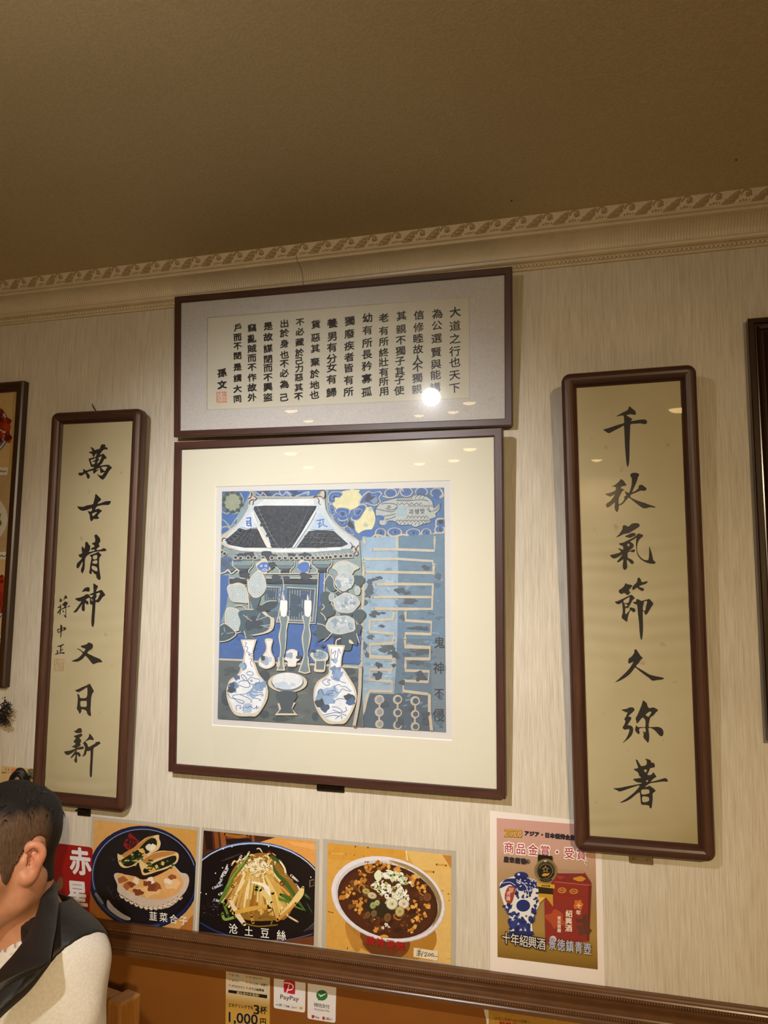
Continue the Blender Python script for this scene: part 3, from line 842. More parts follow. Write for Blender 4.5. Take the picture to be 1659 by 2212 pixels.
write(sL, PL, [
 (160, 950, 16.59, [
  ["590,265 630,270 700,310 750,370 830,335 915,320 950,230 985,170 1060,162 1130,190 1110,270 1165,262 1210,320 1185,350 1080,350 1000,420 930,540 990,520 1045,495 1110,560 1165,635 1145,680 1090,690 1050,760 1000,850 920,930 1050,910 1180,895 1250,900 1320,960 1360,1005 1270,1100 1210,1200 1130,1330 1050,1420 990,1420 900,1340 815,1220 900,1265 1010,1275 1040,1220 1095,1150 960,1195 935,1120 920,1040 800,1140 720,1215 680,1160 695,1040 700,970 620,980 580,890 545,770 520,690 600,655 690,630 660,560 640,510 580,485 520,440 650,410 620,330",
   "815,490 750,540 715,635 770,610 795,550", "770,665 690,690 595,730 620,800 650,885 740,850 745,790 680,790 660,765 760,720", "985,595 880,640 865,680 910,690 860,770 815,835 880,820 940,720", "1185,970 970,985 1100,1115 1150,1040", "920,1005 800,1050 800,1075 920,1030"],
  ["150,1220 200,1180 320,1160 325,1050 360,1055 440,1100 560,1060 720,1020 720,1075 600,1120 475,1165 540,1240 565,1310 540,1380 490,1395 460,1350 430,1250 395,1210 320,1260 240,1290 190,1275"]]),
 (160, 1060, 18.43, [
  ["840,165 870,130 930,180 1020,270 1075,330 1050,400 980,450 945,520 1060,490 1240,425 1400,408 1465,420 1440,500 1370,568 1200,570 1040,590 900,640 845,750 960,715 1060,765 1115,805 1020,890 940,1010 1005,1075 920,1130 780,1130 720,1205 670,1205 630,1100 615,960 545,830 580,815 680,825 710,700 560,750 380,800 230,760 140,660 150,620 250,635 380,635 520,580 735,540 790,400 825,270",
   "910,850 730,905 735,990 770,1005 840,940"]]),
 (155, 1145, 18.43, [
  ["900,220 980,170 1040,230 1115,320 1140,440 1075,560 1110,650 1000,740 1010,800 1180,770 1240,725 1330,735 1380,800 1330,840 1180,850 1000,860 820,905 650,990 560,1090 525,1200 520,1400 500,1560 450,1690 405,1720 360,1600 410,1450 440,1270 380,1330 270,1510 190,1490 210,1330 320,1220 410,1100 330,1090 270,985 410,920 390,770 410,640 440,670 500,735 530,640 540,490 600,470 670,540 680,600 710,590 740,650 720,800 690,870 900,820 900,775 780,785 780,720 890,670 890,610 790,540 920,470 930,350"],
  ["705,1005 880,945 1040,870 1090,890 1180,1005 1110,1090 1085,1280 1095,1480 1120,1700 1150,1900 1130,1970 1080,1985 985,1900 970,1790 880,1720 810,1630 790,1740 740,1750 690,1690 720,1550 730,1400 770,1200 775,1070",
   "1000,995 850,1040 865,1160 1000,1140", "1000,1200 850,1240 830,1320 1000,1335", "820,1420 810,1550 1005,1645 1000,1490"]]),
 (150, 1255, 18.43, [
  ["500,435 560,340 620,275 760,245 805,300 800,390 750,425 640,405"],
  ["220,705 400,660 560,600 680,520 780,545 860,500 950,460 955,300 950,120 1000,105 1050,150 1130,195 1130,240 1080,340 1070,420 1180,380 1260,355 1310,380 1420,540 1400,590 1320,650 1240,760 1150,850 1050,840 1030,950 1020,1200 1000,1420 985,1650 960,1790 920,1840 885,1780 870,1600 890,1300 905,1050 905,950 840,930 810,850 800,670 650,750 740,810 755,910 715,940 620,880 605,1000 610,1160 560,1205 520,1190 480,1090 515,930 430,1030 330,1170 270,1240 150,1250 260,1120 380,950 470,810 370,810",
   "795,560 850,650 935,600 935,560 860,570", "1220,480 1120,480 1055,540 1090,600 1025,745 1110,730 1170,610", "850,690 880,770 915,800 925,760"]]),
 (150, 1380, 20.74, [
  ["505,320 600,290 770,240 840,165 920,180 1010,215 1055,300 1030,420 900,510 800,635 950,715 1120,800 1330,885 1410,940 1475,1040 1430,1050 1280,1060 1100,1130 1020,1110 900,960 800,840 710,765 620,870 500,960 370,1020 180,1020 110,985 250,930 400,850 520,740 590,640 500,550 410,480 345,455 380,435 450,460 640,580 710,440 620,420 550,380"]]),
 (150, 1470, 23.7, [
  ["285,505 450,440 640,340 840,265 1020,170 1080,220 1170,380 1250,555 1190,640 1135,800 1110,950 1100,1200 1080,1480 1100,1680 1110,1750 1080,1820 1020,1810 910,1710 880,1580 780,1510 630,1475 605,1610 510,1700 470,1590 375,1440 400,1270 420,1050 425,880 400,690 450,690 520,770 560,890 880,855 910,380 780,430 640,510 480,600 400,580",
   "580,1060 570,1310 680,1345 830,1345 885,1280 880,1110 860,1035 780,1055"]]),
 (130, 1565, 16.59, [
  ["490,240 560,215 630,150 700,128 750,140 782,240 750,300 680,305 590,312"],
  ["485,415 600,375 700,332 770,330 795,390 750,440 690,480 740,540 750,610 715,680 735,745 680,790 605,835 700,810 810,785 845,830 830,875 740,895 600,910 600,980 680,1000 725,1070 725,1140 680,1155 605,1080 605,1220 605,1330 565,1380 520,1330 500,1275 535,1200 545,1080 470,1150 400,1205 365,1200 420,1110 545,940 430,1020 330,1080 260,1095 210,1080 140,975 300,945 440,905 550,860 500,835 415,800 480,760 560,690 480,630 510,560 555,490"],
  ["1035,345 1060,335 1120,390 1190,490 1210,525 1185,560 1110,550 1040,550 910,620 970,690 1015,805 1130,750 1240,690 1280,635 1400,615 1445,680 1390,720 1290,790 1205,845 1185,1000 1170,1250 1155,1500 1140,1780 1125,1870 1095,1892 1065,1850 1060,1650 1075,1350 1085,1100 1075,935 1000,965 960,945 930,1050 890,1110 780,1150 840,1060 870,930 890,840 860,750 820,665 890,600 980,500 1030,420"]]),
 (110, 1280, 12.28, [
  ["320,215 350,150 375,75 420,95 430,155 375,165"], ["220,225 240,195 235,145 290,190 280,235 250,250"],
  ["295,330 350,260 375,230 400,245 440,260 435,310 390,370 440,370 490,345 508,360 480,375 405,395 405,500 400,600 410,655 385,665 330,595 375,600 385,500 380,410 300,450 270,440 350,390 345,350"],
  ["310,470 345,490 345,520 320,520"],
  ["180,405 190,375 235,370 245,315 270,340 265,450 255,560 235,590 225,560 235,490 195,550 165,550 180,510 235,440 230,405"]]),
 (110, 1280, 12.28, [
  ["245,870 270,855 305,885 300,930 370,915 408,955 370,1000 290,1030 275,1120 260,1190 245,1180 250,1050 190,1075 165,990 180,965 245,950", "240,975 195,1000 205,1045 245,1020", "345,950 300,965 300,995 330,980"]]),
 (110, 1280, 12.28, [
  ["175,1420 250,1395 330,1365 345,1390 290,1420 270,1510 325,1490 320,1515 270,1545 265,1590 340,1580 365,1615 340,1625 250,1615 115,1650 115,1630 160,1600 155,1530 190,1540 190,1600 230,1595 245,1440 190,1445"]]),
])
d = Draw(PL, 0.0044); d.region(110, 1280, 12.28)
SE = (186, 128, 84)
d.poly([(92, 1768), (352, 1762), (340, 2082), (82, 2076)], SE, holes=[[(102, 1778), (342, 1772), (330, 2072), (92, 2066)]])
for pts in ([(215, 1770), (210, 2074)], [(98, 1922), (345, 1918)], [(125, 1800), (195, 1800)], [(160, 1785), (155, 1900)], [(120, 1850), (200, 1850)], [(130, 1880), (195, 1880)], [(240, 1810), (335, 1808)], [(240, 1860), (335, 1858)], [(240, 1885), (335, 1883)],
            [(125, 1960), (120, 2050)], [(160, 1950), (185, 1990), (150, 2020)], [(235, 1965), (330, 1962)], [(235, 2000), (330, 1998)], [(280, 1950), (278, 2060)], [(235, 2040), (325, 2038)]):
    d.stroke(pts, 8, SE, smooth=0, cap=False)
d.build('red_seal', print_mat('faded_seal_ink', rough=0.7), sL)
# ------------------------------------------------------------------ the blue painting
CRM = (208, 199, 180); CRM2 = (214, 200, 170); BLU = (70, 112, 184); BLD = (46, 78, 140); BLL = (120, 160, 208)
PAL = (150, 172, 184); SLT = (52, 64, 76); SLD = (38, 46, 56); GRY = (112, 128, 136); TEAL = (74, 96, 108); WHT = (232, 236, 240); YEL = (236, 228, 182)
g = Draw(PP, 0.00895)
g.trim([(360+258/2.1545, 920+305/2.1545), (360+1292/2.1545, 920+287/2.1545), (360+1300/2.1545, 920+1426/2.1545), (360+237/2.1545, 920+1363/2.1545)])
A = lambda: g.region(360, 920, 2.1545)
C1 = lambda: g.region(460, 1040, 5.027)
C2 = lambda: g.region(690, 1040, 5.7207)
C3 = lambda: g.region(460, 1220, 5.027)
C4 = lambda: g.region(770, 1220, 7.9)
C5 = lambda: g.region(460, 1380, 5.027)
C6 = lambda: g.region(770, 1380, 7.9)
A()
g.poly([(258, 305), (1292, 287), (1300, 1426), (237, 1363)], PAL)
# sky with curling clouds
C1()
g.poly([(98, 108), (1150, 92), (1260, 86), (1290, 300), (1560, 590), (1640, 700), (1659, 300), (1659, 82), (1250, 88), (1100, 160), (470, 170), (420, 150), (380, 250), (98, 580)], (150, 168, 176))
g.poly([(98, 110), (380, 106), (372, 190), (300, 300), (98, 580)], (92, 120, 150))
for a in ([(100, 108), (380, 106), (376, 170), (310, 270), (290, 150)], [(300, 120), (378, 112), (360, 200), (310, 260)], [(100, 320), (160, 310), (230, 320), (280, 330), (250, 400), (220, 480), (180, 500), (130, 420), (100, 400)], [(98, 430), (150, 440), (140, 480), (98, 485)], [(220, 430), (260, 400), (255, 450), (235, 460)], [(98, 520), (160, 500), (170, 540), (98, 570)]):
    g.poly(a, BLU, smooth=3)
for c in ([(105, 330), (150, 350), (190, 330), (230, 350), (275, 330)], [(110, 415), (150, 450), (190, 490), (240, 420), (275, 380)], [(98, 500), (150, 490), (190, 520), (100, 580)], [(300, 130), (330, 200), (310, 280)]):
    g.stroke(c, 13, (178, 184, 176))
g.ell(213, 225, 112, 118, (96, 108, 100)); g.ell(213, 225, 98, 104, (118, 128, 112)); g.ell(213, 228, 86, 92, (164, 170, 146))
for k in range(10):
    a = 2*math.pi*k/10+0.3; g.blot(213+100*math.cos(a), 225+108*math.sin(a), 22, (66, 82, 92), seed=k)
# strip of sky over the roof
g.poly([(465, 103), (1180, 90), (1100, 162), (1000, 172), (620, 168), (470, 172)], BLU)
for (x, y, r, c) in ((600, 128, 60, (60, 76, 104)), (660, 120, 46, (78, 108, 150)), (880, 126, 62, (52, 78, 122)), (820, 130, 40, BLL), (520, 130, 34, BLD), (1010, 128, 36, BLL)):
    g.blot(x, y, r, c, sq=0.5, seed=int(x))
for c in ([(470, 120), (520, 150), (540, 120), (580, 160)], [(650, 160), (700, 130), (760, 150), (800, 110), (850, 165)], [(900, 160), (960, 140), (1040, 110), (1030, 150)], [(720, 105), (740, 150)], [(460, 165), (700, 168), (1000, 170), (1100, 160)]):
    g.stroke(c, 11, CRM)
# right sky: two moons among clouds
C2()
g.poly([(110, 104), (530, 96), (1540, 76), (1542, 690), (540, 700), (500, 740), (330, 600), (120, 380), (100, 200)], (86, 124, 180))
g.ell(345, 235, 185, 125, YEL, rot=-12); g.blot(430, 150, 60, YEL, seed=3)
g.ell(560, 480, 128, 168, YEL, rot=14)
g.poly([(480, 640), (440, 560), (500, 470), (620, 310), (670, 380), (675, 480), (600, 600)], YEL, smooth=3)
for cl in ([(105, 195), (150, 130), (250, 125), (295, 150), (250, 200), (195, 200), (185, 260), (120, 270)], [(195, 345), (260, 315), (370, 335), (375, 390), (330, 420), (350, 470), (270, 490), (230, 460), (260, 420), (210, 390)],
           [(390, 450), (430, 410), (430, 350), (500, 330), (490, 290), (560, 280), (585, 320), (530, 420), (480, 480), (410, 485)], [(480, 280), (520, 190), (600, 120), (660, 140), (740, 120), (775, 150), (740, 200), (760, 260), (680, 300), (560, 270)],
           [(150, 440), (280, 500), (360, 480), (340, 560), (250, 560)], [(300, 580), (350, 555), (390, 600), (430, 660), (350, 640)], [(120, 290), (180, 300), (190, 400), (150, 410)]):
    g.poly(cl, CRM2, smooth=4)
    cx = sum(p[0] for p in cl)/len(cl); cy = sum(p[1] for p in cl)/len(cl)
    g.poly([(cx+(p[0]-cx)*0.87, cy+(p[1]-cy)*0.87) for p in cl], BLU, smooth=4)
    g.poly([(cx+(p[0]-cx)*0.5, cy+(p[1]-cy)*0.42) for p in cl], (118, 152, 188), smooth=4)
    g.poly([(cx+(p[0]-cx)*0.34, cy+(p[1]-cy)*0.28) for p in cl], BLD, smooth=4)
g.poly([(560, 230), (610, 140), (640, 190), (620, 245)], (84, 70, 100), smooth=3); g.poly([(640, 240), (700, 190), (720, 240), (680, 280)], (140, 156, 168), smooth=3)
g.poly([(350, 520), (370, 480), (420, 540), (425, 590), (390, 570), (350, 550)], SLT, smooth=3); g.blot(630, 340, 24, (200, 204, 180), seed=5); g.blot(570, 540, 26, (196, 200, 186), seed=6)
g.poly([(490, 645), (560, 600), (650, 590), (680, 560), (740, 600), (700, 660), (560, 690)], BLU, smooth=3)
for (x, y) in ((880, 145), (1075, 130), (1260, 130), (1450, 140)):
    g.ell(x, y, 78, 60, CRM2); g.ell(x, y, 66, 50, BLU); g.ell(x, y-4, 34, 14, (96, 106, 130))
g.stroke([(780, 180), (860, 200), (960, 170), (1000, 90), (1040, 120)], 12, CRM2)
g.stroke([(1490, 90), (1530, 170), (1480, 205)], 18, CRM2); g.blot(1450, 200, 40, BLU, seed=8)
# fish / dragon plaque
FB = (190, 196, 196); OL = (62, 66, 92)
fish = [(690, 340), (740, 270), (830, 230), (940, 205), (1000, 195), (1120, 190), (1180, 150), (1260, 160), (1340, 185), (1400, 240), (1425, 330), (1500, 270), (1490, 350), (1440, 400), (1450, 440), (1370, 470), (1380, 510), (1290, 530), (1190, 570), (1120, 540), (1000, 545), (930, 500), (850, 490), (800, 545), (740, 540), (735, 490), (790, 470), (780, 430), (700, 440), (685, 390)]
g.poly(fish, OL, smooth=4)
cx, cy = 1080, 365
g.poly([(cx+(p[0]-cx)*0.972, cy+(p[1]-cy)*0.955) for p in fish], FB, smooth=4)
for k in range(7): g.stroke([(960+26*k, 235), (985+26*k, 205)], 6, OL)
for k in range(4): g.stroke([(1130+50*k, 215), (1160+50*k, 175), (1225+38*k, 165)], 6, OL)
g.stroke([(950, 235), (1100, 240), (1250, 225), (1340, 240)], 8, OL)
g.stroke([(700, 340), (800, 360), (900, 375), (960, 330)], 8, OL); g.stroke([(765, 280), (840, 270), (950, 285), (955, 320), (880, 355), (820, 330)], 8, OL)
g.ell(862, 316, 22, 20, OL); g.ell(862, 316, 15, 13, FB); g.ell(862, 316, 7, 7, OL)
g.poly([(700, 420), (790, 425), (800, 470), (760, 480)], BLU, smooth=2); g.stroke([(800, 430), (860, 420), (940, 400)], 8, OL); g.stroke([(820, 470), (890, 455), (940, 430)], 8, OL)
for k in range(5): g.stroke([(820+22*k, 482), (830+22*k, 505)], 5, OL)
for k in range(9):
    x = 940+46*k
    g.stroke([(x, 500-8*(k % 2)), (x+26, 475), (x+52, 500)], 7, OL); g.stroke([(x+10, 540), (x+26, 505)], 6, OL)
for k in range(6): g.stroke([(1080+44*k, 455), (1100+44*k, 425), (1128+44*k, 455)], 6, OL)
for k in range(5): g.stroke([(960+60*k, 262), (990+60*k, 285), (1020+60*k, 262)], 6, OL)
g.stroke([(1330, 340), (1370, 380), (1345, 320)], 7, OL); g.stroke([(1370, 370), (1450, 350), (1490, 280)], 6, OL)
for k in range(4): g.stroke([(1415+20*k, 335-16*k), (1430+18*k, 360-14*k)], 4, OL)
g.blot(1020, 365, 66, (176, 200, 210), n=15, jag=0.15, seed=4)
for k in range(5):
    g.stroke([(970+24*k, 310), (975+24*k, 425)], 4, (146, 176, 194)); g.stroke([(960, 320+24*k), (1080, 322+24*k)], 4, (146, 176, 194))
for i, ch in enumerate("괴생밧"): g.char(ch, 1130+72*i, 374-4*i, 66, 70, (48, 52, 74), 0.02)
for i in range(11): g.char("괴생이반무지"[i % 6], 1098+29*i, 303, 27, 32, (90, 96, 116))
# cloud hem above the wall
for (x, y, rx, ry) in ((755, 640, 70, 64), (930, 630, 92, 60), (1160, 640, 92, 58), (1320, 640, 66, 60), (1485, 600, 66, 54)):
    g.ell(x, y, rx, ry, CRM2); g.ell(x, y-6, rx-16, ry-14, BLU); g.ell(x, y, rx*0.4, ry*0.36, (104, 134, 160)); g.blot(x+6, y-4, 18, BLD, seed=int(x))
g.stroke([(540, 690), (640, 700), (700, 660), (850, 690), (960, 670), (1060, 660), (1150, 710), (1270, 690), (1370, 700), (1420, 640), (1540, 640)], 20, CRM2)
g.poly([(1380, 480), (1450, 460), (1540, 480), (1542, 560), (1440, 540)], BLU, smooth=2); g.stroke([(1440, 560), (1450, 470), (1540, 460)], 18, CRM2); g.ell(1500, 500, 30, 26, SLT)
# the wall with the meander: pale left leaf, darker right leaf
C2()
g.poly([(530, 690), (970, 680), (972, 1259), (528, 1259)], (158, 188, 216))
g.poly([(970, 680), (1542, 640), (1544, 1259), (972, 1259)], (106, 140, 170))
C4()
g.poly([(118, 0), (712, 0), (706, 720), (690, 1738), (60, 1738), (90, 700)], (160, 188, 216))
g.poly([(712, 0), (1500, 0), (1512, 1738), (690, 1738), (706, 720)], (106, 138, 168))
C6()
g.poly([(110, 0), (690, 0), (690, 300), (640, 940), (240, 930), (30, 1500), (10, 1500), (60, 480)], (156, 182, 206))
g.poly([(690, 0), (1508, 0), (1526, 1600), (1290, 1585), (30, 1502), (235, 930), (640, 940), (690, 280)], (98, 124, 148))
g.poly([(235, 930), (640, 945), (780, 920), (1210, 975), (1240, 1200), (1275, 1585), (40, 1502)], (72, 94, 116))
g.poly([(1290, 0), (1508, 0), (1526, 1600), (1310, 1585), (1285, 900)], (112, 132, 150))
# washes
rg = random.Random(21)
for reg, n, xr, yr, cs in ((C4, 46, (140, 690), (0, 1700), ((178, 204, 226), (142, 172, 202), (186, 204, 222), (132, 162, 190))), (C4, 46, (720, 1480), (0, 1700), ((92, 124, 156), (122, 152, 182), (86, 116, 146), (134, 162, 186))),
                           (C6, 40, (700, 1480), (0, 1550), ((84, 110, 134), (112, 136, 158), (120, 144, 166), (76, 98, 122))), (C6, 24, (120, 640), (0, 860), ((176, 200, 220), (140, 168, 192)))):
    reg()
    for k in range(n):
        x, y = rg.uniform(*xr), rg.uniform(*yr)
        g.blot(x, y, rg.uniform(18, 70), rg.choice(cs), n=9, jag=0.5, sq=rg.uniform(0.3, 0.8), seed=rg.random())
C4()
for (x, y, r, sq) in ((210, 290, 60, 0.8), (300, 250, 70, 0.4), (400, 220, 60, 0.35), (230, 420, 55, 1.2), (190, 500, 50, 1.3), (160, 640, 50, 0.9), (250, 470, 40, 0.6), (330, 820, 80, 0.4), (280, 860, 60, 0.6), (470, 820, 46, 0.4), (240, 1230, 60, 0.7), (540, 1420, 110, 0.6), (480, 1440, 80, 0.7), (620, 1500, 90, 0.5), (690, 1570, 60, 0.8), (360, 1710, 60, 0.5), (440, 1050, 60, 0.45), (780, 890, 40, 1.1), (760, 440, 90, 0.5), (900, 620, 110, 0.4), (860, 480, 80, 0.4), (1150, 1090, 100, 0.45), (980, 1080, 110, 0.3), (1400, 190, 50, 1.1), (1100, 1480, 140, 0.4), (1030, 1660, 100, 0.5), (1190, 40, 60, 0.6), (170, 1530, 40, 1.4), (140, 1400, 30, 2.4)):
    g.blot(x, y, r, (74, 90, 106) if sq < 0.7 else (84, 100, 116), n=12, jag=0.45, sq=sq, seed=x)
# meander lines
W1 = 52
C2()
LN = (206, 200, 186)
for pts, w in (([(960, 690), (962, 840)], 34), ([(650, 842), (900, 838), (1420, 856), (1425, 690)], 34), ([(540, 960), (980, 958), (1400, 985), (1415, 1140)], 32), ([(548, 1000), (540, 1259)], 32), ([(560, 690), (556, 780)], 26)):
    g.stroke(pts, w, LN, smooth=0)
C4()
for pts, w in (([(120, 0), (115, 560), (110, 640), (100, 720), (108, 860), (95, 1200), (80, 1738)], 46), ([(140, 122), (700, 128), (1310, 140), (1330, 0)], 46), ([(320, 335), (800, 330), (1305, 335), (1290, 755), (840, 755), (290, 752)], 50), ([(270, 552), (700, 548), (1270, 552)], 44),
               ([(640, 780), (625, 930), (330, 945), (228, 945), (225, 1140), (640, 1180), (620, 1330)], 48), ([(836, 780), (840, 950), (1280, 980), (1272, 1185), (836, 1172), (828, 1385), (1258, 1410), (1250, 1605), (836, 1600), (838, 1738)], 52),
               ([(620, 1335), (240, 1360), (228, 1560), (620, 1585), (650, 1640)], 46)):
    g.stroke(pts, w, (210, 200, 178), smooth=0)
C6()
for pts, w in (([(80, 0), (75, 480), (60, 1080), (20, 1500)], 50), ([(640, 10), (620, 80), (230, 90), (232, 320), (620, 330), (640, 420), (600, 530), (230, 525), (228, 700), (610, 730), (608, 900), (230, 890), (190, 960), (130, 1220), (60, 1400), (20, 1500)], 46),
               ([(830, 0), (830, 140), (1255, 150), (1248, 345), (836, 340), (838, 540), (1240, 555), (1225, 735), (800, 715), (800, 890), (1200, 940), (1245, 960), (1245, 1250), (1285, 1580)], 52)):
    g.stroke(pts, w, (210, 194, 172), smooth=0)
for cx, rows in ((395, ((1040, 84, 1), (1250, 78, 1), (1455, 72, 1))), (705, ((1035, 80, 0), (1260, 76, 0), (1475, 76, 0))), (1005, ((1060, 82, 0), (1285, 72, 0), (1500, 76, 0)))):
    g.stroke([(cx, rows[0][0]), (cx-10, rows[2][0])], 30, (206, 190, 172), smooth=0)
    for y, r, fl in rows:
        g.ell(cx-4, y, r, r, (206, 190, 172)); g.ell(cx+4, y, r*0.62, r*0.62, (150, 160, 172) if fl else (70, 92, 116))
for (x, y, r) in ((470, 1120, 60), (740, 1400, 66), (1170, 1300, 70), (1180, 1430, 60), (930, 1190, 44), (780, 740, 50), (370, 620, 70), (1100, 640, 90), (650, 270, 60), (640, 450, 36), (380, 450, 55)):
    g.blot(x, y, r, (66, 78, 96), n=12, jag=0.4, sq=0.9, seed=x+1)
C6()
for ch, x, y, w, h in (("鬼", 1415, 60, 190, 210), ("神", 1400, 495, 200, 220), ("不", 1410, 930, 175, 190), ("侵", 1400, 1300, 215, 240)):
    g.char(ch, x, y, w, h, (38, 46, 62), 0.004)
# ---- temple: wall below the roof
C1()
g.poly([(88, 740), (1600, 720), (1620, 1106), (84, 1106)], (146, 166, 172))
C3()
g.poly([(80, 100), (1620, 90), (1600, 1060), (66, 1030)], (146, 166, 172))
g.poly([(80, 110), (170, 115), (165, 330), (140, 470), (80, 640)], BLU)
g.poly([(72, 640), (200, 600), (700, 610), (1120, 640), (1240, 600), (1620, 700), (1600, 1080), (66, 1024)], BLU)
g.poly([(1145, 88), (1225, 88), (1200, 640), (1110, 650)], BLU)
rg = random.Random(5)
for k in range(60):
    x, y = rg.uniform(80, 1600), rg.uniform(650, 1040)
    g.blot(x, y, rg.uniform(14, 40), rg.choice(((62, 104, 178), (78, 120, 190), (56, 96, 168))), n=8, jag=0.5, sq=0.7, seed=rg.random())
C5()
g.poly([(66, 222), (330, 235), (700, 262), (1080, 280), (1600, 318), (1640, 960), (50, 870)], (98, 108, 112))
for k in range(80):
    x, y = rg.uniform(70, 1600), rg.uniform(300, 900)
    g.blot(x, y, rg.uniform(20, 70), rg.choice(((88, 98, 104), (108, 118, 120), (78, 90, 98), (112, 116, 112))), n=9, jag=0.5, sq=0.6, seed=rg.random())
for (x, y, rx, ry) in ((1480, 355, 66, 40), (1530, 440, 44, 34), (1110, 845, 36, 48), (370, 862, 90, 22), (735, 870, 90, 30), (850, 330, 40, 20), (560, 400, 60, 60), (150, 640, 60, 90), (560, 820, 50, 40)):
    g.ell(x, y, rx, ry, (62, 74, 84))
g.stroke([(66, 222), (330, 232), (460, 245), (700, 262), (1000, 275), (1270, 290), (1590, 312)], 20, CRM)
# ---- roof
C1()
g.poly([(95, 590), (260, 470), (380, 290), (385, 180), (425, 110), (470, 190), (520, 190), (1080, 180), (1180, 95), (1215, 110), (1225, 300), (1330, 460), (1500, 590), (1590, 650), (1580, 760), (1545, 800), (1480, 720), (1100, 770), (700, 775), (300, 755), (95, 690)], CRM, smooth=2)
g.poly([(120, 620), (270, 480), (400, 270), (470, 200), (1080, 192), (1190, 190), (1215, 300), (1320, 470), (1480, 600), (1570, 660), (1560, 720), (1400, 735), (1100, 757), (700, 762), (320, 740), (140, 690)], (206, 216, 226), smooth=2)
g.poly([(560, 195), (1090, 190), (1100, 255), (470, 265)], WHT)
g.poly([(140, 690), (320, 715), (700, 735), (1100, 730), (1380, 715), (1390, 745), (1100, 765), (700, 768), (300, 750)], WHT)
TIL = (44, 50, 60)
g.poly([(450, 270), (560, 262), (1128, 265), (1090, 360), (880, 700), (850, 722), (640, 722), (600, 600), (440, 300)], TIL)
g.poly([(130, 640), (290, 505), (350, 525), (480, 510), (560, 650), (590, 720), (340, 720), (180, 690)], TIL)
g.poly([(905, 720), (1040, 540), (1120, 530), (1310, 535), (1470, 680), (1400, 710), (1150, 722)], TIL)
rg = random.Random(11)
for (poly_, n) in (([(450, 268), (1125, 265), (860, 720), (640, 720)], 170), ([(160, 640), (290, 510), (480, 515), (585, 715), (200, 690)], 70), ([(915, 715), (1040, 540), (1310, 540), (1460, 680), (1150, 718)], 80)):
    xs = [p[0] for p in poly_]; ys = [p[1] for p in poly_]; c = 0
    while c < n:
        x, y = rg.uniform(min(xs), max(xs)), rg.uniform(min(ys)+8, max(ys)-8)
        ins = False; m = len(poly_)
        for i in range(m):
            a, b = poly_[i], poly_[(i+1) % m]
            if (a[1] > y) != (b[1] > y) and x < (b[0]-a[0])*(y-a[1])/(b[1]-a[1])+a[0]: ins = not ins
        if not ins: continue
        c += 1
        if rg.random() < 0.5:
            l = rg.uniform(14, 34); t = rg.choice((0.35, 1.25, 1.0, 0.2))
            g.stroke([(x, y), (x+l*math.cos(t), y+l*math.sin(t))], 3.2, (96, 106, 114), smooth=0, cap=False)
        else:
            g.blot(x, y, rg.uniform(10, 22), rg.choice(((36, 40, 50), (58, 62, 72), (66, 62, 70))), n=7, seed=rg.random())
for k in range(9):   # lines of end tiles down both hips
    x, y = 492+22*k, 300+46*k
    g.poly([(x-34, y-16), (x+2, y-22), (x+14, y+10), (x-18, y+18)], (30, 36, 46)); g.stroke([(x-22, y+24), (x+30, y+8)], 4, (128, 138, 144), smooth=0)
for k in range(8):
    x, y = 1100-22*k, 285+40*k
    g.poly([(x-30, y-12), (x+10, y-14), (x+2, y+16), (x-34, y+14)], (30, 36, 46))
g.stroke([(480, 275), (560, 440), (640, 600), (720, 720)], 4, (130, 140, 146)); g.stroke([(1050, 270), (960, 480), (870, 640), (800, 720)], 4, (110, 120, 128))
for k in range(5):
    x, y = 285-30*k, 525+32*k; g.poly([(x-22, y-6), (x+6, y-20), (x+18, y+8), (x-8, y+22)], (30, 36, 46)); g.stroke([(x-22, y+18), (x+16, y+34)], 4, (128, 138, 144), smooth=0)
for (x0, y0, x1, y1) in ((340, 530, 200, 680), (380, 530, 260, 700), (1060, 560, 1300, 570), (1010, 610, 1380, 620), (960, 660, 1430, 665)):
    g.stroke([(x0, y0), (x1, y1)], 4, (100, 110, 118), smooth=0)
g.poly([(440, 330), (490, 480), (560, 600), (640, 720), (590, 722), (520, 590), (470, 470), (410, 330)], (226, 224, 220))
g.poly([(500, 480), (560, 590), (610, 700), (575, 700), (520, 590)], (232, 214, 204))
g.poly([(1120, 330), (1060, 450), (960, 600), (880, 720), (855, 722), (960, 560), (1060, 390), (1110, 310)], (206, 218, 230))
g.poly([(290, 490), (345, 400), (400, 345), (440, 400), (480, 500), (380, 512)], (198, 214, 232)); g.poly([(1060, 520), (1110, 420), (1150, 340), (1210, 380), (1310, 520), (1180, 530)], (176, 198, 220))
for pts in ([(365, 400), (410, 395), (395, 430), (365, 430)], [(405, 390), (415, 490)], [(370, 455), (410, 450), (395, 480), (370, 475), (370, 440)]): g.stroke(pts, 12, (58, 98, 172))
for pts in ([(1130, 425), (1205, 410)], [(1165, 420), (1150, 500)], [(1140, 460), (1175, 455)], [(1195, 415), (1200, 470), (1240, 490)], [(1150, 500), (1185, 470)]): g.stroke(pts, 11, (70, 108, 172))
for pts in ([(385, 185), (410, 170), (418, 120), (430, 150), (470, 180), (455, 205)], [(395, 245), (400, 210), (440, 195), (430, 250)], [(1090, 175), (1140, 130), (1170, 100), (1205, 95), (1215, 140), (1200, 185), (1170, 160), (1120, 160), (1090, 175)], [(1120, 165), (1150, 200), (1145, 230), (1165, 248)],
            [(95, 650), (110, 615), (160, 625)], [(95, 720), (105, 690)], [(1490, 660), (1510, 690), (1500, 730), (1530, 700), (1550, 760), (1530, 790), (1560, 805), (1575, 780), (1555, 730), (1580, 690)]): g.stroke(pts, 7, (72, 62, 76))
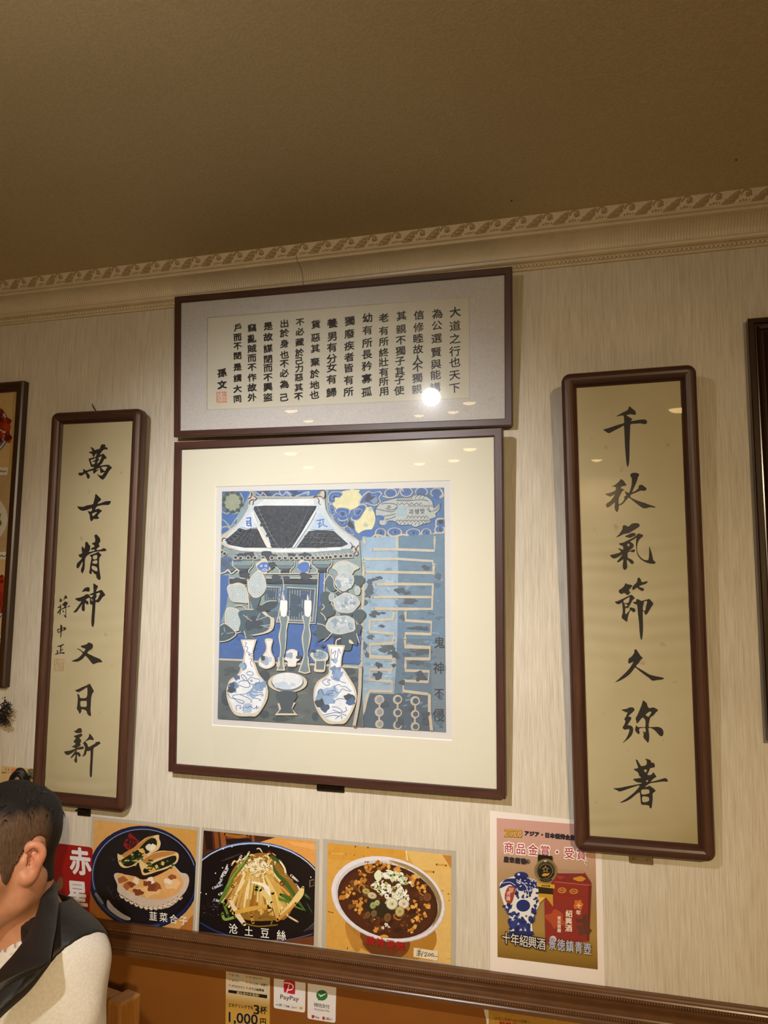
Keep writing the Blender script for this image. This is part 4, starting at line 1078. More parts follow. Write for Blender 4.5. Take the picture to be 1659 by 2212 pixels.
# eaves: rafters and end discs
g.poly([(240, 770), (700, 775), (1100, 770), (1480, 740), (1530, 830), (1100, 850), (640, 850), (230, 850)], (128, 148, 156))
for k in range(26):
    x = 260+48*k; g.stroke([(x, 775), (x+32, 820)], 5, CRM, smooth=0)
for (x, r) in ((400, 60), (600, 80), (860, 50), (1000, 60), (300, 50)): g.blot(x, 800, r, SLT, sq=0.5, seed=x)
for (x, y) in ((98, 768), (126, 784), (245, 826), (300, 832), (383, 828), (455, 830), (545, 832), (640, 830), (722, 834), (785, 834), (850, 834), (905, 832), (965, 832), (1030, 830), (1085, 830), (1140, 832), (1190, 830), (1235, 826), (1275, 824), (1330, 814), (1388, 814), (1448, 806), (1495, 806)):
    g.ell(x, y, 25, 23, CRM); g.ell(x, y, 18, 16, SLD)
# brackets, carved faces, beams
g.poly([(88, 830), (200, 830), (240, 960), (90, 990)], (74, 102, 140), smooth=2)
for k in range(8): g.blot(110+28*k, 880+20*(k % 3), 36, rg.choice(((56, 84, 132), (78, 92, 104), (96, 120, 140))), seed=k)
g.stroke([(88, 1000), (130, 985), (165, 960), (200, 1000), (260, 960), (290, 980)], 14, CRM)
for (x, y0) in ((335, 870), (785, 870), (1190, 860)):
    g.poly([(x-110, y0), (x+90, y0), (x+90, y0+40), (x-110, y0+40)], (124, 146, 152)); g.poly([(x-90, y0+42), (x+80, y0+42), (x+72, y0+76), (x-82, y0+76)], (96, 116, 124))
    g.poly([(x-50, y0+76), (x+44, y0+76), (x+30, y0+100), (x-36, y0+100)], SLT); g.poly([(x-58, y0+100), (x+50, y0+100), (x+50, y0+124), (x-58, y0+124)], SLD)
    g.stroke([(x-118, y0-8), (x-118, y0+44), (x-60, y0+96), (x-60, y0+130)], 9, CRM); g.stroke([(x+98, y0-8), (x+98, y0+44), (x+56, y0+96), (x+56, y0+130)], 9, CRM)
for k, (x, y) in enumerate(((555, 930), (990, 930))):
    g.blot(x, y, 78, CRM, n=14, jag=0.22, seed=k+30); g.poly([(x-78, y-4), (x-52, y-34), (x-20, y-52), (x+40, y-50), (x+56, y-20), (x+50, y+30), (x+20, y+52), (x-40, y+44)], BLU, smooth=3)
g.ring(525, 918, 14, 12, 5, WHT); g.ring(575, 918, 14, 12, 5, WHT); g.ring(562, 960, 30, 12, 5, WHT)
g.poly([(900, 935), (940, 920), (950, 890), (1000, 872), (1040, 895), (1042, 920), (1070, 935), (1040, 950), (1030, 980), (960, 985), (945, 955)], BLU, smooth=3)
g.blot(640, 910, 40, SLT, sq=1.0, seed=77)
g.stroke([(560, 1002), (900, 1000), (1150, 996)], 10, CRM)
C3()
for (x0, x1) in ((180, 360), (580, 760), (770, 1135)):
    g.poly([(x0, 155), (x1, 165), (x1, 210), (x0, 200)], SLD); g.stroke([(x0, 215), (x1, 220)], 10, CRM, smooth=0); g.stroke([(x0, 145), (x1, 148)], 9, CRM, smooth=0)
for (x, y, r) in ((250, 170, 60), (340, 110, 55), (680, 150, 60), (1000, 120, 70), (800, 140, 45)): g.blot(x, y, r, SLT, sq=0.6, seed=x+3)
# lattice doors
g.poly([(560, 210), (1130, 215), (1110, 640), (690, 620), (560, 400)], (86, 116, 138))
g.poly([(805, 245), (1110, 262), (1080, 610), (800, 600)], (58, 80, 98)); g.poly([(570, 240), (730, 245), (715, 400), (560, 380)], (58, 80, 98))
for k in range(9):
    g.stroke([(835+28*k, 275), (828+27*k, 590)], 5, (176, 192, 200), smooth=0, cap=False); g.stroke([(825, 285+34*k), (1085, 295+34*k)], 5, (70, 92, 110), smooth=0, cap=False)
for k in range(6):
    g.stroke([(585+26*k, 255), (580+25*k, 385)], 4, (170, 188, 198), smooth=0, cap=False)
for k in range(4): g.stroke([(575, 275+32*k), (722, 280+32*k)], 5, (64, 86, 104), smooth=0, cap=False)
for (x, y, r) in ((900, 380, 60), (890, 500, 70), (630, 320, 44), (1010, 330, 50)): g.blot(x, y, r, (56, 76, 96), seed=x+9)
for pts in ([(805, 245), (1110, 262), (1080, 608), (800, 598)], [(570, 238), (732, 244), (716, 402)], [(760, 160), (770, 245), (740, 400)], [(1140, 170), (1130, 400), (1112, 640), (690, 622)], [(740, 400), (710, 560), (690, 622)]):
    g.stroke(pts, 9, CRM, smooth=0)
g.stroke([(1145, 88), (1135, 330)], 9, CRM, smooth=0); g.stroke([(1215, 90), (1205, 330)], 10, CRM, smooth=0)
# candlesticks
def stick(pts, x0, y0):
    g.poly(pts, CRM, smooth=4); cx = sum(p[0] for p in pts)/len(pts)
    g.poly([(cx+(p[0]-cx)*0.70, p[1]) for p in pts], (112, 132, 142), smooth=4)
stick([(720, 560), (825, 560), (815, 640), (800, 720), (800, 760), (790, 900), (770, 1000), (775, 1060), (790, 1106), (690, 1106), (722, 1000), (730, 900), (712, 780), (735, 660)], 0, 0)
stick([(970, 555), (1065, 560), (1050, 660), (1065, 760), (1050, 860), (1030, 960), (1040, 1106), (950, 1106), (985, 980), (970, 860), (965, 780), (990, 660)], 0, 0)
C5()
g.poly([(705, 200), (770, 200), (770, 270), (785, 345), (685, 345), (715, 280)], CRM); g.poly([(722, 200), (755, 200), (755, 280), (765, 330), (702, 330), (730, 280)], (112, 132, 142))
g.poly([(985, 180), (1040, 200), (1045, 280), (1060, 365), (1000, 382), (925, 360), (960, 260)], CRM); g.poly([(995, 180), (1028, 200), (1030, 290), (1045, 355), (1000, 366), (942, 350), (975, 260)], (112, 132, 142))
C3()
g.ring(755, 330, 46, 50, 10, (66, 102, 170)); g.ring(1000, 345, 54, 40, 10, (60, 92, 150))
for x in (768, 1030):
    g.poly([(x-38, 400), (x-18, 385), (x+25, 388), (x+40, 405), (x+30, 550), (x-30, 550)], (240, 240, 238), smooth=2); g.poly([(x-12, 388), (x-4, 320), (x+8, 350), (x+10, 388)], (206, 206, 210), smooth=2)
# lotus group on the left
for pts in ([(165, 230), (280, 200), (350, 250), (390, 420), (380, 500)], [(380, 150), (390, 300), (430, 460)]): g.stroke(pts, 12, CRM)
def bud(pts):
    g.poly(pts, CRM, smooth=4); cx = sum(p[0] for p in pts)/len(pts); cy = sum(p[1] for p in pts)/len(pts)
    for k, q in enumerate((0.88, 0.78, 0.68, 0.58, 0.48, 0.38, 0.28, 0.18)):
        g.poly([(cx+(p[0]-cx)*q, cy+(p[1]-cy)*q) for p in pts], (168, 186, 196) if k % 2 == 0 else (190, 200, 200), smooth=4)
g.poly([(390, 300), (460, 340), (520, 330), (480, 460), (430, 470)], TEAL, smooth=2)
bud([(500, 55), (560, 130), (580, 230), (550, 310), (500, 350), (430, 350), (380, 260), (400, 150)])
bud([(160, 230), (300, 205), (370, 270), (385, 410), (300, 410), (210, 400), (170, 330)])
bud([(150, 470), (260, 480), (310, 540), (330, 650), (270, 720), (200, 700), (130, 620)])
leaf = [(290, 515), (360, 480), (460, 480), (520, 460), (600, 540), (665, 580), (655, 690), (590, 740), (450, 770), (360, 770), (300, 720), (320, 620)]
g.poly(leaf, CRM, smooth=4); g.poly([(440+(p[0]-470)*0.93, 620+(p[1]-620)*0.93) for p in leaf], (66, 90, 104), smooth=4); g.blot(440, 640, 80, SLT, seed=2)
for pts in ([(420, 610), (370, 575), (330, 545)], [(470, 600), (500, 550), (510, 530)], [(480, 600), (560, 570), (610, 550)], [(520, 660), (590, 655), (630, 650)], [(550, 670), (610, 680), (640, 685)], [(380, 590), (365, 555)]): g.stroke(pts, 7, (172, 184, 184))
g.poly([(470, 470), (540, 420), (640, 395), (700, 400), (690, 450), (600, 500), (500, 510)], SLT, smooth=3); g.stroke([(520, 440), (600, 395), (690, 392)], 8, CRM)
g.poly([(580, 520), (640, 505), (700, 510), (690, 560), (640, 570)], TEAL, smooth=3)
g.poly([(80, 680), (140, 640), (240, 720), (240, 770), (150, 820), (75, 815)], (62, 84, 96), smooth=3); g.stroke([(80, 660), (140, 640), (250, 740), (200, 800), (130, 830), (76, 835)], 11, CRM)
for pts in ([(110, 740), (90, 760)], [(130, 730), (120, 680)], [(150, 745), (220, 735)]): g.stroke(pts, 6, (176, 186, 184))
for pts in ([(240, 450), (310, 445), (360, 480)], [(340, 720), (360, 800)], [(420, 770), (440, 800)], [(300, 730), (250, 745)]): g.stroke(pts, 10, CRM)
g.poly([(350, 760), (440, 765), (430, 810), (370, 810)], TEAL)
# peony group on the right
g.poly([(1215, 150), (1280, 100), (1310, 190), (1340, 260), (1300, 290), (1230, 240)], TEAL, smooth=3)
for (x, y, r) in ((1220, 370, 70), (1230, 500, 90), (1180, 600, 60), (1190, 740, 90), (1260, 700, 70), (1420, 800, 120), (1500, 780, 90), (1560, 700, 60), (1580, 560, 70), (1580, 180, 60), (1450, 520, 90), (1400, 310, 60)): g.blot(x, y, r, (62, 80, 90), n=12, jag=0.3, seed=x+11)
g.stroke([(1180, 490), (1210, 460), (1190, 430)], 9, CRM); g.stroke([(1200, 200), (1260, 110), (1310, 160), (1320, 240), (1390, 300)], 9, CRM); g.stroke([(1225, 600), (1210, 560), (1170, 520)], 9, CRM)
g.stroke([(1130, 640), (1190, 650), (1250, 690), (1290, 740)], 8, CRM); g.stroke([(1200, 830), (1250, 790), (1290, 740)], 9, CRM); g.stroke([(1590, 850), (1560, 750)], 10, CRM)
def peony(cx, cy, rx, ry, sd):
    g.blot(cx, cy, rx, CRM, n=11, jag=0.12, sq=ry/rx, seed=sd); g.blot(cx, cy, rx*0.93, (172, 186, 196), n=11, jag=0.12, sq=ry/rx, seed=sd)
    r2 = random.Random(sd)
    for k in range(26):
        a, q = r2.uniform(0, 6.28), r2.uniform(0, 0.72)
        g.blot(cx+rx*q*math.cos(a), cy+ry*q*math.sin(a), r2.uniform(10, 28), r2.choice(((150, 168, 182), (190, 200, 206), (132, 152, 170), (204, 210, 210))), n=8, jag=0.4, seed=r2.random())
C1()
g.blot(1440, 940, 130, CRM, n=12, jag=0.16, sq=0.55, seed=15); g.blot(1440, 940, 116, (172, 188, 192), n=12, jag=0.16, sq=0.55, seed=15)
for q in (0.8, 0.55): g.stroke([(1330, 950-20*q), (1390, 900), (1450, 920-40*q), (1480, 890), (1550, 950)], 7, CRM)
C3()
peony(1430, 180, 106, 100, 41); peony(1455, 415, 140, 118, 42); peony(1395, 650, 165, 108, 43)
g.ell(1288, 355, 32, 46, CRM); g.ell(1288, 355, 25, 38, (150, 172, 184)); g.ell(1570, 280, 32, 50, CRM); g.ell(1570, 280, 25, 42, (160, 178, 186)); g.stroke([(1290, 400), (1300, 440), (1330, 450)], 9, CRM)
g.poly([(1310, 770), (1400, 770), (1390, 880), (1310, 880)], SLD); g.stroke([(1335, 880), (1340, 820), (1385, 800)], 9, WHT, smooth=2)
g.poly([(1480, 810), (1510, 830), (1530, 860), (1480, 850)], CRM, smooth=2)
# small white vase, cup, incense bowl
C5()
v = [(565, 5), (650, 5), (635, 90), (640, 150), (672, 220), (665, 290), (580, 328), (500, 290), (500, 220), (560, 150), (578, 90)]
g.poly(v, CRM, smooth=4); g.poly([(605, 10), (606, 5), (640, 14), (622, 90), (626, 150), (660, 225), (650, 285), (582, 315), (512, 285), (512, 225), (575, 150), (592, 90), (578, 14)], (226, 228, 230), smooth=3)
g.blot(560, 240, 50, (158, 178, 200), seed=12); g.blot(540, 205, 28, SLT, seed=13); g.blot(620, 220, 26, (184, 198, 216), seed=14)
g.ell(605, 8, 42, 14, CRM); g.ell(605, 8, 32, 9, (214, 206, 196))
cup = [(795, 140), (850, 110), (915, 130), (920, 180), (955, 215), (910, 250), (900, 300), (815, 300), (810, 250), (770, 220), (795, 185)]
g.poly(cup, CRM, smooth=4); g.poly([(856+(p[0]-856)*0.86, 210+(p[1]-210)*0.88) for p in cup], (226, 228, 230), smooth=4); g.blot(830, 175, 34, (146, 170, 190), seed=17); g.blot(935, 200, 34, SLT, sq=0.7, seed=18)
bowl = [(1058, 160), (1150, 115), (1245, 160), (1250, 220), (1225, 250), (1215, 350), (1150, 362), (1095, 345), (1110, 260), (1075, 210)]
g.poly(bowl, CRM, smooth=3); g.ell(1160, 180, 72, 46, (128, 160, 180)); g.poly([(1122, 240), (1215, 240), (1205, 335), (1120, 330)], (96, 112, 118))
for x in (1155, 1175, 1192): g.stroke([(x, 190), (x, 120)], 5, SLT, smooth=0)
for (x, y) in ((1105, 170), (1130, 195), (1110, 190), (1165, 205), (1150, 192)): g.ell(x, y, 6, 5, SLT)
g.blot(1190, 75, 20, SLT, seed=19); g.blot(1095, 135, 26, SLT, sq=0.6, seed=20)
# footed dish
g.ell(810, 475, 212, 108, CRM); g.ell(810, 472, 176, 100, (104, 114, 120)); g.ell(808, 458, 166, 92, (222, 228, 234))
for (x, y, r) in ((740, 500, 60), (800, 525, 50), (870, 500, 30)): g.blot(x, y, r, (190, 206, 226), sq=0.6, seed=x+2)
g.poly([(690, 575), (900, 575), (880, 680), (720, 690)], (62, 74, 84), smooth=2); g.poly([(700, 700), (900, 690), (860, 760), (920, 830), (670, 830), (720, 770)], CRM); g.poly([(720, 690), (880, 680), (855, 755), (885, 810), (700, 808), (740, 760)], (62, 74, 84))
# big vases
def vase(neck, body, inner):
    g.poly(neck, CRM); g.poly(body, CRM, smooth=5); g.poly(inner, (226, 232, 240), smooth=5)
vase([(300, 8), (475, 5), (435, 140), (440, 260), (320, 260), (340, 140)], [(320, 250), (440, 245), (500, 380), (575, 480), (600, 590), (570, 700), (480, 830), (400, 842), (250, 830), (175, 720), (145, 580), (180, 450), (280, 370)],
     [(345, 255), (425, 252), (480, 390), (555, 490), (570, 590), (540, 700), (465, 800), (260, 795), (195, 700), (165, 580), (200, 460), (300, 380)])
g.poly([(322, 20), (452, 18), (420, 140), (428, 330), (338, 330), (356, 140)], (236, 238, 242))
BK = (58, 92, 160)
for (x, y, r, c) in ((330, 290, 44, (140, 170, 206)), (220, 520, 60, (112, 140, 176)), (200, 555, 40, SLT), (210, 500, 30, (60, 80, 106)), (500, 520, 60, (130, 162, 200)), (540, 500, 40, (120, 150, 190)), (430, 600, 50, (170, 194, 222)), (370, 760, 50, (168, 192, 220)), (260, 420, 30, (90, 110, 140))): g.blot(x, y, r, c, seed=x+y)
for pts in ([(345, 40), (365, 45), (350, 80), (380, 95), (365, 140), (400, 150), (385, 175), (420, 160)], [(395, 180), (425, 190)], [(400, 215), (425, 220), (405, 260), (425, 300)], [(340, 260), (360, 300), (330, 340)],
            [(360, 375), (390, 355), (430, 365), (435, 390), (400, 395), (370, 385)], [(305, 395), (330, 390), (370, 440), (360, 455), (330, 440), (305, 400)], [(380, 460), (395, 430), (420, 415), (450, 430), (500, 440), (505, 465), (470, 490), (420, 495), (385, 465)], [(265, 490), (300, 460), (370, 455), (400, 500), (390, 525), (340, 525), (280, 500)],
            [(440, 500), (430, 540), (400, 580), (330, 600), (230, 610), (215, 630), (240, 650), (320, 670), (340, 690), (320, 705)], [(300, 610), (360, 630), (420, 670), (410, 690)], [(400, 580), (450, 620), (530, 600), (545, 615), (520, 620)], [(420, 570), (480, 580), (540, 585)], [(400, 600), (440, 640), (490, 650), (520, 665), (500, 670)],
            [(160, 590), (190, 640), (230, 650), (280, 690), (330, 700)], [(260, 780), (250, 730), (300, 725), (290, 760), (330, 740), (325, 780)], [(345, 735), (380, 750), (400, 730), (450, 760), (480, 720), (470, 760), (500, 740)], [(215, 410), (250, 400), (240, 430), (280, 415)]): g.stroke(pts, 6.5, BK, smooth=3)
g.ell(418, 455, 12, 12, BK); g.ell(418, 455, 5, 5, WHT)
vase([(1240, 60), (1435, 70), (1400, 200), (1390, 320), (1265, 315), (1270, 200)], [(1265, 300), (1395, 310), (1480, 420), (1555, 560), (1550, 700), (1450, 900), (1350, 925), (1230, 910), (1120, 760), (1090, 600), (1130, 470), (1250, 380)],
     [(1285, 300), (1375, 310), (1450, 420), (1530, 560), (1525, 700), (1420, 880), (1260, 880), (1140, 740), (1110, 600), (1155, 480), (1270, 390)])
g.poly([(1262, 80), (1412, 88), (1385, 200), (1375, 330), (1282, 325), (1290, 200)], (236, 238, 242))
for (x, y, r, c) in ((1330, 340, 50, (110, 136, 176)), (1350, 400, 60, (130, 156, 196)), (1320, 240, 30, (150, 178, 210)), (1180, 620, 70, (130, 156, 190)), (1160, 700, 50, SLT), (1230, 740, 50, (60, 80, 110)), (1480, 640, 50, SLT), (1500, 680, 50, (70, 96, 140)), (1280, 580, 70, (160, 186, 216)), (1260, 660, 60, (140, 170, 206))): g.blot(x, y, r, c, seed=x+y)
for pts in ([(1285, 110), (1290, 160), (1310, 150), (1335, 130), (1320, 200), (1350, 210), (1360, 130), (1370, 110), (1385, 160)], [(1285, 220), (1320, 240)], [(1185, 470), (1230, 435), (1275, 450), (1240, 460), (1270, 490), (1230, 505), (1190, 475)], [(1280, 400), (1300, 440), (1340, 430), (1380, 460), (1440, 480)],
            [(1320, 515), (1370, 495), (1400, 520), (1440, 520), (1500, 570), (1450, 560), (1400, 545), (1370, 590), (1330, 570), (1320, 520)], [(1150, 600), (1145, 570), (1170, 550), (1190, 590), (1220, 610), (1250, 570), (1320, 560), (1240, 600), (1310, 590), (1230, 610), (1310, 620)], [(1310, 690), (1360, 650), (1440, 660), (1500, 710), (1525, 720)],
            [(1290, 740), (1350, 745), (1400, 780), (1380, 800), (1300, 770)], [(1400, 800), (1450, 780), (1440, 740)], [(1200, 830), (1280, 810), (1350, 800), (1450, 835)], [(1220, 850), (1300, 830), (1370, 840)], [(1330, 870), (1390, 830), (1400, 870)]): g.stroke(pts, 6.5, BK, smooth=3)
# frame strip between still life and wall, trim the print to its edges
g.stroke([(1600, 300), (1590, 600), (1560, 800), (1530, 955)], 36, (186, 178, 166), smooth=3)
g.build('painting', print_mat('gouache_print', 0.10, 55, rough=0.6, spec=0.3, fine=0.05, glare_veil=0.14), pic)  # haze of the glass painted into the picture's colours
# ------------------------------------------------------------------ sheets on the wall
def film_mat():
    m = bpy.data.materials.new('laminate_film'); m.use_nodes = True
    t = m.node_tree; b = t.nodes['Principled BSDF']
    b.inputs['Base Color'].default_value = (0.62, 0.58, 0.50, 1); b.inputs['Roughness'].default_value = 0.22; b.inputs['Alpha'].default_value = 0.34
    return m
M_FILM = film_mat()
M_PRINT = print_mat('glossy_print', 0.0, rough=0.32, spec=0.45, coat=0.25)
M_FOOD = print_mat('food_print', 0.07, 70, rough=0.32, spec=0.45, coat=0.25, fine=0.04)
M_STICK = print_mat('sticker_print', 0.0, rough=0.4, spec=0.45, coat=0.15)

def px2(crop, pts): return [(crop[0]+x/crop[2], crop[1]+y/crop[2]) for x, y in pts]
def sheet(name, corners, y_back, y_front, mat, root, r=0.0):
    """thin sheet whose front corners project to the given photograph points"""
    o = root.matrix_world.translation
    Q = [WALL.at(px, py, y_front) for px, py in corners]
    n = len(Q)
    V = [(x-o.x, y_front-o.y, z-o.z) for x, z in Q]+[(x-o.x, y_back-o.y, z-o.z) for x, z in Q]
    F = [tuple(range(n)), tuple(range(2*n-1, n-1, -1))]+[(i, n+i, n+(i+1) % n, (i+1) % n) for i in range(n)]
    return mesh_obj(name, V, F, mat, root)
def base_of(corners, y=0.0):
    a, b = WALL.at(*corners[-1], y), WALL.at(*corners[-2], y)
    return Vector(((a[0]+b[0])/2, y, min(a[1], b[1])))
def rounded(c, rad, which, n=5):
    out = []
    for i, p in enumerate(c):
        if i not in which: out.append(p); continue
        a, b = np.array(c[i-1], float), np.array(c[(i+1) % len(c)], float); p = np.array(p, float)
        u = (a-p)/np.linalg.norm(a-p); v = (b-p)/np.linalg.norm(b-p)
        for k in range(n+1):
            t = k/n; out.append(tuple(p+u*rad*(1-t)**2+v*rad*t**2))
    return out

# ---- stuffed pancakes
K1 = (200, 1720, 4.608)
c1 = [(203.5, 1770.5), (426.5, 1793.5), (415.8, 2011.5), (191.5, 1981)]
f1 = [(198.5, 1763), (431.5, 1787), (420.5, 2017), (186, 1986.5)]
r = empty('dish_poster', Matrix.Translation(base_of(f1)), 'laminated dish photo of stuffed pancakes on a dark plate, nearest the man', 'poster', 'laminated dish photos above the rail')
sheet('laminate', f1, -0.0002, -0.0009, M_FILM, r)
d = Draw(WALL, -0.00095); d.trim(c1); d.region(*K1)
d.poly([(-60, 150), (1100, 260), (1100, 1420), (-100, 1300)], (208, 158, 92))
d.poly([(600, 280), (1060, 320), (1030, 640), (900, 480)], (200, 150, 76)); d.poly([(-40, 880), (60, 1000), (300, 1240), (-60, 1210)], (176, 112, 52)); d.poly([(860, 1320), (1000, 1180), (1000, 1360)], (176, 110, 50))
NAVY = (22, 30, 66)
d.ell(505, 808, 555, 512, NAVY, rot=14); d.ell(512, 812, 528, 488, (30, 42, 86), rot=14); d.ell(520, 806, 508, 466, (24, 20, 24), rot=14); d.ell(525, 800, 470, 436, (28, 23, 27), rot=14)
d.ring(516, 808, 522, 480, 6, (150, 156, 180), rot=14, a0=150, a1=330); d.ring(512, 810, 534, 492, 18, (60, 74, 120), rot=14, a0=60, a1=140)
d.poly([(150, 1030), (210, 1100), (300, 1170), (380, 1215), (340, 1235), (240, 1190), (150, 1110)], (190, 188, 200), smooth=3); d.poly([(40, 960), (110, 1060), (90, 1070), (20, 980)], (120, 130, 170), smooth=2)
d.poly([(370, 362), (480, 462), (372, 556), (302, 488)], (128, 30, 34)); d.char("福", 385, 470, 120, 130, (36, 18, 20), 0.012, 0.55)
for (x, y, l) in ((190, 600, 40), (150, 900, 60), (180, 950, 70), (240, 980, 50)): d.stroke([(x, y), (x+l*0.4, y+l), (x+l*0.9, y+l*0.4)], 7, (58, 52, 60))
CR1 = (224, 192, 138); CR2 = (186, 128, 66)
h1 = [(248, 572), (290, 585), (400, 520), (520, 420), (610, 392), (660, 386), (662, 420), (678, 470), (655, 530), (590, 570), (480, 650), (390, 700), (310, 712), (262, 672)]
d.poly(h1, CR1, smooth=3); d.poly([(300, 575), (420, 505), (540, 415), (610, 400), (560, 440), (440, 530), (330, 610)], CR2, smooth=3)
d.poly([(285, 640), (340, 600), (460, 520), (540, 440), (610, 415), (640, 450), (630, 500), (560, 560), (470, 630), (390, 690), (320, 695)], (26, 32, 22), smooth=3)
h2 = [(464, 665), (500, 640), (560, 590), (660, 545), (760, 545), (840, 560), (858, 600), (835, 665), (740, 720), (640, 750), (560, 778), (500, 784), (480, 730)]
rg = random.Random(3)
def bits(cs, n, xr, yr, rr, sq=0.6):
    for k in range(n): d.blot(rg.uniform(*xr), rg.uniform(*yr), rg.uniform(*rr), rg.choice(cs), n=7, jag=0.4, sq=sq, seed=rg.random())
GR = ((58, 92, 36), (96, 128, 56), (34, 58, 26), (214, 172, 88), (40, 70, 30))
for (a, b) in (((310, 650), (360, 620)), ((420, 590), (470, 640)), ((340, 670), (400, 660)), ((400, 560), (440, 600))): bits(GR, 7, (a[0]-40, b[0]+30), (a[1]-30, b[1]+30), (8, 20))
d.blot(575, 520, 40, (226, 214, 190), seed=4); d.blot(600, 505, 26, (238, 228, 204), seed=5); d.blot(490, 545, 26, (216, 176, 96), seed=6); d.blot(520, 590, 24, (208, 168, 104), seed=8)
wd = [(212, 792), (250, 762), (380, 790), (480, 800), (640, 760), (790, 690), (840, 720), (880, 760), (940, 775), (962, 840), (930, 940), (870, 1010), (830, 1060), (750, 1110), (620, 1125), (520, 1110), (420, 1060), (330, 1010), (250, 950), (246, 880)]
d.poly(wd, (206, 186, 168), smooth=3)
for k in range(13):
    x = 270+48*k; y = 960+150*math.sin(math.pi*(k+1)/14.5)
    d.stroke([(x, y-10), (x+24, y+16), (x+44, y+2)], 16, (226, 208, 180)); d.stroke([(x+8, y+22), (x+34, y+28)], 6, (120, 104, 96))
d.poly([(255, 770), (380, 795), (500, 800), (650, 765), (790, 700), (850, 760), (905, 850), (870, 940), (760, 1010), (600, 1025), (440, 985), (330, 930), (265, 860)], (222, 168, 104), smooth=3)
d.poly([(300, 770), (420, 795), (500, 830), (640, 790), (780, 710), (700, 700), (480, 730)], (40, 26, 20), smooth=3)
d.blot(560, 940, 120, (232, 188, 128), sq=0.5, seed=9); d.blot(800, 860, 70, (234, 192, 136), seed=10); d.blot(575, 855, 46, (240, 226, 206), seed=11); d.blot(750, 850, 46, (238, 220, 196), sq=0.6, seed=12); d.blot(430, 840, 34, (234, 214, 190), seed=13)
for (x, y, q) in ((300, 830, 50), (455, 955, 46), (640, 900, 56), (540, 870, 40), (790, 800, 40), (380, 880, 40), (590, 910, 50), (340, 900, 40)): d.blot(x, y, q, rg.choice(((150, 86, 46), (128, 66, 42), (164, 98, 54))), sq=0.75, seed=x)
d.poly(h2, CR1, smooth=3); d.poly([(500, 640), (600, 575), (720, 548), (830, 562), (760, 590), (640, 620), (540, 670)], CR2, smooth=3)
d.poly([(505, 730), (560, 690), (640, 650), (740, 610), (820, 590), (835, 630), (800, 670), (700, 715), (600, 745), (520, 765)], (30, 34, 24), smooth=3)
bits(GR, 26, (520, 810), (640, 720), (8, 18)); bits(((226, 178, 90), (214, 160, 80)), 9, (530, 640), (690, 745), (10, 22))
for (x, y, q) in ((700, 665, 20), (640, 700, 18)): d.blot(x, y, q, (214, 180, 110), seed=x)
for ch, x, y in (("韮", 603, 1195), ("菜", 706, 1205), ("合", 806, 1222), ("子", 905, 1238)): d.char(ch, x, y, 84, 96, (238, 234, 224), 0.012, 0.12)
d.build('print', M_FOOD, r)

# ---- shredded potato
K2 = (420, 1780, 5.925)
c2 = px2(K2, [(118, 82), (1552, 222), (1527, 1555), (52, 1375)]); f2 = px2(K2, [(92, 42), (1602, 196), (1578, 1612), (22, 1412)])
r = empty('dish_poster', Matrix.Translation(base_of(f2)), 'laminated dish photo of shredded potato in a black bowl, middle of the three', 'poster', 'laminated dish photos above the rail')
sheet('laminate', f2, -0.0002, -0.0009, M_FILM, r)
d = Draw(WALL, -0.00095); d.trim(c2); d.region(*K2); rg = random.Random(8)
d.rect(0, 0, 1700, 1700, (78, 42, 24))
for (x0, x1, c) in ((120, 220, (44, 24, 18)), (240, 300, (130, 74, 38)), (320, 390, (150, 86, 44)), (400, 700, (120, 72, 34)), (720, 760, (140, 80, 44))): d.poly([(x0, 60), (x1, 80), (x1+20, 330), (x0+30, 330)], c)
d.stroke([(380, 130), (560, 165), (680, 140)], 36, (160, 100, 44)); d.poly([(400, 190), (700, 180), (760, 260), (420, 260)], (46, 26, 18))
d.poly([(840, 230), (1060, 165), (1600, 210), (1600, 600), (1100, 300)], (222, 158, 82)); d.poly([(1200, 220), (1600, 260), (1600, 340), (1250, 270)], (230, 172, 100))
d.ell(790, 880, 900, 652, (30, 42, 84), rot=5); d.ell(790, 884, 888, 640, (150, 178, 222), rot=5); d.ell(790, 892, 880, 632, (26, 19, 19), rot=5)
d.ring(790, 880, 896, 648, 22, (70, 112, 190), rot=5, a0=235, a1=300); d.ring(790, 884, 886, 640, 8, (214, 222, 236), rot=5, a0=190, a1=350)
d.poly([(60, 1180), (300, 1330), (700, 1440), (1100, 1440), (1540, 1340), (1540, 1560), (60, 1400)], (20, 18, 24)); d.stroke([(70, 1260), (300, 1380), (640, 1470), (1000, 1500), (1300, 1470), (1530, 1400)], 20, (40, 52, 96)); d.stroke([(900, 1490), (1200, 1480), (1500, 1410)], 8, (140, 96, 70)); d.poly([(1100, 1510), (1540, 1430), (1540, 1600), (1200, 1560)], (110, 60, 34))
for (x, y) in ((480, 420), (430, 445), (540, 400)): d.stroke([(x-80, y+30), (x, y), (x+70, y-20)], 12, (70, 56, 48))
bits(((60, 60, 66), (80, 84, 90), (46, 42, 44)), 40, (90, 380), (950, 1180), (5, 16), 0.5)
for (x, y, l, a) in ((240, 820, 120, -0.35), (300, 780, 90, -0.9), (340, 700, 100, -1.2), (380, 650, 90, -1.0), (260, 970, 120, 0.3), (320, 900, 80, -0.4), (400, 600, 80, -1.3), (1240, 660, 110, 0.7), (1300, 780, 120, 0.9)): d.stroke([(x, y), (x+l*math.cos(a), y+l*math.sin(a))], [34, 20], (176, 180, 200) if x < 320 else (206, 206, 206), smooth=0)
mound = [(430, 1000), (400, 900), (440, 700), (520, 540), (640, 430), (820, 370), (960, 390), (1080, 500), (1200, 660), (1330, 830), (1310, 980), (1180, 1200), (1060, 1230), (760, 1240), (560, 1180)]
d.poly(mound, (150, 108, 42), smooth=3)
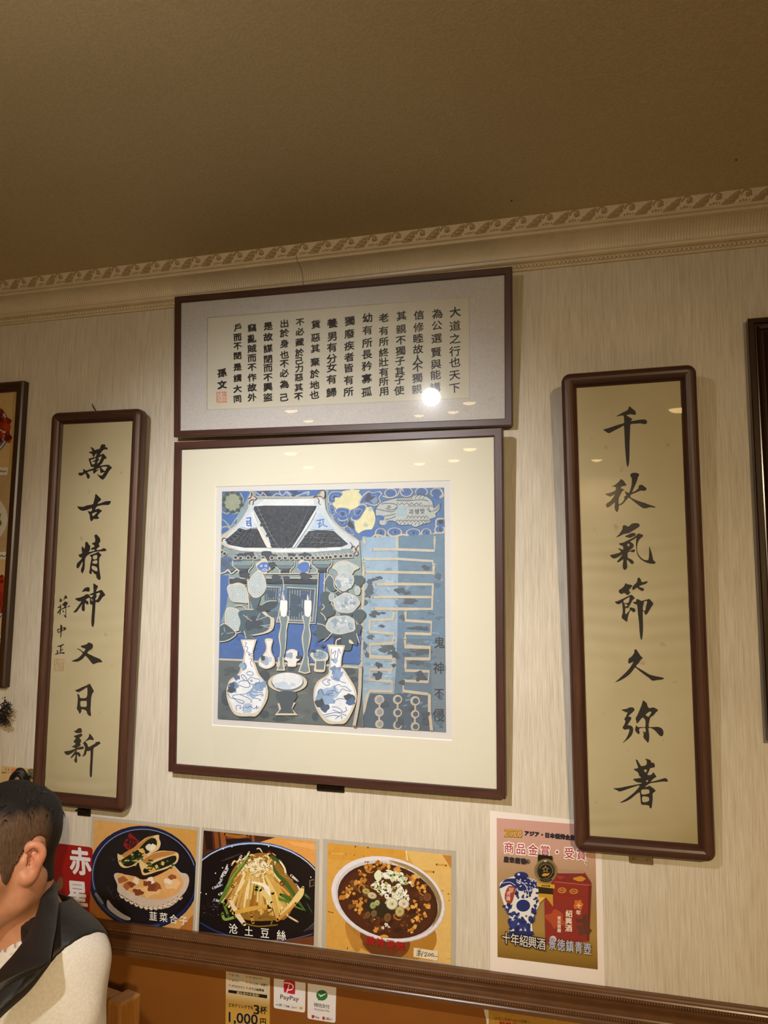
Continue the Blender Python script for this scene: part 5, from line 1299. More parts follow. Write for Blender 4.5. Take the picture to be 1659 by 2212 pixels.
PT_ = ((226, 190, 112), (214, 172, 88), (236, 210, 144), (198, 152, 70), (240, 222, 170), (206, 164, 84), (170, 124, 54))
for k in range(150):
    a = rg.uniform(-1, 1); q = rg.random()
    x0, y0 = 800+a*190, 420+abs(a)*150+rg.uniform(0, 180); x1, y1 = 820+a*430+rg.uniform(-60, 60), 620+q*560
    if y1 < y0+60: continue
    d.stroke([(x0, y0), ((x0+x1)/2+rg.uniform(-20, 20)-a*20, (y0+y1)/2-20), (x1, y1)], [rg.uniform(14, 26), rg.uniform(20, 34), rg.uniform(14, 26)], rg.choice(PT_), cap=False)
for k in range(60):
    x, y = rg.gauss(800, 130), rg.gauss(500, 70); t = rg.uniform(0, 3.1); l = rg.uniform(60, 140)
    d.stroke([(x, y), (x+l*0.5*math.cos(t), y+l*0.5*math.sin(t)-24), (x+l*math.cos(t), y+l*math.sin(t))], rg.uniform(14, 24), rg.choice(((242, 226, 178), (236, 214, 150), (246, 236, 204), (228, 198, 124))))
for (p_, w, c) in (([(700, 360), (660, 440), (640, 470)], 22, (232, 226, 196)), ([(700, 410), (620, 520), (520, 620), (450, 760), (380, 900), (320, 1010)], [26, 50, 40, 54, 50, 26], (96, 128, 44)), ([(680, 430), (500, 660), (420, 800)], 12, (148, 168, 84)), ([(1010, 540), (1060, 640), (1160, 740), (1240, 850), (1320, 980), (1420, 1110)], [20, 44, 50, 46, 40, 16], (66, 100, 38)), ([(960, 400), (1050, 460), (1130, 520)], [30, 46, 24], (62, 92, 36)),
                  ([(1100, 900), (1180, 940), (1250, 980)], [30, 54, 30], (70, 108, 34)), ([(1050, 950), (1180, 990), (1300, 1060), (1400, 1100)], [40, 34, 24, 14], (92, 126, 52)), ([(1400, 890), (1470, 950)], 30, (70, 104, 52)), ([(380, 1030), (430, 1170)], 34, (96, 130, 44)), ([(360, 1150), (390, 1220), (520, 1190)], 36, (132, 160, 76)), ([(800, 800), (790, 850)], 44, (110, 140, 50)), ([(1440, 1010), (1510, 1140)], 20, (44, 66, 40)),
                  ([(720, 740), (850, 770), (930, 820), (960, 920), (975, 1030)], [20, 40, 56, 34, 14], (246, 240, 224)), ([(840, 840), (930, 930), (990, 1010)], [50, 66, 40], (226, 206, 136)), ([(900, 640), (960, 760), (1040, 940), (1080, 1160)], [26, 44, 56, 44], (232, 204, 120)), ([(1000, 880), (1050, 1100), (1070, 1220)], 50, (214, 172, 84)), ([(1390, 810), (1350, 900), (1230, 1050), (1090, 1190)], [30, 84, 70, 50], (234, 208, 138)), ([(1060, 1230), (1200, 1110), (1300, 1010)], [40, 40, 30], (204, 150, 70)),
                  ([(450, 960), (500, 1060), (560, 1170), (640, 1280)], [30, 50, 64, 50], (238, 218, 182)), ([(500, 1140), (700, 1090), (950, 1050)], [44, 60, 40], (218, 170, 76)), ([(600, 620), (640, 640), (590, 760), (520, 920)], [24, 30, 24, 20], (242, 224, 170)), ([(1200, 1180), (1320, 1250)], 22, (226, 200, 170)), ([(1090, 470), (1150, 560), (1170, 640)], 24, (244, 228, 184)), ([(580, 440), (600, 410)], 26, (238, 232, 214)), ([(730, 1180), (750, 1260)], 40, (196, 146, 62))):
    d.stroke(p_, w, c)
for pts in ([(830, 1200), (920, 1180), (990, 1220), (980, 1290)], [(640, 1270), (820, 1310), (1060, 1290)], [(940, 1140), (1000, 1100), (970, 1070)]): d.stroke(pts, 18, (134, 104, 34))
for (x, y, rx) in ((670, 490, 22), (740, 445, 16), (1120, 760, 30), (490, 800, 20)): d.ring(x, y, rx, rx*1.1, 11, (112, 30, 22), rot=20)
d.poly([(900, 380), (960, 335), (1040, 420), (1000, 400), (940, 360)], (110, 30, 26)); d.ell(955, 1072, 22, 16, (60, 24, 16))
for (x, y) in ((360, 560), (270, 630), (80, 878), (150, 895), (950, 285), (480, 290), (370, 318), (1490, 680)): d.ell(x, y, 8, 9, (230, 226, 220))
d.poly([(1470, 720), (1530, 700), (1530, 790), (1470, 810)], (120, 100, 80)); d.poly([(1484, 730), (1526, 716), (1526, 780), (1484, 796)], (30, 22, 20))
for ch, x, y, w in (("沧", 497, 1340, 120), ("土", 696, 1372, 116), ("豆", 902, 1396, 118), ("絲", 1112, 1424, 122)): d.char(ch, x, y, w, 138, (240, 238, 232), 0.010, 0.10)
d.build('print', M_FOOD, r)

# ---- hot and sour noodle soup
K3 = (690, 1800, 5.3516)
c3 = px2(K3, [(95, 112), (1525, 250), (1522, 1512), (76, 1325)]); f3 = px2(K3, [(42, 66), (1580, 205), (1576, 1560), (24, 1356)])
r = empty('dish_poster', Matrix.Translation(base_of(f3)), 'laminated dish photo of noodle soup in a white bowl, with a price sticker', 'poster', 'laminated dish photos above the rail')
sheet('laminate', f3, -0.0002, -0.0009, M_FILM, r)
d = Draw(WALL, -0.00095); d.trim(c3); d.region(*K3); rg = random.Random(12)
d.rect(0, 0, 1700, 1700, (214, 162, 74)); d.poly([(1000, 190), (1600, 240), (1600, 1600), (1300, 1600), (1350, 900)], (222, 184, 110)); d.poly([(100, 110), (1000, 190), (1010, 260), (900, 330), (100, 300)], (210, 154, 60)); d.stroke([(1000, 190), (1020, 330)], 18, (228, 208, 160), smooth=0)
for k in range(26): x, y = rg.uniform(90, 1500), rg.uniform(150, 1450); d.stroke([(x, y), (x+rg.uniform(80, 200), y+12)], rg.uniform(8, 26), rg.choice(((220, 170, 84), (208, 154, 66), (224, 180, 100))), smooth=0)
d.stroke([(100, 905), (160, 920)], 10, (140, 90, 36), smooth=0); d.poly([(1420, 250), (1530, 258), (1530, 420)], (190, 130, 60))
d.ell(830, 1130, 540, 330, (176, 122, 46), rot=16); d.ell(760, 1220, 300, 230, (116, 66, 24), rot=24); d.poly([(540, 1240), (900, 1290), (860, 1420), (600, 1380)], (104, 56, 22), smooth=3); d.poly([(300, 1040), (400, 1150), (500, 1250), (430, 1380), (330, 1220)], (186, 132, 54), smooth=3)
d.ell(795, 764, 672, 480, (186, 182, 192), rot=17); d.ell(793, 758, 668, 474, (226, 222, 230), rot=17); d.ell(800, 768, 626, 436, (206, 200, 204), rot=17)
d.poly([(800, 310), (1000, 360), (1200, 470), (1340, 620), (1412, 800), (1390, 960), (1300, 1080), (1370, 900), (1360, 780), (1260, 600), (1100, 450), (900, 360)], (150, 130, 92), smooth=3)
d.ell(790, 782, 592, 418, (66, 32, 18), rot=17); d.ell(780, 800, 560, 390, (78, 38, 20), rot=17)
for k in range(120):
    a, q = rg.uniform(0, 6.28), math.sqrt(rg.random())*0.9
    x = 785+q*(560*math.cos(a)*0.956-390*math.sin(a)*0.29); y = 790+q*(560*math.cos(a)*0.29+390*math.sin(a)*0.956)
    d.blot(x, y, rg.uniform(16, 48), rg.choice(((92, 48, 22), (58, 28, 18), (110, 62, 28), (70, 36, 20), (120, 74, 36))), n=9, jag=0.5, sq=0.7, seed=rg.random())
for (x, y, q, n) in ((330, 640, 70, 9), (580, 400, 60, 8), (690, 370, 70, 9), (780, 400, 60, 8), (1060, 520, 70, 9), (1130, 590, 60, 8), (1200, 640, 50, 7), (450, 780, 60, 8), (470, 880, 60, 8), (300, 720, 40, 6), (1090, 850, 70, 9), (1100, 1000, 50, 6), (1060, 1100, 60, 7), (1260, 830, 36, 5), (1200, 960, 50, 6), (480, 570, 60, 6), (480, 430, 40, 4), (640, 1110, 40, 5), (910, 440, 50, 6)):
    for k in range(n): d.blot(x+rg.gauss(0, q*0.6), y+rg.gauss(0, q*0.45), rg.uniform(10, 26), rg.choice(((206, 146, 58), (186, 122, 44), (222, 170, 84), (160, 98, 38))), n=8, jag=0.45, seed=rg.random())
for (x, y) in ((500, 560), (480, 640), (580, 430), (1200, 690), (900, 970), (640, 620)): d.ring(x, y, 50, 30, 12, (188, 128, 60), rot=rg.uniform(0, 90), a0=0, a1=220)
d.poly([(560, 760), (640, 740), (740, 800), (860, 870), (800, 960), (660, 960), (540, 900)], (46, 38, 22), smooth=3)
SC = ((238, 238, 222), (226, 230, 200), (244, 244, 236), (214, 222, 176), (232, 234, 214))
for k in range(95):
    a, q = rg.uniform(0, 6.28), math.sqrt(rg.random())
    x, y = 840+q*(210*math.cos(a))+40*math.sin(a)*q, 600+q*(185*math.sin(a))
    t = rg.uniform(0, 3.1); l = rg.uniform(30, 74); m = rg.choice((0, 0, 1))
    if m: d.ring(x, y, rg.uniform(24, 42), rg.uniform(18, 30), 14, rg.choice(SC), rot=rg.uniform(0, 180), n=24, a0=rg.uniform(0, 90), a1=rg.uniform(220, 360))
    else: d.stroke([(x, y), (x+l*0.5*math.cos(t)+8, y+l*0.5*math.sin(t)-8), (x+l*math.cos(t), y+l*math.sin(t))], [16, rg.uniform(24, 40), 14], rg.choice(SC))
d.poly([(635, 470), (680, 425), (715, 450), (715, 530), (670, 550), (640, 520)], (226, 232, 200), smooth=3); d.stroke([(940, 490), (985, 560)], 30, (186, 206, 150)); d.stroke([(820, 490), (870, 480)], 26, (142, 164, 74)); d.poly([(710, 445), (800, 490), (830, 520), (780, 520)], (240, 242, 234), smooth=2)
for (x, y) in ((690, 640), (860, 630), (770, 585), (1000, 580)): d.blot(x, y, 20, (170, 186, 96), seed=x)
for k in range(16): d.ell(rg.uniform(680, 1000), rg.uniform(500, 740), 5, 8, (90, 70, 50))
for (x, y, rx, ry, c) in ((840, 815, 70, 70, (226, 222, 186)), (975, 815, 66, 58, (228, 216, 190)), (930, 905, 54, 62, (196, 176, 116)), (620, 835, 36, 42, (158, 166, 106)), (668, 805, 32, 36, (170, 182, 122)), (632, 930, 36, 44, (116, 96, 56)), (790, 975, 44, 56, (120, 84, 44)), (560, 945, 34, 44, (110, 80, 46)), (1250, 740, 50, 54, (120, 72, 42)), (540, 670, 46, 36, (178, 166, 98)), (610, 720, 56, 40, (206, 190, 150))):
    d.ell(x, y, rx, ry, tuple(int(v*0.72) for v in c), rot=15); d.ell(x-3, y-3, rx*0.86, ry*0.86, c, rot=15); d.ell(x, y, rx*0.46, ry*0.46, tuple(int(v*0.92) for v in c), rot=15); d.ell(x+2, y+2, rx*0.12, ry*0.12, (90, 84, 50))
for (x, y, q) in ((770, 1060, 26), (730, 1090, 22), (800, 1085, 16), (640, 995, 10)): d.blot(x, y, q, (214, 200, 190), jag=0.6, sq=0.7, seed=x)
d.blot(745, 1190, 40, (222, 156, 46), sq=0.45, seed=2)
for ch, x, y in (("酸", 592, 1238), ("辣", 705, 1262), ("湯", 822, 1282), ("麺", 938, 1302)): d.char(ch, x, y, 100, 106, (176, 26, 34), 0.016, 0.16)
d.build('print', M_FOOD, r)
tagc = px2(K3, [(1090, 1322), (1372, 1364), (1366, 1474), (1086, 1430)])
tg = sheet('price_tag', rounded(tagc, 2.0, (0, 1, 2, 3)), -0.0030, -0.0034, flat('tag_paper', (226, 212, 182), rough=0.6, var=0.02), r); tg['label'] = 'cream handwritten price sticker'
d = Draw(WALL, -0.00345); d.region(*K3)
for pts in ([(1135, 1345), (1150, 1362)], [(1168, 1342), (1152, 1366)], [(1128, 1372), (1176, 1366)], [(1126, 1392), (1178, 1384)], [(1118, 1412), (1180, 1402)], [(1152, 1366), (1148, 1428)], [(1200, 1368), (1178, 1428)], [(1212, 1392), (1230, 1376), (1244, 1390), (1216, 1420), (1250, 1416)],
            [(1272, 1386), (1258, 1404), (1268, 1420), (1284, 1404), (1274, 1386)], [(1306, 1388), (1292, 1406), (1302, 1422), (1318, 1406), (1308, 1388)], [(1326, 1416), (1322, 1428)], [(1336, 1422), (1364, 1424)]): d.stroke(pts, 7, (34, 32, 40))
d.build('handwriting', M_STICK, tg)

# ---- wine poster
K4 = (1000, 1720, 4.1475)
a4 = [(1057.9, 1751.3), (1297.6, 1777.5), (1306.7, 2130.6), (1059.1, 2101.4)]
r = empty('wine_poster', Matrix.Translation(base_of(a4)), 'white bordered award poster with a blue jar and red box', 'poster')
sheet('paper', a4, 0.0, -0.0006, flat('poster_paper', (238, 228, 222), rough=0.35, var=0.01), r)
p4 = px2(K4, [(302, 195), (1184, 264), (1208, 1553), (310, 1440)])
d = Draw(WALL, -0.00066); d.trim(p4); d.region(*K4); rg = random.Random(4)
stops = ((150, (206, 160, 152)), (430, (200, 160, 142)), (640, (178, 146, 112)), (900, (160, 130, 84)), (1150, (168, 134, 70)), (1350, (146, 112, 44)), (1600, (92, 66, 22)))
for k in range(58):
    y = 170+k*25
    for (ya, ca), (yb, cb) in zip(stops, stops[1:]):
        if ya <= y <= yb: c = tuple(ca[i]+(cb[i]-ca[i])*(y-ya)/(yb-ya) for i in range(3))
    d.poly([(290, y), (1240, y+90), (1240, y+118), (290, y+28)], c)
d.word("2023", 372, 362, 528, 96, (30, 26, 20), 0.05, 0.05); d.word("2023", 372, 360, 527, 94, (226, 178, 30), 0.012, 0.05)
d.text("アジア・日本優秀企業賞", 572, 332, 1030, 376, 46, (48, 48, 66), 0.012, (22, 20, 28), 0.075, 44)
d.text("商品金賞・受賞", 412, 462, 1060, 520, 104, (170, 44, 64), 0.012, (246, 238, 236), 0.10, 92)
d.text("唐宋紹禮", 388, 566, 540, 582, 52, (60, 60, 78), 0.0, (20, 18, 24), 0.08, 44); d.ring(580, 586, 20, 20, 5, (20, 18, 24)); d.word("R", 571, 596, 588, 26, (20, 18, 24), 0.05)
# red box
d.poly([(830, 668), (1090, 680), (1150, 775), (1130, 1300), (740, 1330), (730, 945), (822, 700)], (142, 46, 38)); d.poly([(845, 665), (1085, 690), (1152, 778), (820, 762)], (128, 44, 40)); d.poly([(840, 655), (1080, 672), (1090, 692), (850, 690)], (176, 140, 120))
d.stroke([(822, 766), (1152, 800)], 6, (190, 110, 90), smooth=0); d.poly([(1125, 800), (1152, 800), (1130, 1290), (1110, 1290)], (112, 34, 30)); d.stroke([(830, 880), (1110, 905)], 3, (120, 36, 32), smooth=0)
for (x, y, q) in ((1045, 738, 44), (880, 726, 30), (1010, 740, 26)): d.blot(x, y, q, (204, 140, 48) if x != 880 else (160, 60, 44), sq=0.45, seed=x)
d.ring(888, 843, 37, 25, 6, (216, 170, 70)); d.ring(993, 852, 37, 23, 6, (216, 170, 70)); d.text("商醸", 876, 842, 902, 844, 24, (216, 170, 70)); d.text("紹興酒", 976, 851, 1010, 854, 18, (216, 170, 70))
d.blot(1035, 970, 50, (206, 110, 40), seed=7); d.blot(830, 1100, 80, (176, 76, 44), seed=8); d.blot(1085, 1120, 56, (92, 52, 40), seed=9, jag=0.6); d.blot(1100, 1200, 50, (96, 52, 40), seed=10, jag=0.6); d.blot(1060, 1190, 40, (100, 56, 42), seed=14, jag=0.6)
for ch, x, y, h in (("十", 1038, 980, 48), ("年", 1035, 1042, 48), ("紹", 950, 1052, 66), ("興", 947, 1118, 64), ("酒", 947, 1182, 66)): d.char(ch, x, y, h, h, (244, 234, 214), 0.02, 0.05)
for i, ch in enumerate("青花壺雕"): d.char(ch, 862, 1092+37*i, 36, 36, (240, 226, 206), 0.02)
# jar
jar = [(470, 715), (345, 765), (330, 820), (345, 900), (380, 1000), (420, 1090), (430, 1180), (420, 1230), (440, 1260), (600, 1260), (625, 1220), (620, 1130), (650, 1040), (690, 950), (680, 830), (660, 760), (580, 730)]
d.poly(jar, (226, 226, 222), smooth=4); DB = (32, 44, 110)
d.poly([(465, 735), (380, 745), (335, 800), (335, 825), (420, 790), (470, 830), (520, 850), (600, 850), (640, 820), (675, 830), (660, 765), (580, 735)], DB, smooth=3); d.ell(522, 712, 62, 34, DB); d.ell(500, 700, 12, 10, (220, 224, 236)); d.ell(522, 735, 54, 14, (24, 32, 84))
d.ell(540, 980, 62, 54, DB); d.poly([(420, 1210), (625, 1210), (605, 1262), (435, 1262)], DB, smooth=2)
for k in range(130):
    y = rg.uniform(840, 1200); hw = 165 if y < 960 else 165-(y-960)*0.33
    x = 515+rg.uniform(-hw, hw)
    if (x-540)**2+(y-980)**2 < 80**2 or (x < 480 and 800 < y < 970): continue
    d.blot(x, y, rg.uniform(9, 22), rg.choice((DB, (44, 60, 130), (26, 34, 90))), n=7, jag=0.55, seed=rg.random())
for k in range(40): d.ell(rg.uniform(480, 650), rg.uniform(740, 850), 6, 5, (214, 218, 228))
for pts in ([(480, 745), (560, 800), (590, 880)], [(345, 780), (420, 770), (470, 800)]): d.stroke(pts, 6, (200, 206, 222))
d.poly([(410, 805), (470, 820), (460, 880), (435, 960), (385, 945), (375, 880)], (162, 62, 48), smooth=2); d.blot(430, 840, 26, (196, 150, 130), seed=3); d.char("古", 408, 870, 40, 40, (240, 220, 200), 0.02); d.char("酒", 405, 915, 40, 40, (240, 220, 200), 0.02)
# medal
d.poly([(672, 520), (802, 536), (804, 640), (672, 640)], (26, 22, 20)); d.poly([(676, 800), (806, 810), (808, 990), (742, 905), (678, 965)], (40, 30, 18)); d.poly([(676, 870), (806, 880), (808, 990), (742, 905), (678, 965)], (196, 150, 50)); d.poly([(678, 905), (742, 905), (678, 965)], (226, 190, 90))
d.poly([(660, 775), (822, 792), (822, 828), (662, 808)], (206, 164, 56)); d.word("商品金賞", 706, 806, 780, 18, (40, 28, 14), 0.04, 0.08)
d.ell(743, 668, 102, 106, (186, 150, 70)); d.ell(743, 668, 98, 102, (24, 22, 22)); d.ring(743, 668, 84, 88, 3, (150, 128, 74)); d.ring(743, 668, 62, 64, 4, (170, 144, 84), a0=200, a1=430)
for k in range(34):
    a = R(130+k*8.5); d.ell(743+90*math.cos(a), 668+94*math.sin(a), 4, 5, (190, 170, 120))
for k in range(24):
    a = R(150+k*9.5); d.ell(743+74*math.cos(a), 668+76*math.sin(a), 3, 4, (120, 106, 70))
st5 = [(740+30*(1 if i % 2 == 0 else 0.42)*math.sin(i*math.pi/5), 655-32*(1 if i % 2 == 0 else 0.42)*math.cos(i*math.pi/5)) for i in range(10)]
d.stroke(st5+[st5[0]], 4, (214, 180, 96), smooth=0); d.poly([(706, 712), (725, 690), (765, 692), (776, 680), (770, 704), (740, 716)], (206, 150, 56), smooth=2); d.rect(728, 574, 748, 588, (230, 228, 224)); d.ell(738, 581, 4, 4, (180, 30, 40)); d.word("AWARD", 718, 742, 770, 14, (160, 140, 90))
for k in range(9): d.ell(1085+rg.uniform(0, 36), 575+rg.uniform(0, 70), 4, 4, (232, 222, 206))
d.text("十年紹興酒", 388, 1270, 700, 1322, 112, (226, 222, 216), 0.004, (24, 18, 20), 0.085, 82)
d.ell(806, 1282, 32, 32, (216, 190, 190))
d.text("景徳鎮青壺", 800, 1322, 1115, 1366, 112, (186, 196, 222), 0.010, (96, 74, 62), 0.03, 72)
d.build('print', M_PRINT, r)

# ---- red strip sign behind the man
K5 = (60, 1740, 9.219)
rc = px2(K5, [(120, 700), (1296, 838), (1215, 2240), (40, 2180)])
r = empty('beer_sign', Matrix.Translation(base_of(rc)), 'red upright sign with large white characters, between the man and the pancake photo', 'sign')
sheet('panel', rounded(rc, 9, (0, 1)), -0.0002, -0.0012, flat('sign_red', (150, 24, 22), rough=0.35, var=0.03), r)
d = Draw(WALL, -0.00126); d.region(*K5)
d.char("赤", 1045, 1110, 440, 560, (226, 222, 226), 0.036, 0.10, -0.06, 8); d.char("星", 985, 1750, 420, 540, (226, 222, 226), 0.036, 0.10, -0.05, 8)
for k in range(3): d.char("青島啤"[k], 425-22*k, 1215+140*k, 84, 120, (176, 130, 130), 0.02, 0.08)
d.ell(640, 1560, 60, 140, (128, 100, 60), rot=6)
d.build('lettering', M_STICK, r)

# ------------------------------------------------------------------ notices on the wainscot
PW2 = Plane(Matrix.Identity(4))
YW = 0.0018
def notice(name, corners, lb, cat, mat, rad=0, which=()):
    r = empty(name, Matrix.Translation(base_of(corners, YW)), lb, cat)
    sheet('card', rounded(corners, rad, which) if rad else corners, YW, YW-0.0006, mat, r)
    d = Draw(WALL, YW-0.00066); d.region(*K6); d.trim(corners); return r, d
K6 = (470, 2040, 6.144)
M_WHITE = flat('card_white', (228, 222, 222), rough=0.3, var=0.01)
# drinks leaflet
c6 = px2(K6, [(112, 270), (696, 350), (690, 1250), (104, 1250)])
r, d = notice('drinks_leaflet', c6, 'drinks leaflet in cream and gold offering three drinks, left of the payment cards', 'leaflet', flat('leaflet_cream', (206, 190, 160), rough=0.4, var=0.02))
BKT = (38, 32, 28)
stops = ((630, (206, 184, 140)), (740, (186, 144, 70)), (900, (204, 158, 64)), (1260, (200, 150, 50)))
for k in range(32):
    y = 640+k*20
    for (ya, ca), (yb, cb) in zip(stops, stops[1:]):
        if ya <= y <= yb: c = tuple(ca[i]+(cb[i]-ca[i])*(y-ya)/(yb-ya) for i in range(3))
    d.poly([(90, y), (720, y+84), (720, y+106), (90, y+22)], c)
for (x, y) in ((162, 394), (162, 468), (162, 542), (388, 428), (388, 502), (388, 576)): d.poly([(x-13, y-14), (x+13, y-11), (x+13, y+16), (x-13, y+13)], (206, 140, 96))
for t, x0, x1, y in (("ビール", 190, 282, 418), ("サワー", 190, 282, 494), ("グラスワイン", 186, 356, 566), ("ウーロンハイ", 416, 596, 448), ("ウイスキー水割り", 416, 662, 526), ("グラス紹興酒", 414, 614, 600)): d.word(t, x0, y, x1, 36, BKT, 0.03, 0.13)
d.poly([(144, 602), (658, 672), (656, 718), (142, 640)], (30, 24, 20)); d.word("組み合わせ自由!", 255, 654, 548, 40, (212, 186, 130), 0.02, 0.135)
d.word("どのドリンクでも", 150, 822, 470, 56, BKT, 0.03, 0.125); d.word("3", 480, 922, 552, 170, BKT, 0.03, 0.1); d.word("杯", 566, 912, 652, 110, BKT, 0.03, 0.1)
d.word("1,000", 150, 1030, 532, 195, (196, 176, 150), 0.05, 0.10); d.word("1,000", 150, 1028, 530, 190, BKT, 0.025, 0.10); d.word("円", 566, 1066, 640, 110, BKT, 0.03, 0.1)
d.build('print', M_STICK, r)
# red payment card
c7 = px2(K6, [(747, 390), (1170, 456), (1160, 908), (745, 845)])
r, d = notice('payment_card', c7, 'white mobile payment card with a red square logo, on the wainscot', 'sign', M_WHITE, 5, (2, 3))
RD = (190, 28, 56)
d.poly(catmull([(884, 478), (960, 474), (1022, 492), (1030, 520), (1028, 640), (1012, 662), (900, 640), (880, 620), (878, 500)], 5, True), RD)
d.stroke([(872, 512), (950, 516), (1000, 548), (994, 590), (950, 606), (925, 606)], [14, 14, 16, 16, 14, 10], (236, 226, 226)); d.stroke([(948, 532), (934, 590), (912, 650)], [12, 14, 16], (236, 226, 226))
d.word("PayPay", 832, 722, 1078, 82, (44, 40, 44), 0.012, 0.125)
d.word("LINE", 768, 806, 806, 20, (40, 70, 40), 0.05, 0.1); d.poly([(814, 788), (854, 794), (852, 824), (812, 818)], (60, 140, 90)); d.word("Pay", 818, 812, 848, 18, (232, 232, 226), 0.03, 0.1)
d.stroke([(866, 784), (1140, 826), (1138, 872), (864, 828)], 3, (206, 190, 150), smooth=0, closed=True); d.ring(892, 812, 12, 14, 4, (70, 80, 140)); d.word("銀聯", 910, 830, 956, 24, (60, 60, 90), 0.03, 0.12); d.word("Alipay+", 978, 838, 1060, 22, (90, 60, 110), 0.03, 0.12); d.ell(1108, 845, 28, 15, (222, 190, 70)); d.word("d払い", 1092, 850, 1126, 16, (90, 50, 40), 0.03, 0.1)
d.word("PayPay", 970, 852, 1004, 9, (90, 80, 90), 0, 0.1)
d.build('print', M_STICK, r)
# green payment card
c8 = px2(K6, [(1196, 440), (1576, 500), (1564, 1045), (1193, 985)])
r, d = notice('payment_card', c8, 'white mobile payment card with a green band and speech mark', 'sign', M_WHITE, 5, (2, 3))
GN = (46, 116, 58)
d.poly([(1190, 440), (1580, 500), (1578, 566), (1192, 516)], GN); d.text("欢迎使用", 1330, 492, 1440, 512, 42, (190, 206, 190), 0.02)
d.ell(1385, 676, 75, 70, GN); d.poly([(1330, 720), (1334, 746), (1372, 734)], GN); d.stroke([(1344, 664), (1368, 688), (1446, 650)], [18, 20, 8], (232, 230, 230), smooth=0)
d.text("微信支付", 1306, 802, 1460, 826, 58, (60, 56, 58), 0.010); d.word("WeChat Pay", 1280, 872, 1486, 38, (90, 86, 88), 0.006, 0.125)
d.blot(1266, 958, 22, (176, 40, 70), jag=0.2, seed=3); d.word("Pay", 1296, 978, 1352, 36, (70, 60, 66), 0.02, 0.1); d.poly([(1392, 958), (1424, 962), (1422, 1002), (1390, 998)], (170, 44, 50)); d.word("d払い", 1436, 998, 1520, 40, (70, 60, 60), 0.03, 0.12)
d.build('print', M_STICK, r)
# gold notice at the lower right, torn at its left edge
K7 = (1040, 2120, 10.37)
cb = [(1043.5, 2169.5), (1290, 2202), (1290, 2262), (1052, 2234), (1050.5, 2202), (1047, 2190)]
r = empty('gold_notice', Matrix.Translation(base_of([cb[0], cb[1], cb[2], cb[3]], YW)), 'white edged gold notice with a torn corner, low on the wainscot under the rail', 'notice')
sheet('paper', cb, YW, YW-0.0006, flat('notice_paper', (206, 194, 176), rough=0.5, var=0.03), r)
d = Draw(WALL, YW-0.00066); d.trim([(1055.3, 2181.3), (1286, 2210.5), (1286, 2258), (1056, 2230)]); d.region(*K7)
d.rect(100, 500, 2700, 1500, (168, 122, 40)); rg = random.Random(2)
for k in range(40): d.blot(rg.uniform(150, 2500), rg.uniform(640, 1100), rg.uniform(8, 40), rg.choice(((176, 130, 48), (158, 110, 34), (182, 138, 60))), seed=rg.random())
d.word("よろこびがつなぐ世界へ", 300, 850, 1085, 76, (58, 30, 16), 0.012, 0.125); d.word("麒麟麦酒株式会社", 400, 990, 1500, 120, (140, 20, 24), 0.03, 0.125)
d.build('print', M_STICK, r)

# ------------------------------------------------------------------ things at the left and right edges
M_BOARD = wood_mat('board_frame_wood', (50, 30, 16), (72, 46, 26), rough=0.32, axis='Z', bump=0.08)
M_BOARDX = wood_mat('board_frame_wood_across', (50, 30, 16), (72, 46, 26), rough=0.32, axis='X', bump=0.08)
x1, z1 = WALL.at(50.5, 821.5, -0.020); BWd, BHt = 0.46, 0.74
r = empty('menu_board', Matrix.Translation((x1-BWd/2, -0.020, z1-BHt)), 'brown framed board of dish photos cut off by the picture edge', 'menu board')
frame_rails(r, BWd, BHt, [(0, 0.020), (0, 0.003), (0.004, 0.0), (0.011, 0.0), (0.013, 0.003), (0.021, 0.004), (0.024, 0.007), (0.024, 0.020)], 0.0005, M_BOARDX, M_BOARD)
box_obj('back_panel', (0, 0.0150, BHt/2), (BWd-0.03, 0.006, BHt-0.03), flat('board_backing', (176, 146, 98), rough=0.6), r)
PB = Plane(r.matrix_world)
d = Draw(PB, 0.0118); d.region(0, 800, 5.53); rg = random.Random(6)
for oy, dish in ((0, 0), (1010, 1), (2000, 0)):
    d.poly([(-1900, 270+oy), (165, 255+oy), (100, 1250+oy), (-1900, 1250+oy)], (196, 166, 116) if dish == 0 else (176, 150, 110))
    for cx in (-280, -1300):
        if dish == 0:
            d.ell(cx, 700+oy, 400, 360, (58, 66, 104)); d.ell(cx, 700+oy, 388, 348, (196, 190, 190)); d.ring(cx, 700+oy, 370, 330, 26, (96, 104, 140)); d.ell(cx, 700+oy, 340, 300, (204, 196, 190))
            for k in range(90): d.blot(cx+rg.uniform(-150, 380), 620+oy+rg.uniform(-150, 240), rg.uniform(24, 60), rg.choice(((112, 22, 14), (140, 34, 18), (86, 16, 12), (160, 54, 22))), seed=rg.random())
        else:
            d.ell(cx, 760+oy, 370, 330, (206, 200, 190))
            for k in range(80): d.blot(cx+rg.uniform(-230, 260), 700+oy+rg.uniform(-180, 200), rg.uniform(20, 54), rg.choice(((96, 104, 40), (150, 60, 24), (196, 150, 70), (120, 40, 20))), seed=rg.random())
    d.poly([(-420, 1165+oy), (98, 1158+oy), (84, 1252+oy), (-430, 1260+oy)], (214, 206, 190))
    d.stroke([(-60, 1210+oy), (-30, 1190+oy), (0, 1215+oy), (20, 1195+oy), (40, 1215+oy), (72, 1200+oy)], 9, (40, 34, 34))
d.build('dish_photos', M_FOOD, r)

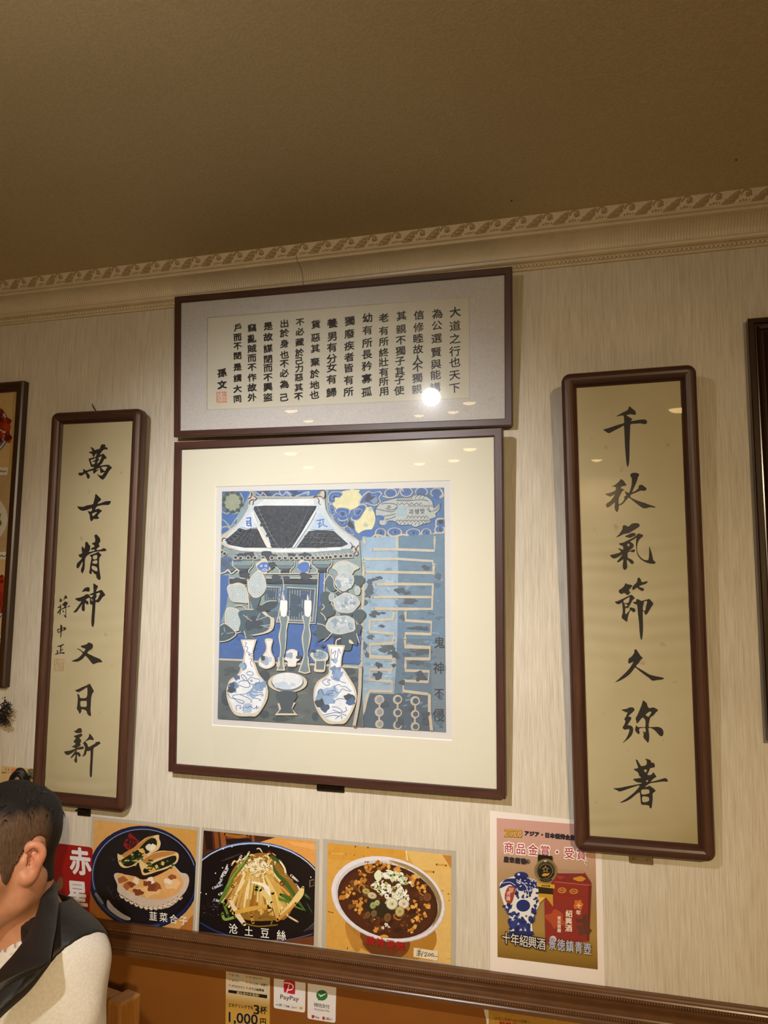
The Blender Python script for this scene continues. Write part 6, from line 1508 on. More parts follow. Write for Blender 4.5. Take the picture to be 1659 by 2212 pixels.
M_PANELF = wood_mat('dark_carved_wood', (40, 22, 12), (58, 34, 20), rough=0.22, axis='Z', coat=0.3, bump=0.1)
x2, z2 = WALL.at(1615.2, 687.5, -0.022); RWd, RHt = 0.40, 0.78
r = empty('carved_panel', Matrix.Translation((x2+RWd/2, -0.022, z2-RHt)), 'glossy dark moulded frame cut off by the right picture edge', 'framed picture')
frame_rails(r, RWd, RHt, [(0, 0.022), (0, 0.002), (0.002, 0.0), (0.010, -0.001), (0.0125, 0.004), (0.0145, 0.004), (0.018, -0.002), (0.0215, 0.001), (0.023, 0.006), (0.0265, 0.005), (0.030, 0.001), (0.033, 0.006), (0.036, 0.010), (0.036, 0.022)], 0.0006, M_PANELF, M_PANELF)
n = NT('landscape_print'); f = n.noise(n.coords((12, 12, 5)), 1.0, 4.0, 0.6); n.color(n.ramp(f, [(0.3, lin((96, 92, 60))), (0.5, lin((150, 142, 104))), (0.7, lin((112, 98, 66)))]))
box_obj('picture', (0, 0.0150, RHt/2), (RWd-0.06, 0.005, RHt-0.06), n.m, r)
box_obj('glass', (0, 0.0100, RHt/2), (RWd-0.072, 0.0016, RHt-0.072), M_GLASS, r)

# note, loop and dry twig on the wall above the man
nc = [(3, 1654), (74, 1661), (72, 1712), (-2, 1703)]
r = empty('paper_note', Matrix.Translation(base_of(nc)), 'small tan paper note tucked behind the scroll frame above the man', 'note')
sheet('paper', nc, -0.0002, -0.0008, flat('note_paper', (206, 174, 122), rough=0.7, var=0.06), r)
d = Draw(WALL, -0.00086); d.region(0, 1450, 7.375)
d.rect(22, 1560, 80, 1620, (206, 176, 96)); d.text("営業", 95, 1562, 140, 1566, 26, (70, 54, 40), 0.02); d.text("案内中", 90, 1610, 175, 1616, 24, (70, 54, 40), 0.02); d.blot(222, 1590, 40, (214, 130, 84), jag=0.3, seed=4); d.stroke([(30, 1615), (76, 1618)], 12, (60, 46, 32), smooth=0)
d.ell(500, 1640, 66, 90, (120, 112, 80)); 
for k in range(12): d.blot(500+46*math.cos(k), 1640+66*math.sin(k*1.7), 14, (78, 78, 60), seed=k)
d.build('print', M_STICK, r)
def tube_bm(bm, pts, rads, n=10):
    rings = []
    for i, p in enumerate(pts):
        p = Vector(p); a = Vector(pts[max(i-1, 0)]); b = Vector(pts[min(i+1, len(pts)-1)])
        q = (b-a).to_track_quat('Z', 'Y'); rr = rads[i] if not np.isscalar(rads) else rads
        rings.append([bm.verts.new(p+q @ Vector((rr*math.cos(2*math.pi*k/n), rr*math.sin(2*math.pi*k/n), 0))) for k in range(n)])
    for A_, B_ in zip(rings, rings[1:]):
        for k in range(n): bm.faces.new((A_[k], A_[(k+1) % n], B_[(k+1) % n], B_[k]))
    bm.faces.new(rings[0][::-1]); bm.faces.new(rings[-1])
M_BLACK = flat('black_cloth', (22, 19, 19), rough=0.55, var=0.2)
def wp(px, py, y): return tuple(wall_px(px, py, y))
bm = bmesh.new()
pts = [wp(22+0, 1706, -0.03), wp(23, 1690, -0.035), wp(28, 1678, -0.04), wp(36, 1671, -0.042), wp(45, 1674, -0.042), wp(50, 1684, -0.04), wp(53, 1698, -0.036), wp(56, 1710, -0.03)]
q = catmull(pts, 5); tube_bm(bm, q, [0.0040+0.0030*math.sin(math.pi*i/(len(q)-1)) for i in range(len(q))])
q = catmull([wp(34, 1672, -0.047), wp(38, 1664, -0.048), wp(46, 1664, -0.048), wp(53, 1672, -0.046), wp(58, 1682, -0.040), wp(64, 1692, -0.036)], 5); tube_bm(bm, q, [0.0030+0.0024*math.sin(math.pi*i/(len(q)-1)) for i in range(len(q))])
for a in (((56, 1686), (62, 1679), (66, 1676)), ((60, 1690), (66, 1698), (70, 1700))): tube_bm(bm, catmull([wp(x, y, -0.03) for x, y in a], 4), 0.0022)
tube_bm(bm, [wp(40, 1690, -0.03), (wall_px(40, 1690).x, 0.004, wall_px(40, 1690).z)], 0.002)
loop = tag(bm_obj('ribbon_loop', bm, M_BLACK, smooth=True), 'small black looped ribbon in front of the tan note', 'ribbon')
bm = bmesh.new(); tube_bm(bm, catmull([wp(36, 1667, -0.0535), wp(42, 1666, -0.0535), wp(48, 1671, -0.052), wp(52, 1677, -0.049)], 4), 0.0008, 6)
o = bm_obj('highlight_arc', bm, flat('grey_highlight', (120, 116, 112), rough=0.5), loop); o['label'] = 'thin grey edging'  # pale tube stands in for the highlight along the loop

bm = bmesh.new(); rg = random.Random(9); M_TWIG = flat('dry_twig', (40, 32, 22), rough=0.7, var=0.2)
def twig(px, py, a, l, dep):
    y = -0.030; s_ = [(px+l*t*math.cos(a+0.25*math.sin(3*t)), py+l*t*math.sin(a+0.25*math.sin(3*t))) for t in (0, 0.25, 0.5, 0.75, 1.0)]
    tube_bm(bm, [wp(x, yy, y-0.004*i) for i, (x, yy) in enumerate(s_)], [0.0010-0.00015*i for i in range(5)], 6)
    for (x, yy) in s_[1:]:
        for k in range(2):
            c = wall_px(x+rg.uniform(-3, 3), yy+rg.uniform(-3, 3), y-0.008); add_sphere(bm, c, (rg.uniform(0.0012, 0.0026), 0.0008, rg.uniform(0.0010, 0.0020)), 8, 5)
    if dep:
        for (x, yy) in s_[1:4]: twig(x, yy, a+rg.uniform(-1.1, 1.1), l*0.5, dep-1)
twig(-30, 1562, -0.55, 36, 2); twig(-22, 1552, -0.75, 42, 2); twig(-14, 1550, -1.0, 34, 2); twig(-12, 1556, -0.3, 24, 2); twig(-6, 1548, -1.15, 36, 1)
tube_bm(bm, [wp(-30, 1562, -0.03), (wall_px(-34, 1566).x, 0.003, wall_px(-34, 1566).z)], 0.0016, 8)
tag(bm_obj('dry_twig', bm, M_TWIG, smooth=True), 'dark dry twig with tiny leaves sticking out at the picture edge', 'twig')
# ------------------------------------------------------------------ the seated man (signed-distance modelling, then a polygon skin)
def at(px, py, y):
    d = ray(px, py); t = (y-CAM.y)/d.y; return CAM+d*t
LD = Vector((0.968, -0.25, 0)).normalized(); FD = Vector((-LD.y*-1 if False else LD.y, -LD.x, 0))   # his left, his front
EAR = at(70, 1862, -0.475)
C0 = EAR-LD*0.079
MP = Matrix(((LD.x, FD.x, 0, C0.x), (LD.y, FD.y, 0, C0.y), (0, 0, 1, 0), (0, 0, 0, 1)))
UZ = C0.z                                  # ear height above the floor; local z is measured from the floor
MPI = MP.inverted()
def loc(px, py, y):
    q = MPI @ at(px, py, y); return np.array((q.x, q.y, q.z-UZ))

def axis(segs):
    """segs: (start, end, step) laid end to end"""
    out = []
    for a, b, h in segs:
        n = max(1, int(round((b-a)/h))); out += [a+(b-a)*i/n for i in range(n)]
    return np.array(out+[segs[-1][1]], dtype=np.float32)

def seg_d(X, a, b):
    a = np.asarray(a, float); b = np.asarray(b, float); ab = b-a; L2 = float(ab@ab) or 1e-9
    t = np.clip(((X[0]-a[0])*ab[0]+(X[1]-a[1])*ab[1]+(X[2]-a[2])*ab[2])/L2, 0, 1)
    return np.sqrt((X[0]-a[0]-t*ab[0])**2+(X[1]-a[1]-t*ab[1])**2+(X[2]-a[2]-t*ab[2])**2), t

class Field:
    def __init__(s, xs, ys, zs):
        s.ax = (xs, ys, zs); s.F = np.full((len(xs), len(ys), len(zs)), 0.5, dtype=np.float32)
    def block(s, lo, hi):
        sl = []
        for a, l, h in zip(s.ax, lo, hi):
            i, j = np.searchsorted(a, l), np.searchsorted(a, h); sl.append(slice(max(i-1, 0), min(j+1, len(a))))
        sl = tuple(sl)
        X = np.meshgrid(s.ax[0][sl[0]], s.ax[1][sl[1]], s.ax[2][sl[2]], indexing='ij', sparse=True)
        return sl, X
    def _mix(s, sl, d, k, mode):
        f = s.F[sl]
        if mode == 'sub':
            d = -d; h = np.maximum(k-np.abs(f-d), 0)/k; s.F[sl] = np.maximum(f, d)+h*h*k/4
        elif mode == 'and':
            h = np.maximum(k-np.abs(f-d), 0)/k; s.F[sl] = np.maximum(f, d)+h*h*k/4
        else:
            h = np.maximum(k-np.abs(f-d), 0)/k; s.F[sl] = np.minimum(f, d)-h*h*k/4
    def ell(s, c, r, k=0.02, mode='add', m=0.05):
        lo = [c[i]-r[i]-m for i in range(3)]; hi = [c[i]+r[i]+m for i in range(3)]
        sl, X = s.block(lo, hi)
        q = [(X[i]-c[i])/r[i] for i in range(3)]
        k0 = np.sqrt(q[0]**2+q[1]**2+q[2]**2); k1 = np.sqrt((q[0]/r[0])**2+(q[1]/r[1])**2+(q[2]/r[2])**2)+1e-6
        s._mix(sl, k0*(k0-1)/k1, k, mode); return s
    def cap(s, a, b, ra, rb, k=0.02, mode='add', m=0.05, fold=None):
        R_ = max(ra, rb)+m
        lo = [min(a[i], b[i])-R_ for i in range(3)]; hi = [max(a[i], b[i])+R_ for i in range(3)]
        sl, X = s.block(lo, hi); d, t = seg_d(X, a, b)
        d = d-(ra+(rb-ra)*t)
        if fold is not None: d = d-fold(X, t)
        s._mix(sl, d, k, mode); return s
    def chain(s, pts, rads, k=0.01, mode='add', m=0.02):
        if np.isscalar(rads): rads = [rads]*len(pts)
        for i in range(len(pts)-1): s.cap(pts[i], pts[i+1], rads[i], rads[i+1], k, mode, m)
        return s
    def half(s, p, n, k=0.005):
        n = np.asarray(n, float)/np.linalg.norm(n)
        X = np.meshgrid(*s.ax, indexing='ij', sparse=True)
        s._mix((slice(None),)*3, (X[0]-p[0])*n[0]+(X[1]-p[1])*n[1]+(X[2]-p[2])*n[2], k, 'and'); return s
    def nets(s):
        F = s.F; xs, ys, zs = s.ax; neg = F < 0
        cnt = np.zeros(tuple(n-1 for n in F.shape), dtype=np.int8)
        for i in (0, 1):
            for j in (0, 1):
                for k in (0, 1): cnt += neg[i:F.shape[0]-1+i, j:F.shape[1]-1+j, k:F.shape[2]-1+k]
        cells = np.argwhere((cnt > 0) & (cnt < 8))
        idx = -np.ones(cnt.shape, dtype=np.int64); idx[tuple(cells.T)] = np.arange(len(cells))
        acc = np.zeros((len(cells), 3)); num = np.zeros(len(cells))
        cs = [(i, j, k) for i in (0, 1) for j in (0, 1) for k in (0, 1)]
        P = {}
        for c in cs:
            ii = cells+np.array(c)
            P[c] = (F[tuple(ii.T)].astype(float), np.stack([xs[ii[:, 0]], ys[ii[:, 1]], zs[ii[:, 2]]], 1).astype(float))
        for a in cs:
            for b in cs:
                if sum(abs(a[i]-b[i]) for i in range(3)) == 1 and a < b:
                    fa, pa = P[a]; fb, pb = P[b]; m = (fa < 0) != (fb < 0)
                    t = np.where(m, fa/np.where(m, fa-fb, 1), 0)
                    acc += np.where(m[:, None], pa+(pb-pa)*t[:, None], 0); num += m
        V = acc/np.maximum(num, 1)[:, None]
        Q = []
        for ax in range(3):
            A_ = [slice(None)]*3; B_ = [slice(None)]*3; A_[ax] = slice(0, -1); B_[ax] = slice(1, None)
            ch = neg[tuple(A_)] != neg[tuple(B_)]
            e = np.argwhere(ch); o1, o2 = [i for i in range(3) if i != ax]
            ok = (e[:, o1] > 0) & (e[:, o2] > 0) & (e[:, o1] < cnt.shape[o1]) & (e[:, o2] < cnt.shape[o2]); e = e[ok]
            q = []
            for d1, d2 in ((-1, -1), (0, -1), (0, 0), (-1, 0)):
                c = e.copy(); c[:, o1] += d1; c[:, o2] += d2; q.append(idx[tuple(c.T)])
            q = np.stack(q, 1); flip = neg[tuple(e.T)]
            if ax == 1: flip = ~flip
            q = np.where(flip[:, None], q, q[:, ::-1]); Q.append(q)
        return V, np.concatenate(Q)

def smooth_pass(V, Q, n=2, lam=0.5):
    for _ in range(n):
        A_ = np.zeros_like(V); c = np.zeros(len(V))
        for i in range(4):
            np.add.at(A_, Q[:, i], V[Q[:, (i+1) % 4]]); np.add.at(A_, Q[:, i], V[Q[:, i-1]]); np.add.at(c, Q[:, i], 2)
        V = V*(1-lam)+lam*A_/np.maximum(c, 1)[:, None]
    return V

def sdf_obj(name, F, mat, parent, colf=None, sm=1):
    V, Q = F.nets()
    if sm: V = smooth_pass(V, Q, sm)
    W_ = V.copy(); W_[:, 2] += UZ
    me = bpy.data.meshes.new(name)
    me.vertices.add(len(V)); me.vertices.foreach_set('co', W_.astype(np.float32).ravel())
    me.loops.add(len(Q)*4); me.loops.foreach_set('vertex_index', Q.ravel().astype(np.int32))
    me.polygons.add(len(Q)); me.polygons.foreach_set('loop_start', np.arange(0, len(Q)*4, 4, dtype=np.int32))
    me.update(calc_edges=True)
    me.polygons.foreach_set('use_smooth', [True]*len(Q))
    if colf is not None:
        c = np.ones((len(V), 4), dtype=np.float32); c[:, :3] = colf(V)
        a = me.color_attributes.new('Col', 'FLOAT_COLOR', 'POINT'); a.data.foreach_set('color', c.ravel())
    me.materials.append(mat); me.validate(); me.update()
    return link(bpy.data.objects.new(name, me), parent)

man = empty('person', MP, 'man in a black vest over a white sweatshirt, seated with his back to the wall', 'person')

# joints (x his left, y his front, z from the ear)
NB = np.array((0, -0.045, -0.150))                      # neck base
SHL = np.array((0.122, -0.050, -0.162)); SHR = SHL*np.array((-1, 1, 1))
ELL_ = np.array((0.206, 0.035, -0.415)); ELR = ELL_*np.array((-1, 1, 1))
WRL = np.array((0.110, 0.255, -0.520)); WRR = np.array((-0.095, 0.260, -0.515))
HIPZ = 0.545-UZ

def head(F):
    F.ell((0, -0.006, 0.034), (0.072, 0.090, 0.070), 0.02)
    F.ell((0, 0.035, -0.030), (0.061, 0.060, 0.082), 0.035)
    for s in (-1, 1):
        F.cap((s*0.054, 0.004, -0.058), (s*0.016, 0.074, -0.100), 0.015, 0.017, 0.03)
        F.cap((s*0.062, 0.004, -0.010), (s*0.054, 0.004, -0.058), 0.012, 0.015, 0.03)
        F.ell((s*0.044, 0.058, -0.022), (0.024, 0.026, 0.022), 0.025)
        F.ell((s*0.030, 0.086, 0.026), (0.026, 0.012, 0.009), 0.015)
        F.ell((s*0.032, 0.098, 0.008), (0.015, 0.013, 0.011), 0.012, 'sub')
        F.ell((s*0.031, 0.079, 0.008), (0.0125, 0.0125, 0.0115), 0.006)
    F.cap((0, 0.090, 0.020), (0, 0.112, -0.026), 0.008, 0.0115, 0.014)
    for s in (-1, 1): F.ell((s*0.012, 0.101, -0.030), (0.009, 0.011, 0.008), 0.010)
    F.ell((0, 0.091, -0.062), (0.025, 0.012, 0.013), 0.015)
    F.ell((0, 0.105, -0.0625), (0.021, 0.010, 0.0018), 0.004, 'sub', 0.01)
    F.ell((0, 0.078, -0.096), (0.020, 0.018, 0.016), 0.02)
def neck(F, g=0.0):
    F.cap((0, -0.032, -0.045), NB+np.array((0, 0, -0.02)), 0.054+g, 0.060+g, 0.03)
    for s in (-1, 1): F.cap((s*0.052, -0.026, -0.040), (s*0.016, 0.022, -0.185), 0.012+g, 0.011+g, 0.022)
def trunk(F, g=0.0):
    F.ell((0, -0.030, -0.310), (0.150+g, 0.100+g, 0.160+g), 0.04)
    F.ell((0, -0.010, -0.540), (0.148+g, 0.105+g, 0.160+g), 0.08)
    for s in (-1, 1):
        F.cap(NB+np.array((s*0.03, -0.012, 0.005)), SHL*np.array((s, 1, 1))+np.array((-s*0.02, 0, 0.006)), 0.044+g, 0.036+g, 0.05)
        F.ell((s*0.075, 0.030, -0.27), (0.075+g, 0.045+g, 0.085+g), 0.04)

# --- body
xs = axis(((-0.30, -0.10, 0.009), (-0.10, 0.050, 0.004), (0.050, 0.112, 0.0016), (0.112, 0.30, 0.008)))
ys = axis(((-0.20, -0.12, 0.009), (-0.12, -0.055, 0.004), (-0.055, 0.035, 0.0019), (0.035, 0.13, 0.0036), (0.13, 0.66, 0.009)))
zs = axis(((-UZ-0.02, -0.60, 0.010), (-0.60, -0.12, 0.007), (-0.12, -0.042, 0.0035), (-0.042, 0.044, 0.0018), (0.044, 0.15, 0.0040)))
B = Field(xs, ys, zs)
head(B); neck(B); trunk(B)
for s, sh, el, wr in ((1, SHL, ELL_, WRL), (-1, SHR, ELR, WRR)):
    B.cap(sh, el, 0.046, 0.036, 0.03); B.cap(el, wr, 0.037, 0.026, 0.02)
    hip = np.array((s*0.085, 0.0, HIPZ)); kn = np.array((s*0.115, 0.42, 0.50-UZ)); an = np.array((s*0.115, 0.44, 0.08-UZ))
    B.ell((s*0.07, -0.03, HIPZ), (0.10, 0.11, 0.09), 0.06); B.cap(hip, kn, 0.080, 0.056, 0.05); B.cap(kn, an, 0.055, 0.038, 0.03); B.cap(an+np.array((0, -0.02, -0.03)), an+np.array((0, 0.14, -0.05)), 0.034, 0.026, 0.02)
    fd = (wr-el)/np.linalg.norm(wr-el); sd = np.array((-s*0.8, 0.5, 0.0)); sd = sd-fd*(sd@fd); sd /= np.linalg.norm(sd); nd = np.cross(fd, sd); nd = nd if nd[2] < 0 else -nd
    pm = wr+fd*0.052
    B.cap(wr, pm-sd*0.014, 0.022, 0.017, 0.015); B.cap(wr, pm+sd*0.016, 0.022, 0.017, 0.015)
    for q, (of, ln) in enumerate(((0.030, 0.070), (0.010, 0.080), (-0.011, 0.074), (-0.031, 0.058))):
        a = pm+sd*of+fd*0.020; b = a+fd*ln*0.5+nd*0.004; c = b+fd*ln*0.32+nd*0.020; e = c+fd*ln*0.10+nd*0.016
        B.chain([pm+sd*of*0.7, a, b, c, e], [0.011, 0.0095, 0.009, 0.0085, 0.0075], 0.004)
    t0 = wr+fd*0.022+sd*0.020; B.chain([t0, t0+fd*0.030+sd*0.022, t0+fd*0.058+sd*0.026+nd*0.006], [0.013, 0.011, 0.009], 0.006)

# --- ear, traced on its own tilted plane
EN = np.array((math.cos(R(30)), math.sin(R(30))*0.9, 0.04)); EN /= np.linalg.norm(EN)
E0 = np.array((0.080, -0.010, 0.0))
CL = MPI @ CAM; CL = np.array((CL.x, CL.y, CL.z-UZ))
def earpt(cx, cy, off=0.0):
    px, py = cx/8.19, 1690+cy/8.19
    d = MPI.to_3x3() @ ray(px, py); d = np.array(d)
    t = ((E0-CL)@EN)/(d@EN); return CL+d*t+EN*off
def earchain(pts, rads, off, mode='add', k=0.004):
    q = catmull([(*p, 0) for p in pts], 4); n = len(q)
    P3 = [earpt(p[0], p[1], off if np.isscalar(off) else np.interp(i/(n-1), np.linspace(0, 1, len(off)), off)) for i, p in enumerate(q)]
    rr = rads if np.isscalar(rads) else [np.interp(i/(n-1), np.linspace(0, 1, len(rads)), rads) for i in range(n)]
    B.chain(P3, rr, k, mode, 0.012)
for (cx, cy, r1) in ((600, 1180, 0.0085), (660, 1260, 0.0080), (620, 1360, 0.0085), (560, 1460, 0.0085), (520, 1560, 0.0080), (450, 1640, 0.0085)):
    c = earpt(cx, cy, -0.006); B.ell(c, (r1, r1, r1*1.25), 0.012, 'add', 0.02)
for (a, b) in (((560, 1200), (480, 1400)), ((600, 1330), (470, 1560)), ((640, 1240), (560, 1480))):
    B.cap(earpt(*a, -0.006)-np.array((0.016, 0, 0)), earpt(*b, -0.006)-np.array((0.016, 0, 0)), 0.011, 0.011, 0.010)
earchain([(490, 1250), (480, 1165), (530, 1100), (610, 1083), (690, 1120), (735, 1190), (735, 1280), (700, 1380), (645, 1500), (570, 1610)], [0.0030, 0.0036, 0.0040, 0.0040, 0.0040, 0.0042, 0.0044, 0.0044, 0.0048, 0.0060], [0.0, 0.003, 0.005, 0.006, 0.007, 0.007, 0.006, 0.004, 0.002, 0.0])
earchain([(560, 1250), (615, 1320), (622, 1400), (590, 1480), (520, 1520)], [0.0026, 0.0032, 0.0036, 0.0034, 0.0030], [0.003, 0.004, 0.004, 0.003, 0.002])
earchain([(600, 1180), (600, 1260), (620, 1330)], [0.0024, 0.0028, 0.0028], 0.003)
earchain([(500, 1265), (550, 1290)], [0.003, 0.0026], 0.002)
earchain([(570, 1610), (500, 1690), (420, 1690), (400, 1620)], [0.0062, 0.0070, 0.0070, 0.0060], [0.0, 0.0005, 0.0, -0.002], k=0.008)
earchain([(440, 1330), (415, 1400), (425, 1450)], [0.0040, 0.0046, 0.0036], [0.0, 0.001, 0.0])
earchain([(560, 1160), (670, 1200), (690, 1300), (650, 1420)], [0.0028, 0.0026, 0.0024, 0.0020], [0.0028, 0.003, 0.003, 0.003], 'sub', 0.003)
earchain([(540, 1320), (545, 1390), (490, 1450), (450, 1510)], [0.0044, 0.0048, 0.0046, 0.0034], [0.0015, 0.001, 0.0, 0.001], 'sub', 0.003)
earchain([(520, 1160), (500, 1220), (520, 1250)], [0.003, 0.003, 0.0026], [0.001, 0.001, 0.002], 'sub', 0.003)
B.ell((-0.083, -0.012, -0.002), (0.009, 0.019, 0.031), 0.008)

def skin_col(V):
    base = np.array(lin((206, 146, 112))); red = np.array(lin((208, 128, 100))); dark = np.array(lin((60, 40, 34)))
    c = np.tile(base, (len(V), 1))
    e = np.exp(-(((V[:, 0]-0.086)/0.014)**2+((V[:, 1]+0.010)/0.03)**2+((V[:, 2]+0.0)/0.04)**2)); c = c*(1-0.7*e[:, None])+red*0.7*e[:, None]
    lip = (np.abs(V[:, 0]) < 0.024) & (V[:, 1] > 0.088) & (np.abs(V[:, 2]+0.062) < 0.012); c[lip] = np.array(lin((170, 92, 82)))
    for s in (-1, 1):
        d_ = np.hypot(V[:, 0]-s*0.031, V[:, 2]-0.008); m = (V[:, 1] > 0.080) & (d_ < 0.0105); c[m] = np.array(lin((222, 214, 206))); m = (V[:, 1] > 0.080) & (d_ < 0.0055); c[m] = dark
        m = (V[:, 1] > 0.074) & (np.abs(np.abs(V[:, 0])-0.032) < 0.021) & (np.abs(V[:, 2]-0.029) < 0.005); c[m] = dark
    return c
n = NT('skin'); n.set(Roughness=0.45); at_ = n.n('ShaderNodeAttribute', attribute_name='Col'); f = n.noise(n.coords(), 90.0, 4.0, 0.6); n.color(n.mix(1.0, at_.outputs['Color'], n.ramp(f, [(0.3, (0.90, 0.88, 0.86)), (0.7, (1.05, 1.05, 1.05))]), 'MULTIPLY'))
n.b.inputs['Subsurface Weight'].default_value = 0.12; n.b.inputs['Subsurface Radius'].default_value = (0.008, 0.003, 0.0015); n.b.inputs['Subsurface Scale'].default_value = 1.0; n.bump(n.noise(n.coords(), 700.0, 2.0, 0.5), 0.08, 0.0004)
sdf_obj('body', B, n.m, man, skin_col, 1)

# --- hair: long on top, clipped short at the side
def poly_sdf(PX, PY, pts):
    d = np.full(np.broadcast(PX, PY).shape, 1e9); ins = np.zeros(d.shape, bool); m = len(pts)
    for i in range(m):
        ax_, ay = pts[i]; bx, by = pts[(i+1) % m]; ex, ey = bx-ax_, by-ay
        t = np.clip(((PX-ax_)*ex+(PY-ay)*ey)/(ex*ex+ey*ey), 0, 1)
        d = np.minimum(d, np.hypot(PX-ax_-t*ex, PY-ay-t*ey))
        c = ((ay > PY) != (by > PY)) & (PX < (bx-ax_)*(PY-ay)/((by-ay) if by != ay else 1e-9)+ax_); ins ^= c
    return np.where(ins, -d, d)
hx = axis(((-0.105, 0.04, 0.004), (0.04, 0.105, 0.0026))); hy = axis(((-0.14, 0.12, 0.0034),)); hz = axis(((-0.10, 0.18, 0.0034),))
Hf = Field(hx, hy, hz); head(Hf); Hf.cap((0, -0.032, -0.045), NB, 0.054, 0.058, 0.03)
X, Y, Z = np.meshgrid(hx, hy, hz, indexing='ij', sparse=True)
ss = lambda v, a, b: np.clip((v-a)/(b-a), 0, 1)**2*(3-2*np.clip((v-a)/(b-a), 0, 1))
topw = ss(Z+0.10*np.maximum(-Y-0.02, 0), 0.058, 0.098); back = ss(-Y, 0.020, 0.075)*ss(Z, -0.05, 0.03)
th = 0.0022+0.0050*topw+0.0020*back*(1-topw)+0.0022*topw*np.sin(60*X+20*Y)*np.sin(55*Y-18*X)+0.0012*back*np.sin(90*Z+40*X)
hair_side = [(0.098, 0.074), (0.066, 0.066), (0.058, 0.045), (0.052, 0.024), (0.050, 0.004), (0.045, -0.018), (0.038, -0.026), (0.032, -0.020), (0.024, 0.000), (0.006, 0.026), (-0.010, 0.036), (-0.026, 0.030), (-0.036, 0.006), (-0.036, -0.020), (-0.034, -0.050), (-0.15, -0.060), (-0.15, 0.25), (0.14, 0.25), (0.12, 0.10)]
ps = poly_sdf(Y+0*Z, Z+0*Y, hair_side)
Hf.F = np.maximum(Hf.F-th, ps+0.0*X).astype(np.float32)
def hair_col(V):
    top = np.array(lin((30, 24, 21))); side = np.array(lin((92, 70, 52)))
    w = np.clip((V[:, 2]+0.12*np.sin(300*V[:, 1])*0.02-0.066)/0.014, 0, 1)+np.clip((-V[:, 1]-0.022)/0.022, 0, 1); w = np.clip(w, 0, 1)[:, None]
    return side*(1-w)+top*w
def hair_mat():
    n = NT('hair'); n.set(Roughness=0.6); n.b.inputs['Specular IOR Level'].default_value = 0.2; a_ = n.n('ShaderNodeAttribute', attribute_name='Col')
    f = n.noise(n.coords((420, 420, 90)), 1.0, 3.0, 0.6)
    n.color(n.mix(1.0, a_.outputs['Color'], n.ramp(f, [(0.3, (0.62, 0.62, 0.62)), (0.7, (1.3, 1.27, 1.22))]), 'MULTIPLY')); n.bump(f, 0.5, 0.0012); return n.m
M_HAIR = hair_mat()
hair = sdf_obj('hair', Hf, M_HAIR, man, hair_col, 1)
bm = bmesh.new(); rg = random.Random(31)
for k in range(420):
    a = rg.uniform(0, 2*math.pi); q = math.sqrt(rg.random())
    l, f_ = 0.066*q*math.cos(a), -0.010+0.092*q*math.sin(a)
    if f_ > 0.07: continue
    z = 0.034+0.070*math.sqrt(max(0.02, 1-(l/0.072)**2-((f_+0.006)/0.092)**2))+0.001
    dx, dy = l*0.12+rg.gauss(0, 0.008), 0.010+rg.gauss(0, 0.010)
    P3 = [(l, f_, z+UZ-0.004), (l+dx*0.5, f_+dy*0.5, z+UZ+0.004), (l+dx, f_+dy, z+UZ+rg.uniform(-0.006, 0.003))]
    tube_bm(bm, P3, [0.0011, 0.0010, 0.0003], 4)
n = NT('hair_strand'); n.set(Roughness=0.42); n.b.inputs['Base Color'].default_value = (*lin((32, 26, 23)), 1)
bm_obj('hair_strands', bm, n.m, hair, True)

# --- white sweatshirt
gx = axis(((-0.32, 0.06, 0.010), (0.06, 0.32, 0.0045))); gy = axis(((-0.18, 0.34, 0.0055),)); gz = axis(((-0.70, -0.38, 0.009), (-0.38, -0.03, 0.0045)))
Sw = Field(gx, gy, gz); trunk(Sw, 0.012)
Sw.cap(NB+np.array((0, 0.012, -0.03)), NB+np.array((0, 0.016, -0.012)), 0.068, 0.064, 0.03)
def fold(X, t):
    return 0.0042*np.sin(70*X[2]+46*X[1]+30*X[0]+2.0*np.sin(20*X[1]))*np.clip(t*1.6, 0.25, 1)+0.0026*np.sin(-52*X[2]+88*X[1]+1.3)*np.clip(1.4*t, 0.2, 1)
for s, sh, el, wr in ((1, SHL, ELL_, WRL), (-1, SHR, ELR, WRR)):
    Sw.cap(sh, el, 0.059, 0.051, 0.035, 'add', 0.05, fold); Sw.cap(el, wr+(wr-el)*-0.04, 0.051, 0.036, 0.02, 'add', 0.05, fold)
Sw.cap(NB+np.array((0, -0.006, 0.10)), NB+np.array((0, 0.016, -0.025)), 0.060, 0.066, 0.006, 'sub')
n = NT('sweatshirt_jersey'); n.set(Roughness=0.85); n.b.inputs['Specular IOR Level'].default_value = 0.2
f = n.noise(n.coords(), 260.0, 2.0, 0.5); g2 = n.noise(n.coords(), 14.0, 3.0, 0.5)
n.color(n.mix(1.0, n.ramp(f, [(0.3, lin((228, 220, 210))), (0.7, lin((240, 234, 226)))]), n.ramp(g2, [(0.3, (0.95, 0.95, 0.95)), (0.7, (1, 1, 1))]), 'MULTIPLY')); n.bump(f, 0.15, 0.0006)
shirt = sdf_obj('sweatshirt', Sw, n.m, man, None, 2)
bm = bmesh.new(); q = []
for k in range(25):
    a = 2*math.pi*k/24; q.append((0.0665*math.cos(a), -0.027+0.066*math.sin(a), UZ-0.156-0.020*max(0, math.sin(a))))
tube_bm(bm, q, 0.0042, 8); bm_obj('neckband', bm, n.m, shirt, True)

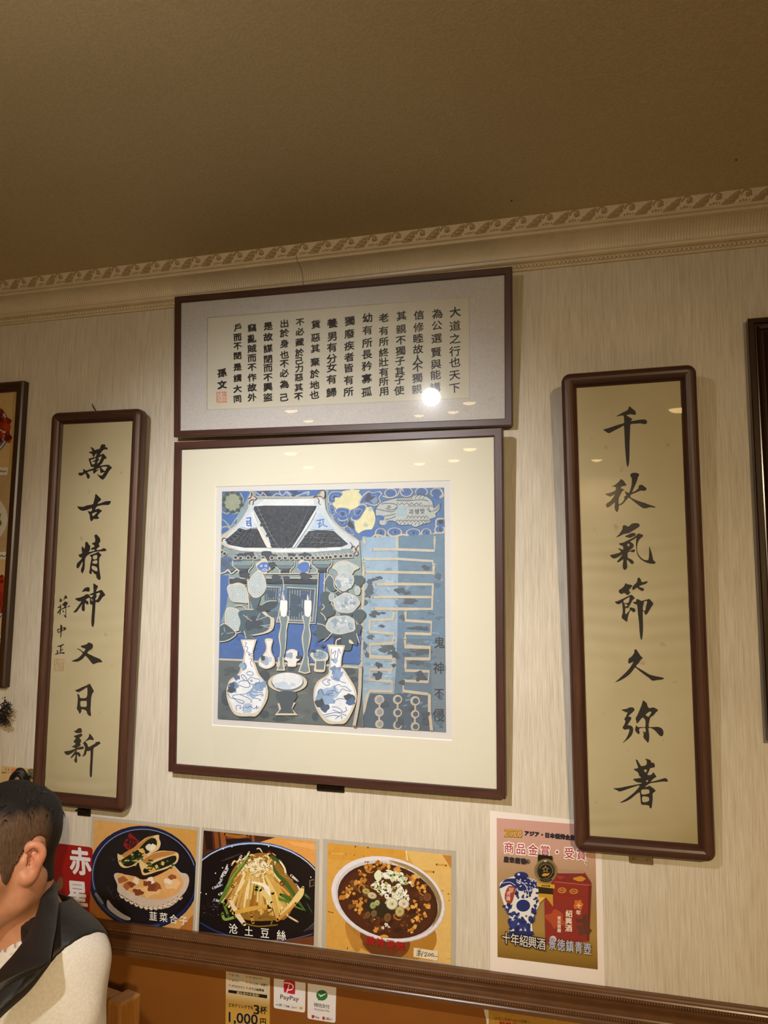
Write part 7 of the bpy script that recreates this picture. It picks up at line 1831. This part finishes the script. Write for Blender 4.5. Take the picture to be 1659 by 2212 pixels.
# --- black vest
Vx = axis(((-0.30, 0.02, 0.009), (0.02, 0.30, 0.0045))); Vy = axis(((-0.20, 0.20, 0.0055),)); Vz = axis(((-0.68, -0.36, 0.008), (-0.36, -0.02, 0.0045)))
Ve = Field(Vx, Vy, Vz); trunk(Ve, 0.028)
for s in (-1, 1): Ve.cap(SHL*np.array((s, 1, 1))+np.array((-s*0.03, 0, 0.0)), SHL*np.array((s, 1, 1))+np.array((s*0.02, 0.004, -0.012)), 0.064, 0.060, 0.03)
X, Y, Z = np.meshgrid(Vx, Vy, Vz, indexing='ij', sparse=True)
Ve.F += (0.0042*np.cos(2*math.pi*(Z+0.02)/0.085)*ss(-Z, 0.21, 0.25)).astype(np.float32)
for s in (-1, 1):
    nn = np.array((s*0.90, 0.04, -0.43)); pp = SHL*np.array((s, 1, 1))+np.array((s*0.018, 0, 0.02)); nn /= np.linalg.norm(nn)
    Ve.F = np.maximum(Ve.F, ((X-pp[0])*nn[0]+(Y-pp[1])*nn[1]+(Z-pp[2])*nn[2])).astype(np.float32)
opening = np.maximum(np.abs(X)-(0.010+0.33*np.clip(Z+0.38, 0, 1)), -(Y-0.0)+0.0)         # open front
Ve.F = np.maximum(Ve.F, -opening).astype(np.float32)
Ve.cap(NB+np.array((0, -0.006, 0.10)), NB+np.array((0, 0.004, -0.03)), 0.068, 0.072, 0.006, 'sub')
M_VEST = NT('vest_nylon'); M_VEST.set(Roughness=0.55); f = M_VEST.noise(M_VEST.coords(), 26.0, 4.0, 0.6); M_VEST.color(M_VEST.ramp(f, [(0.3, lin((24, 20, 18))), (0.7, lin((36, 30, 27)))])); M_VEST.bump(f, 0.45, 0.004)
vest = sdf_obj('vest', Ve, M_VEST.m, man, None, 2)

def sheet3(name, inner, outer, thick, mat, parent, bulge=0.008, nv=7):
    a = catmull(inner, 5); b = catmull(outer, 5); n = min(len(a), len(b)); V, F_ = [], []
    mid = sum(a)/len(a)
    for i in range(n):
        for j in range(nv):
            t = j/(nv-1); p = a[i]*(1-t)+b[i]*t; d_ = p-np.array((0, -0.04, p[2])); d_ = d_/(np.linalg.norm(d_)+1e-6)
            V.append(tuple(p+d_*(bulge*math.sin(math.pi*t)*(1+0.25*math.sin(i*0.9)))+np.array((0, 0, UZ))))
    for i in range(n-1):
        for j in range(nv-1): F_.append((i*nv+j, i*nv+j+1, (i+1)*nv+j+1, (i+1)*nv+j))
    o = mesh_obj(name, V, F_, mat, parent, smooth=True)
    m = o.modifiers.new('thickness', 'SOLIDIFY'); m.thickness = thick; m.offset = 0; m.use_rim = True
    m = o.modifiers.new('round', 'SUBSURF'); m.levels = 1; m.render_levels = 2
    return o
inner = [loc(x, y, d_) for x, y, d_ in ((97, 1902, -0.395), (91, 1925, -0.42), (85, 1950, -0.447), (76, 1978, -0.478), (58, 2022, -0.520), (30, 2062, -0.552), (0, 2098, -0.575), (-30, 2140, -0.60))]
outer = [loc(x, y, d_) for x, y, d_ in ((113, 1920, -0.395), (121, 1942, -0.42), (124, 1968, -0.450), (120, 2010, -0.490), (113, 2050, -0.528), (104, 2082, -0.552), (55, 2104, -0.580), (0, 2132, -0.605))]
sheet3('collar', inner, outer, 0.010, M_VEST.m, vest)
mir = np.array((-1, 1, 1))
sheet3('collar', [p*mir for p in inner], [p*mir for p in outer], 0.010, M_VEST.m, vest)

# --- trousers and shoes
tx = axis(((-0.24, 0.24, 0.012),)); ty = axis(((-0.20, 0.56, 0.012),)); tz = axis(((-UZ+0.05, -0.50, 0.012),))
T = Field(tx, ty, tz)
for s in (-1, 1):
    hip = np.array((s*0.085, 0.0, HIPZ)); kn = np.array((s*0.115, 0.42, 0.50-UZ)); an = np.array((s*0.115, 0.44, 0.10-UZ))
    T.ell((s*0.07, -0.03, HIPZ), (0.115, 0.125, 0.10), 0.06); T.cap(hip, kn, 0.092, 0.068, 0.05); T.cap(kn, an, 0.068, 0.056, 0.03)
sdf_obj('trousers', T, flat('trouser_cloth', (44, 44, 52), rough=0.85, var=0.1), man, None, 2)
M_SHOE = flat('shoe_leather', (32, 28, 26), rough=0.4)
for s in (-1, 1):
    bm = bmesh.new(); add_sphere(bm, (s*0.115, 0.50, 0.045), (0.046, 0.125, 0.045), 20, 12); add_box(bm, (s*0.115, 0.50, 0.011), (0.084, 0.250, 0.022), 0.010, 2); bm_obj('shoe', bm, M_SHOE, man, True)

# ------------------------------------------------------------------ his chair
CB = loc(279, 2156, -0.330)
M_CH = wood_mat('chair_wood', (142, 92, 36), (166, 112, 50), rough=0.38, axis='Z', bump=0.05)
ch = empty('dining_chair', MP, 'brown wooden chair the man sits on, its back post showing behind his arm', 'chair')
hb = 0.190; cx_ = CB[0]-hb-0.012; bz = CB[2]+UZ; by = CB[1]
for s in (-1, 1):
    box_obj('back_post', (cx_+s*hb, by, bz/2), (0.034, 0.046, bz), M_CH, ch, 0.004); box_obj('leg', (cx_+s*hb, by+0.40, 0.215), (0.036, 0.036, 0.43), M_CH, ch, 0.004)
    box_obj('side_rail', (cx_+s*hb, by+0.20, 0.395), (0.022, 0.37, 0.05), M_CH, ch, 0.003)
box_obj('top_rail', (cx_, by-0.006, bz-0.055), (2*hb-0.034, 0.024, 0.10), M_CH, ch, 0.004)
box_obj('lower_rail', (cx_, by, bz-0.23), (2*hb-0.034, 0.022, 0.05), M_CH, ch, 0.003)
box_obj('front_rail', (cx_, by+0.40, 0.395), (2*hb-0.036, 0.022, 0.05), M_CH, ch, 0.003)
box_obj('seat', (cx_, by+0.235, 0.428), (2*hb+0.02, 0.42, 0.026), flat('seat_pad', (84, 40, 28), rough=0.5), ch, 0.010, 3)
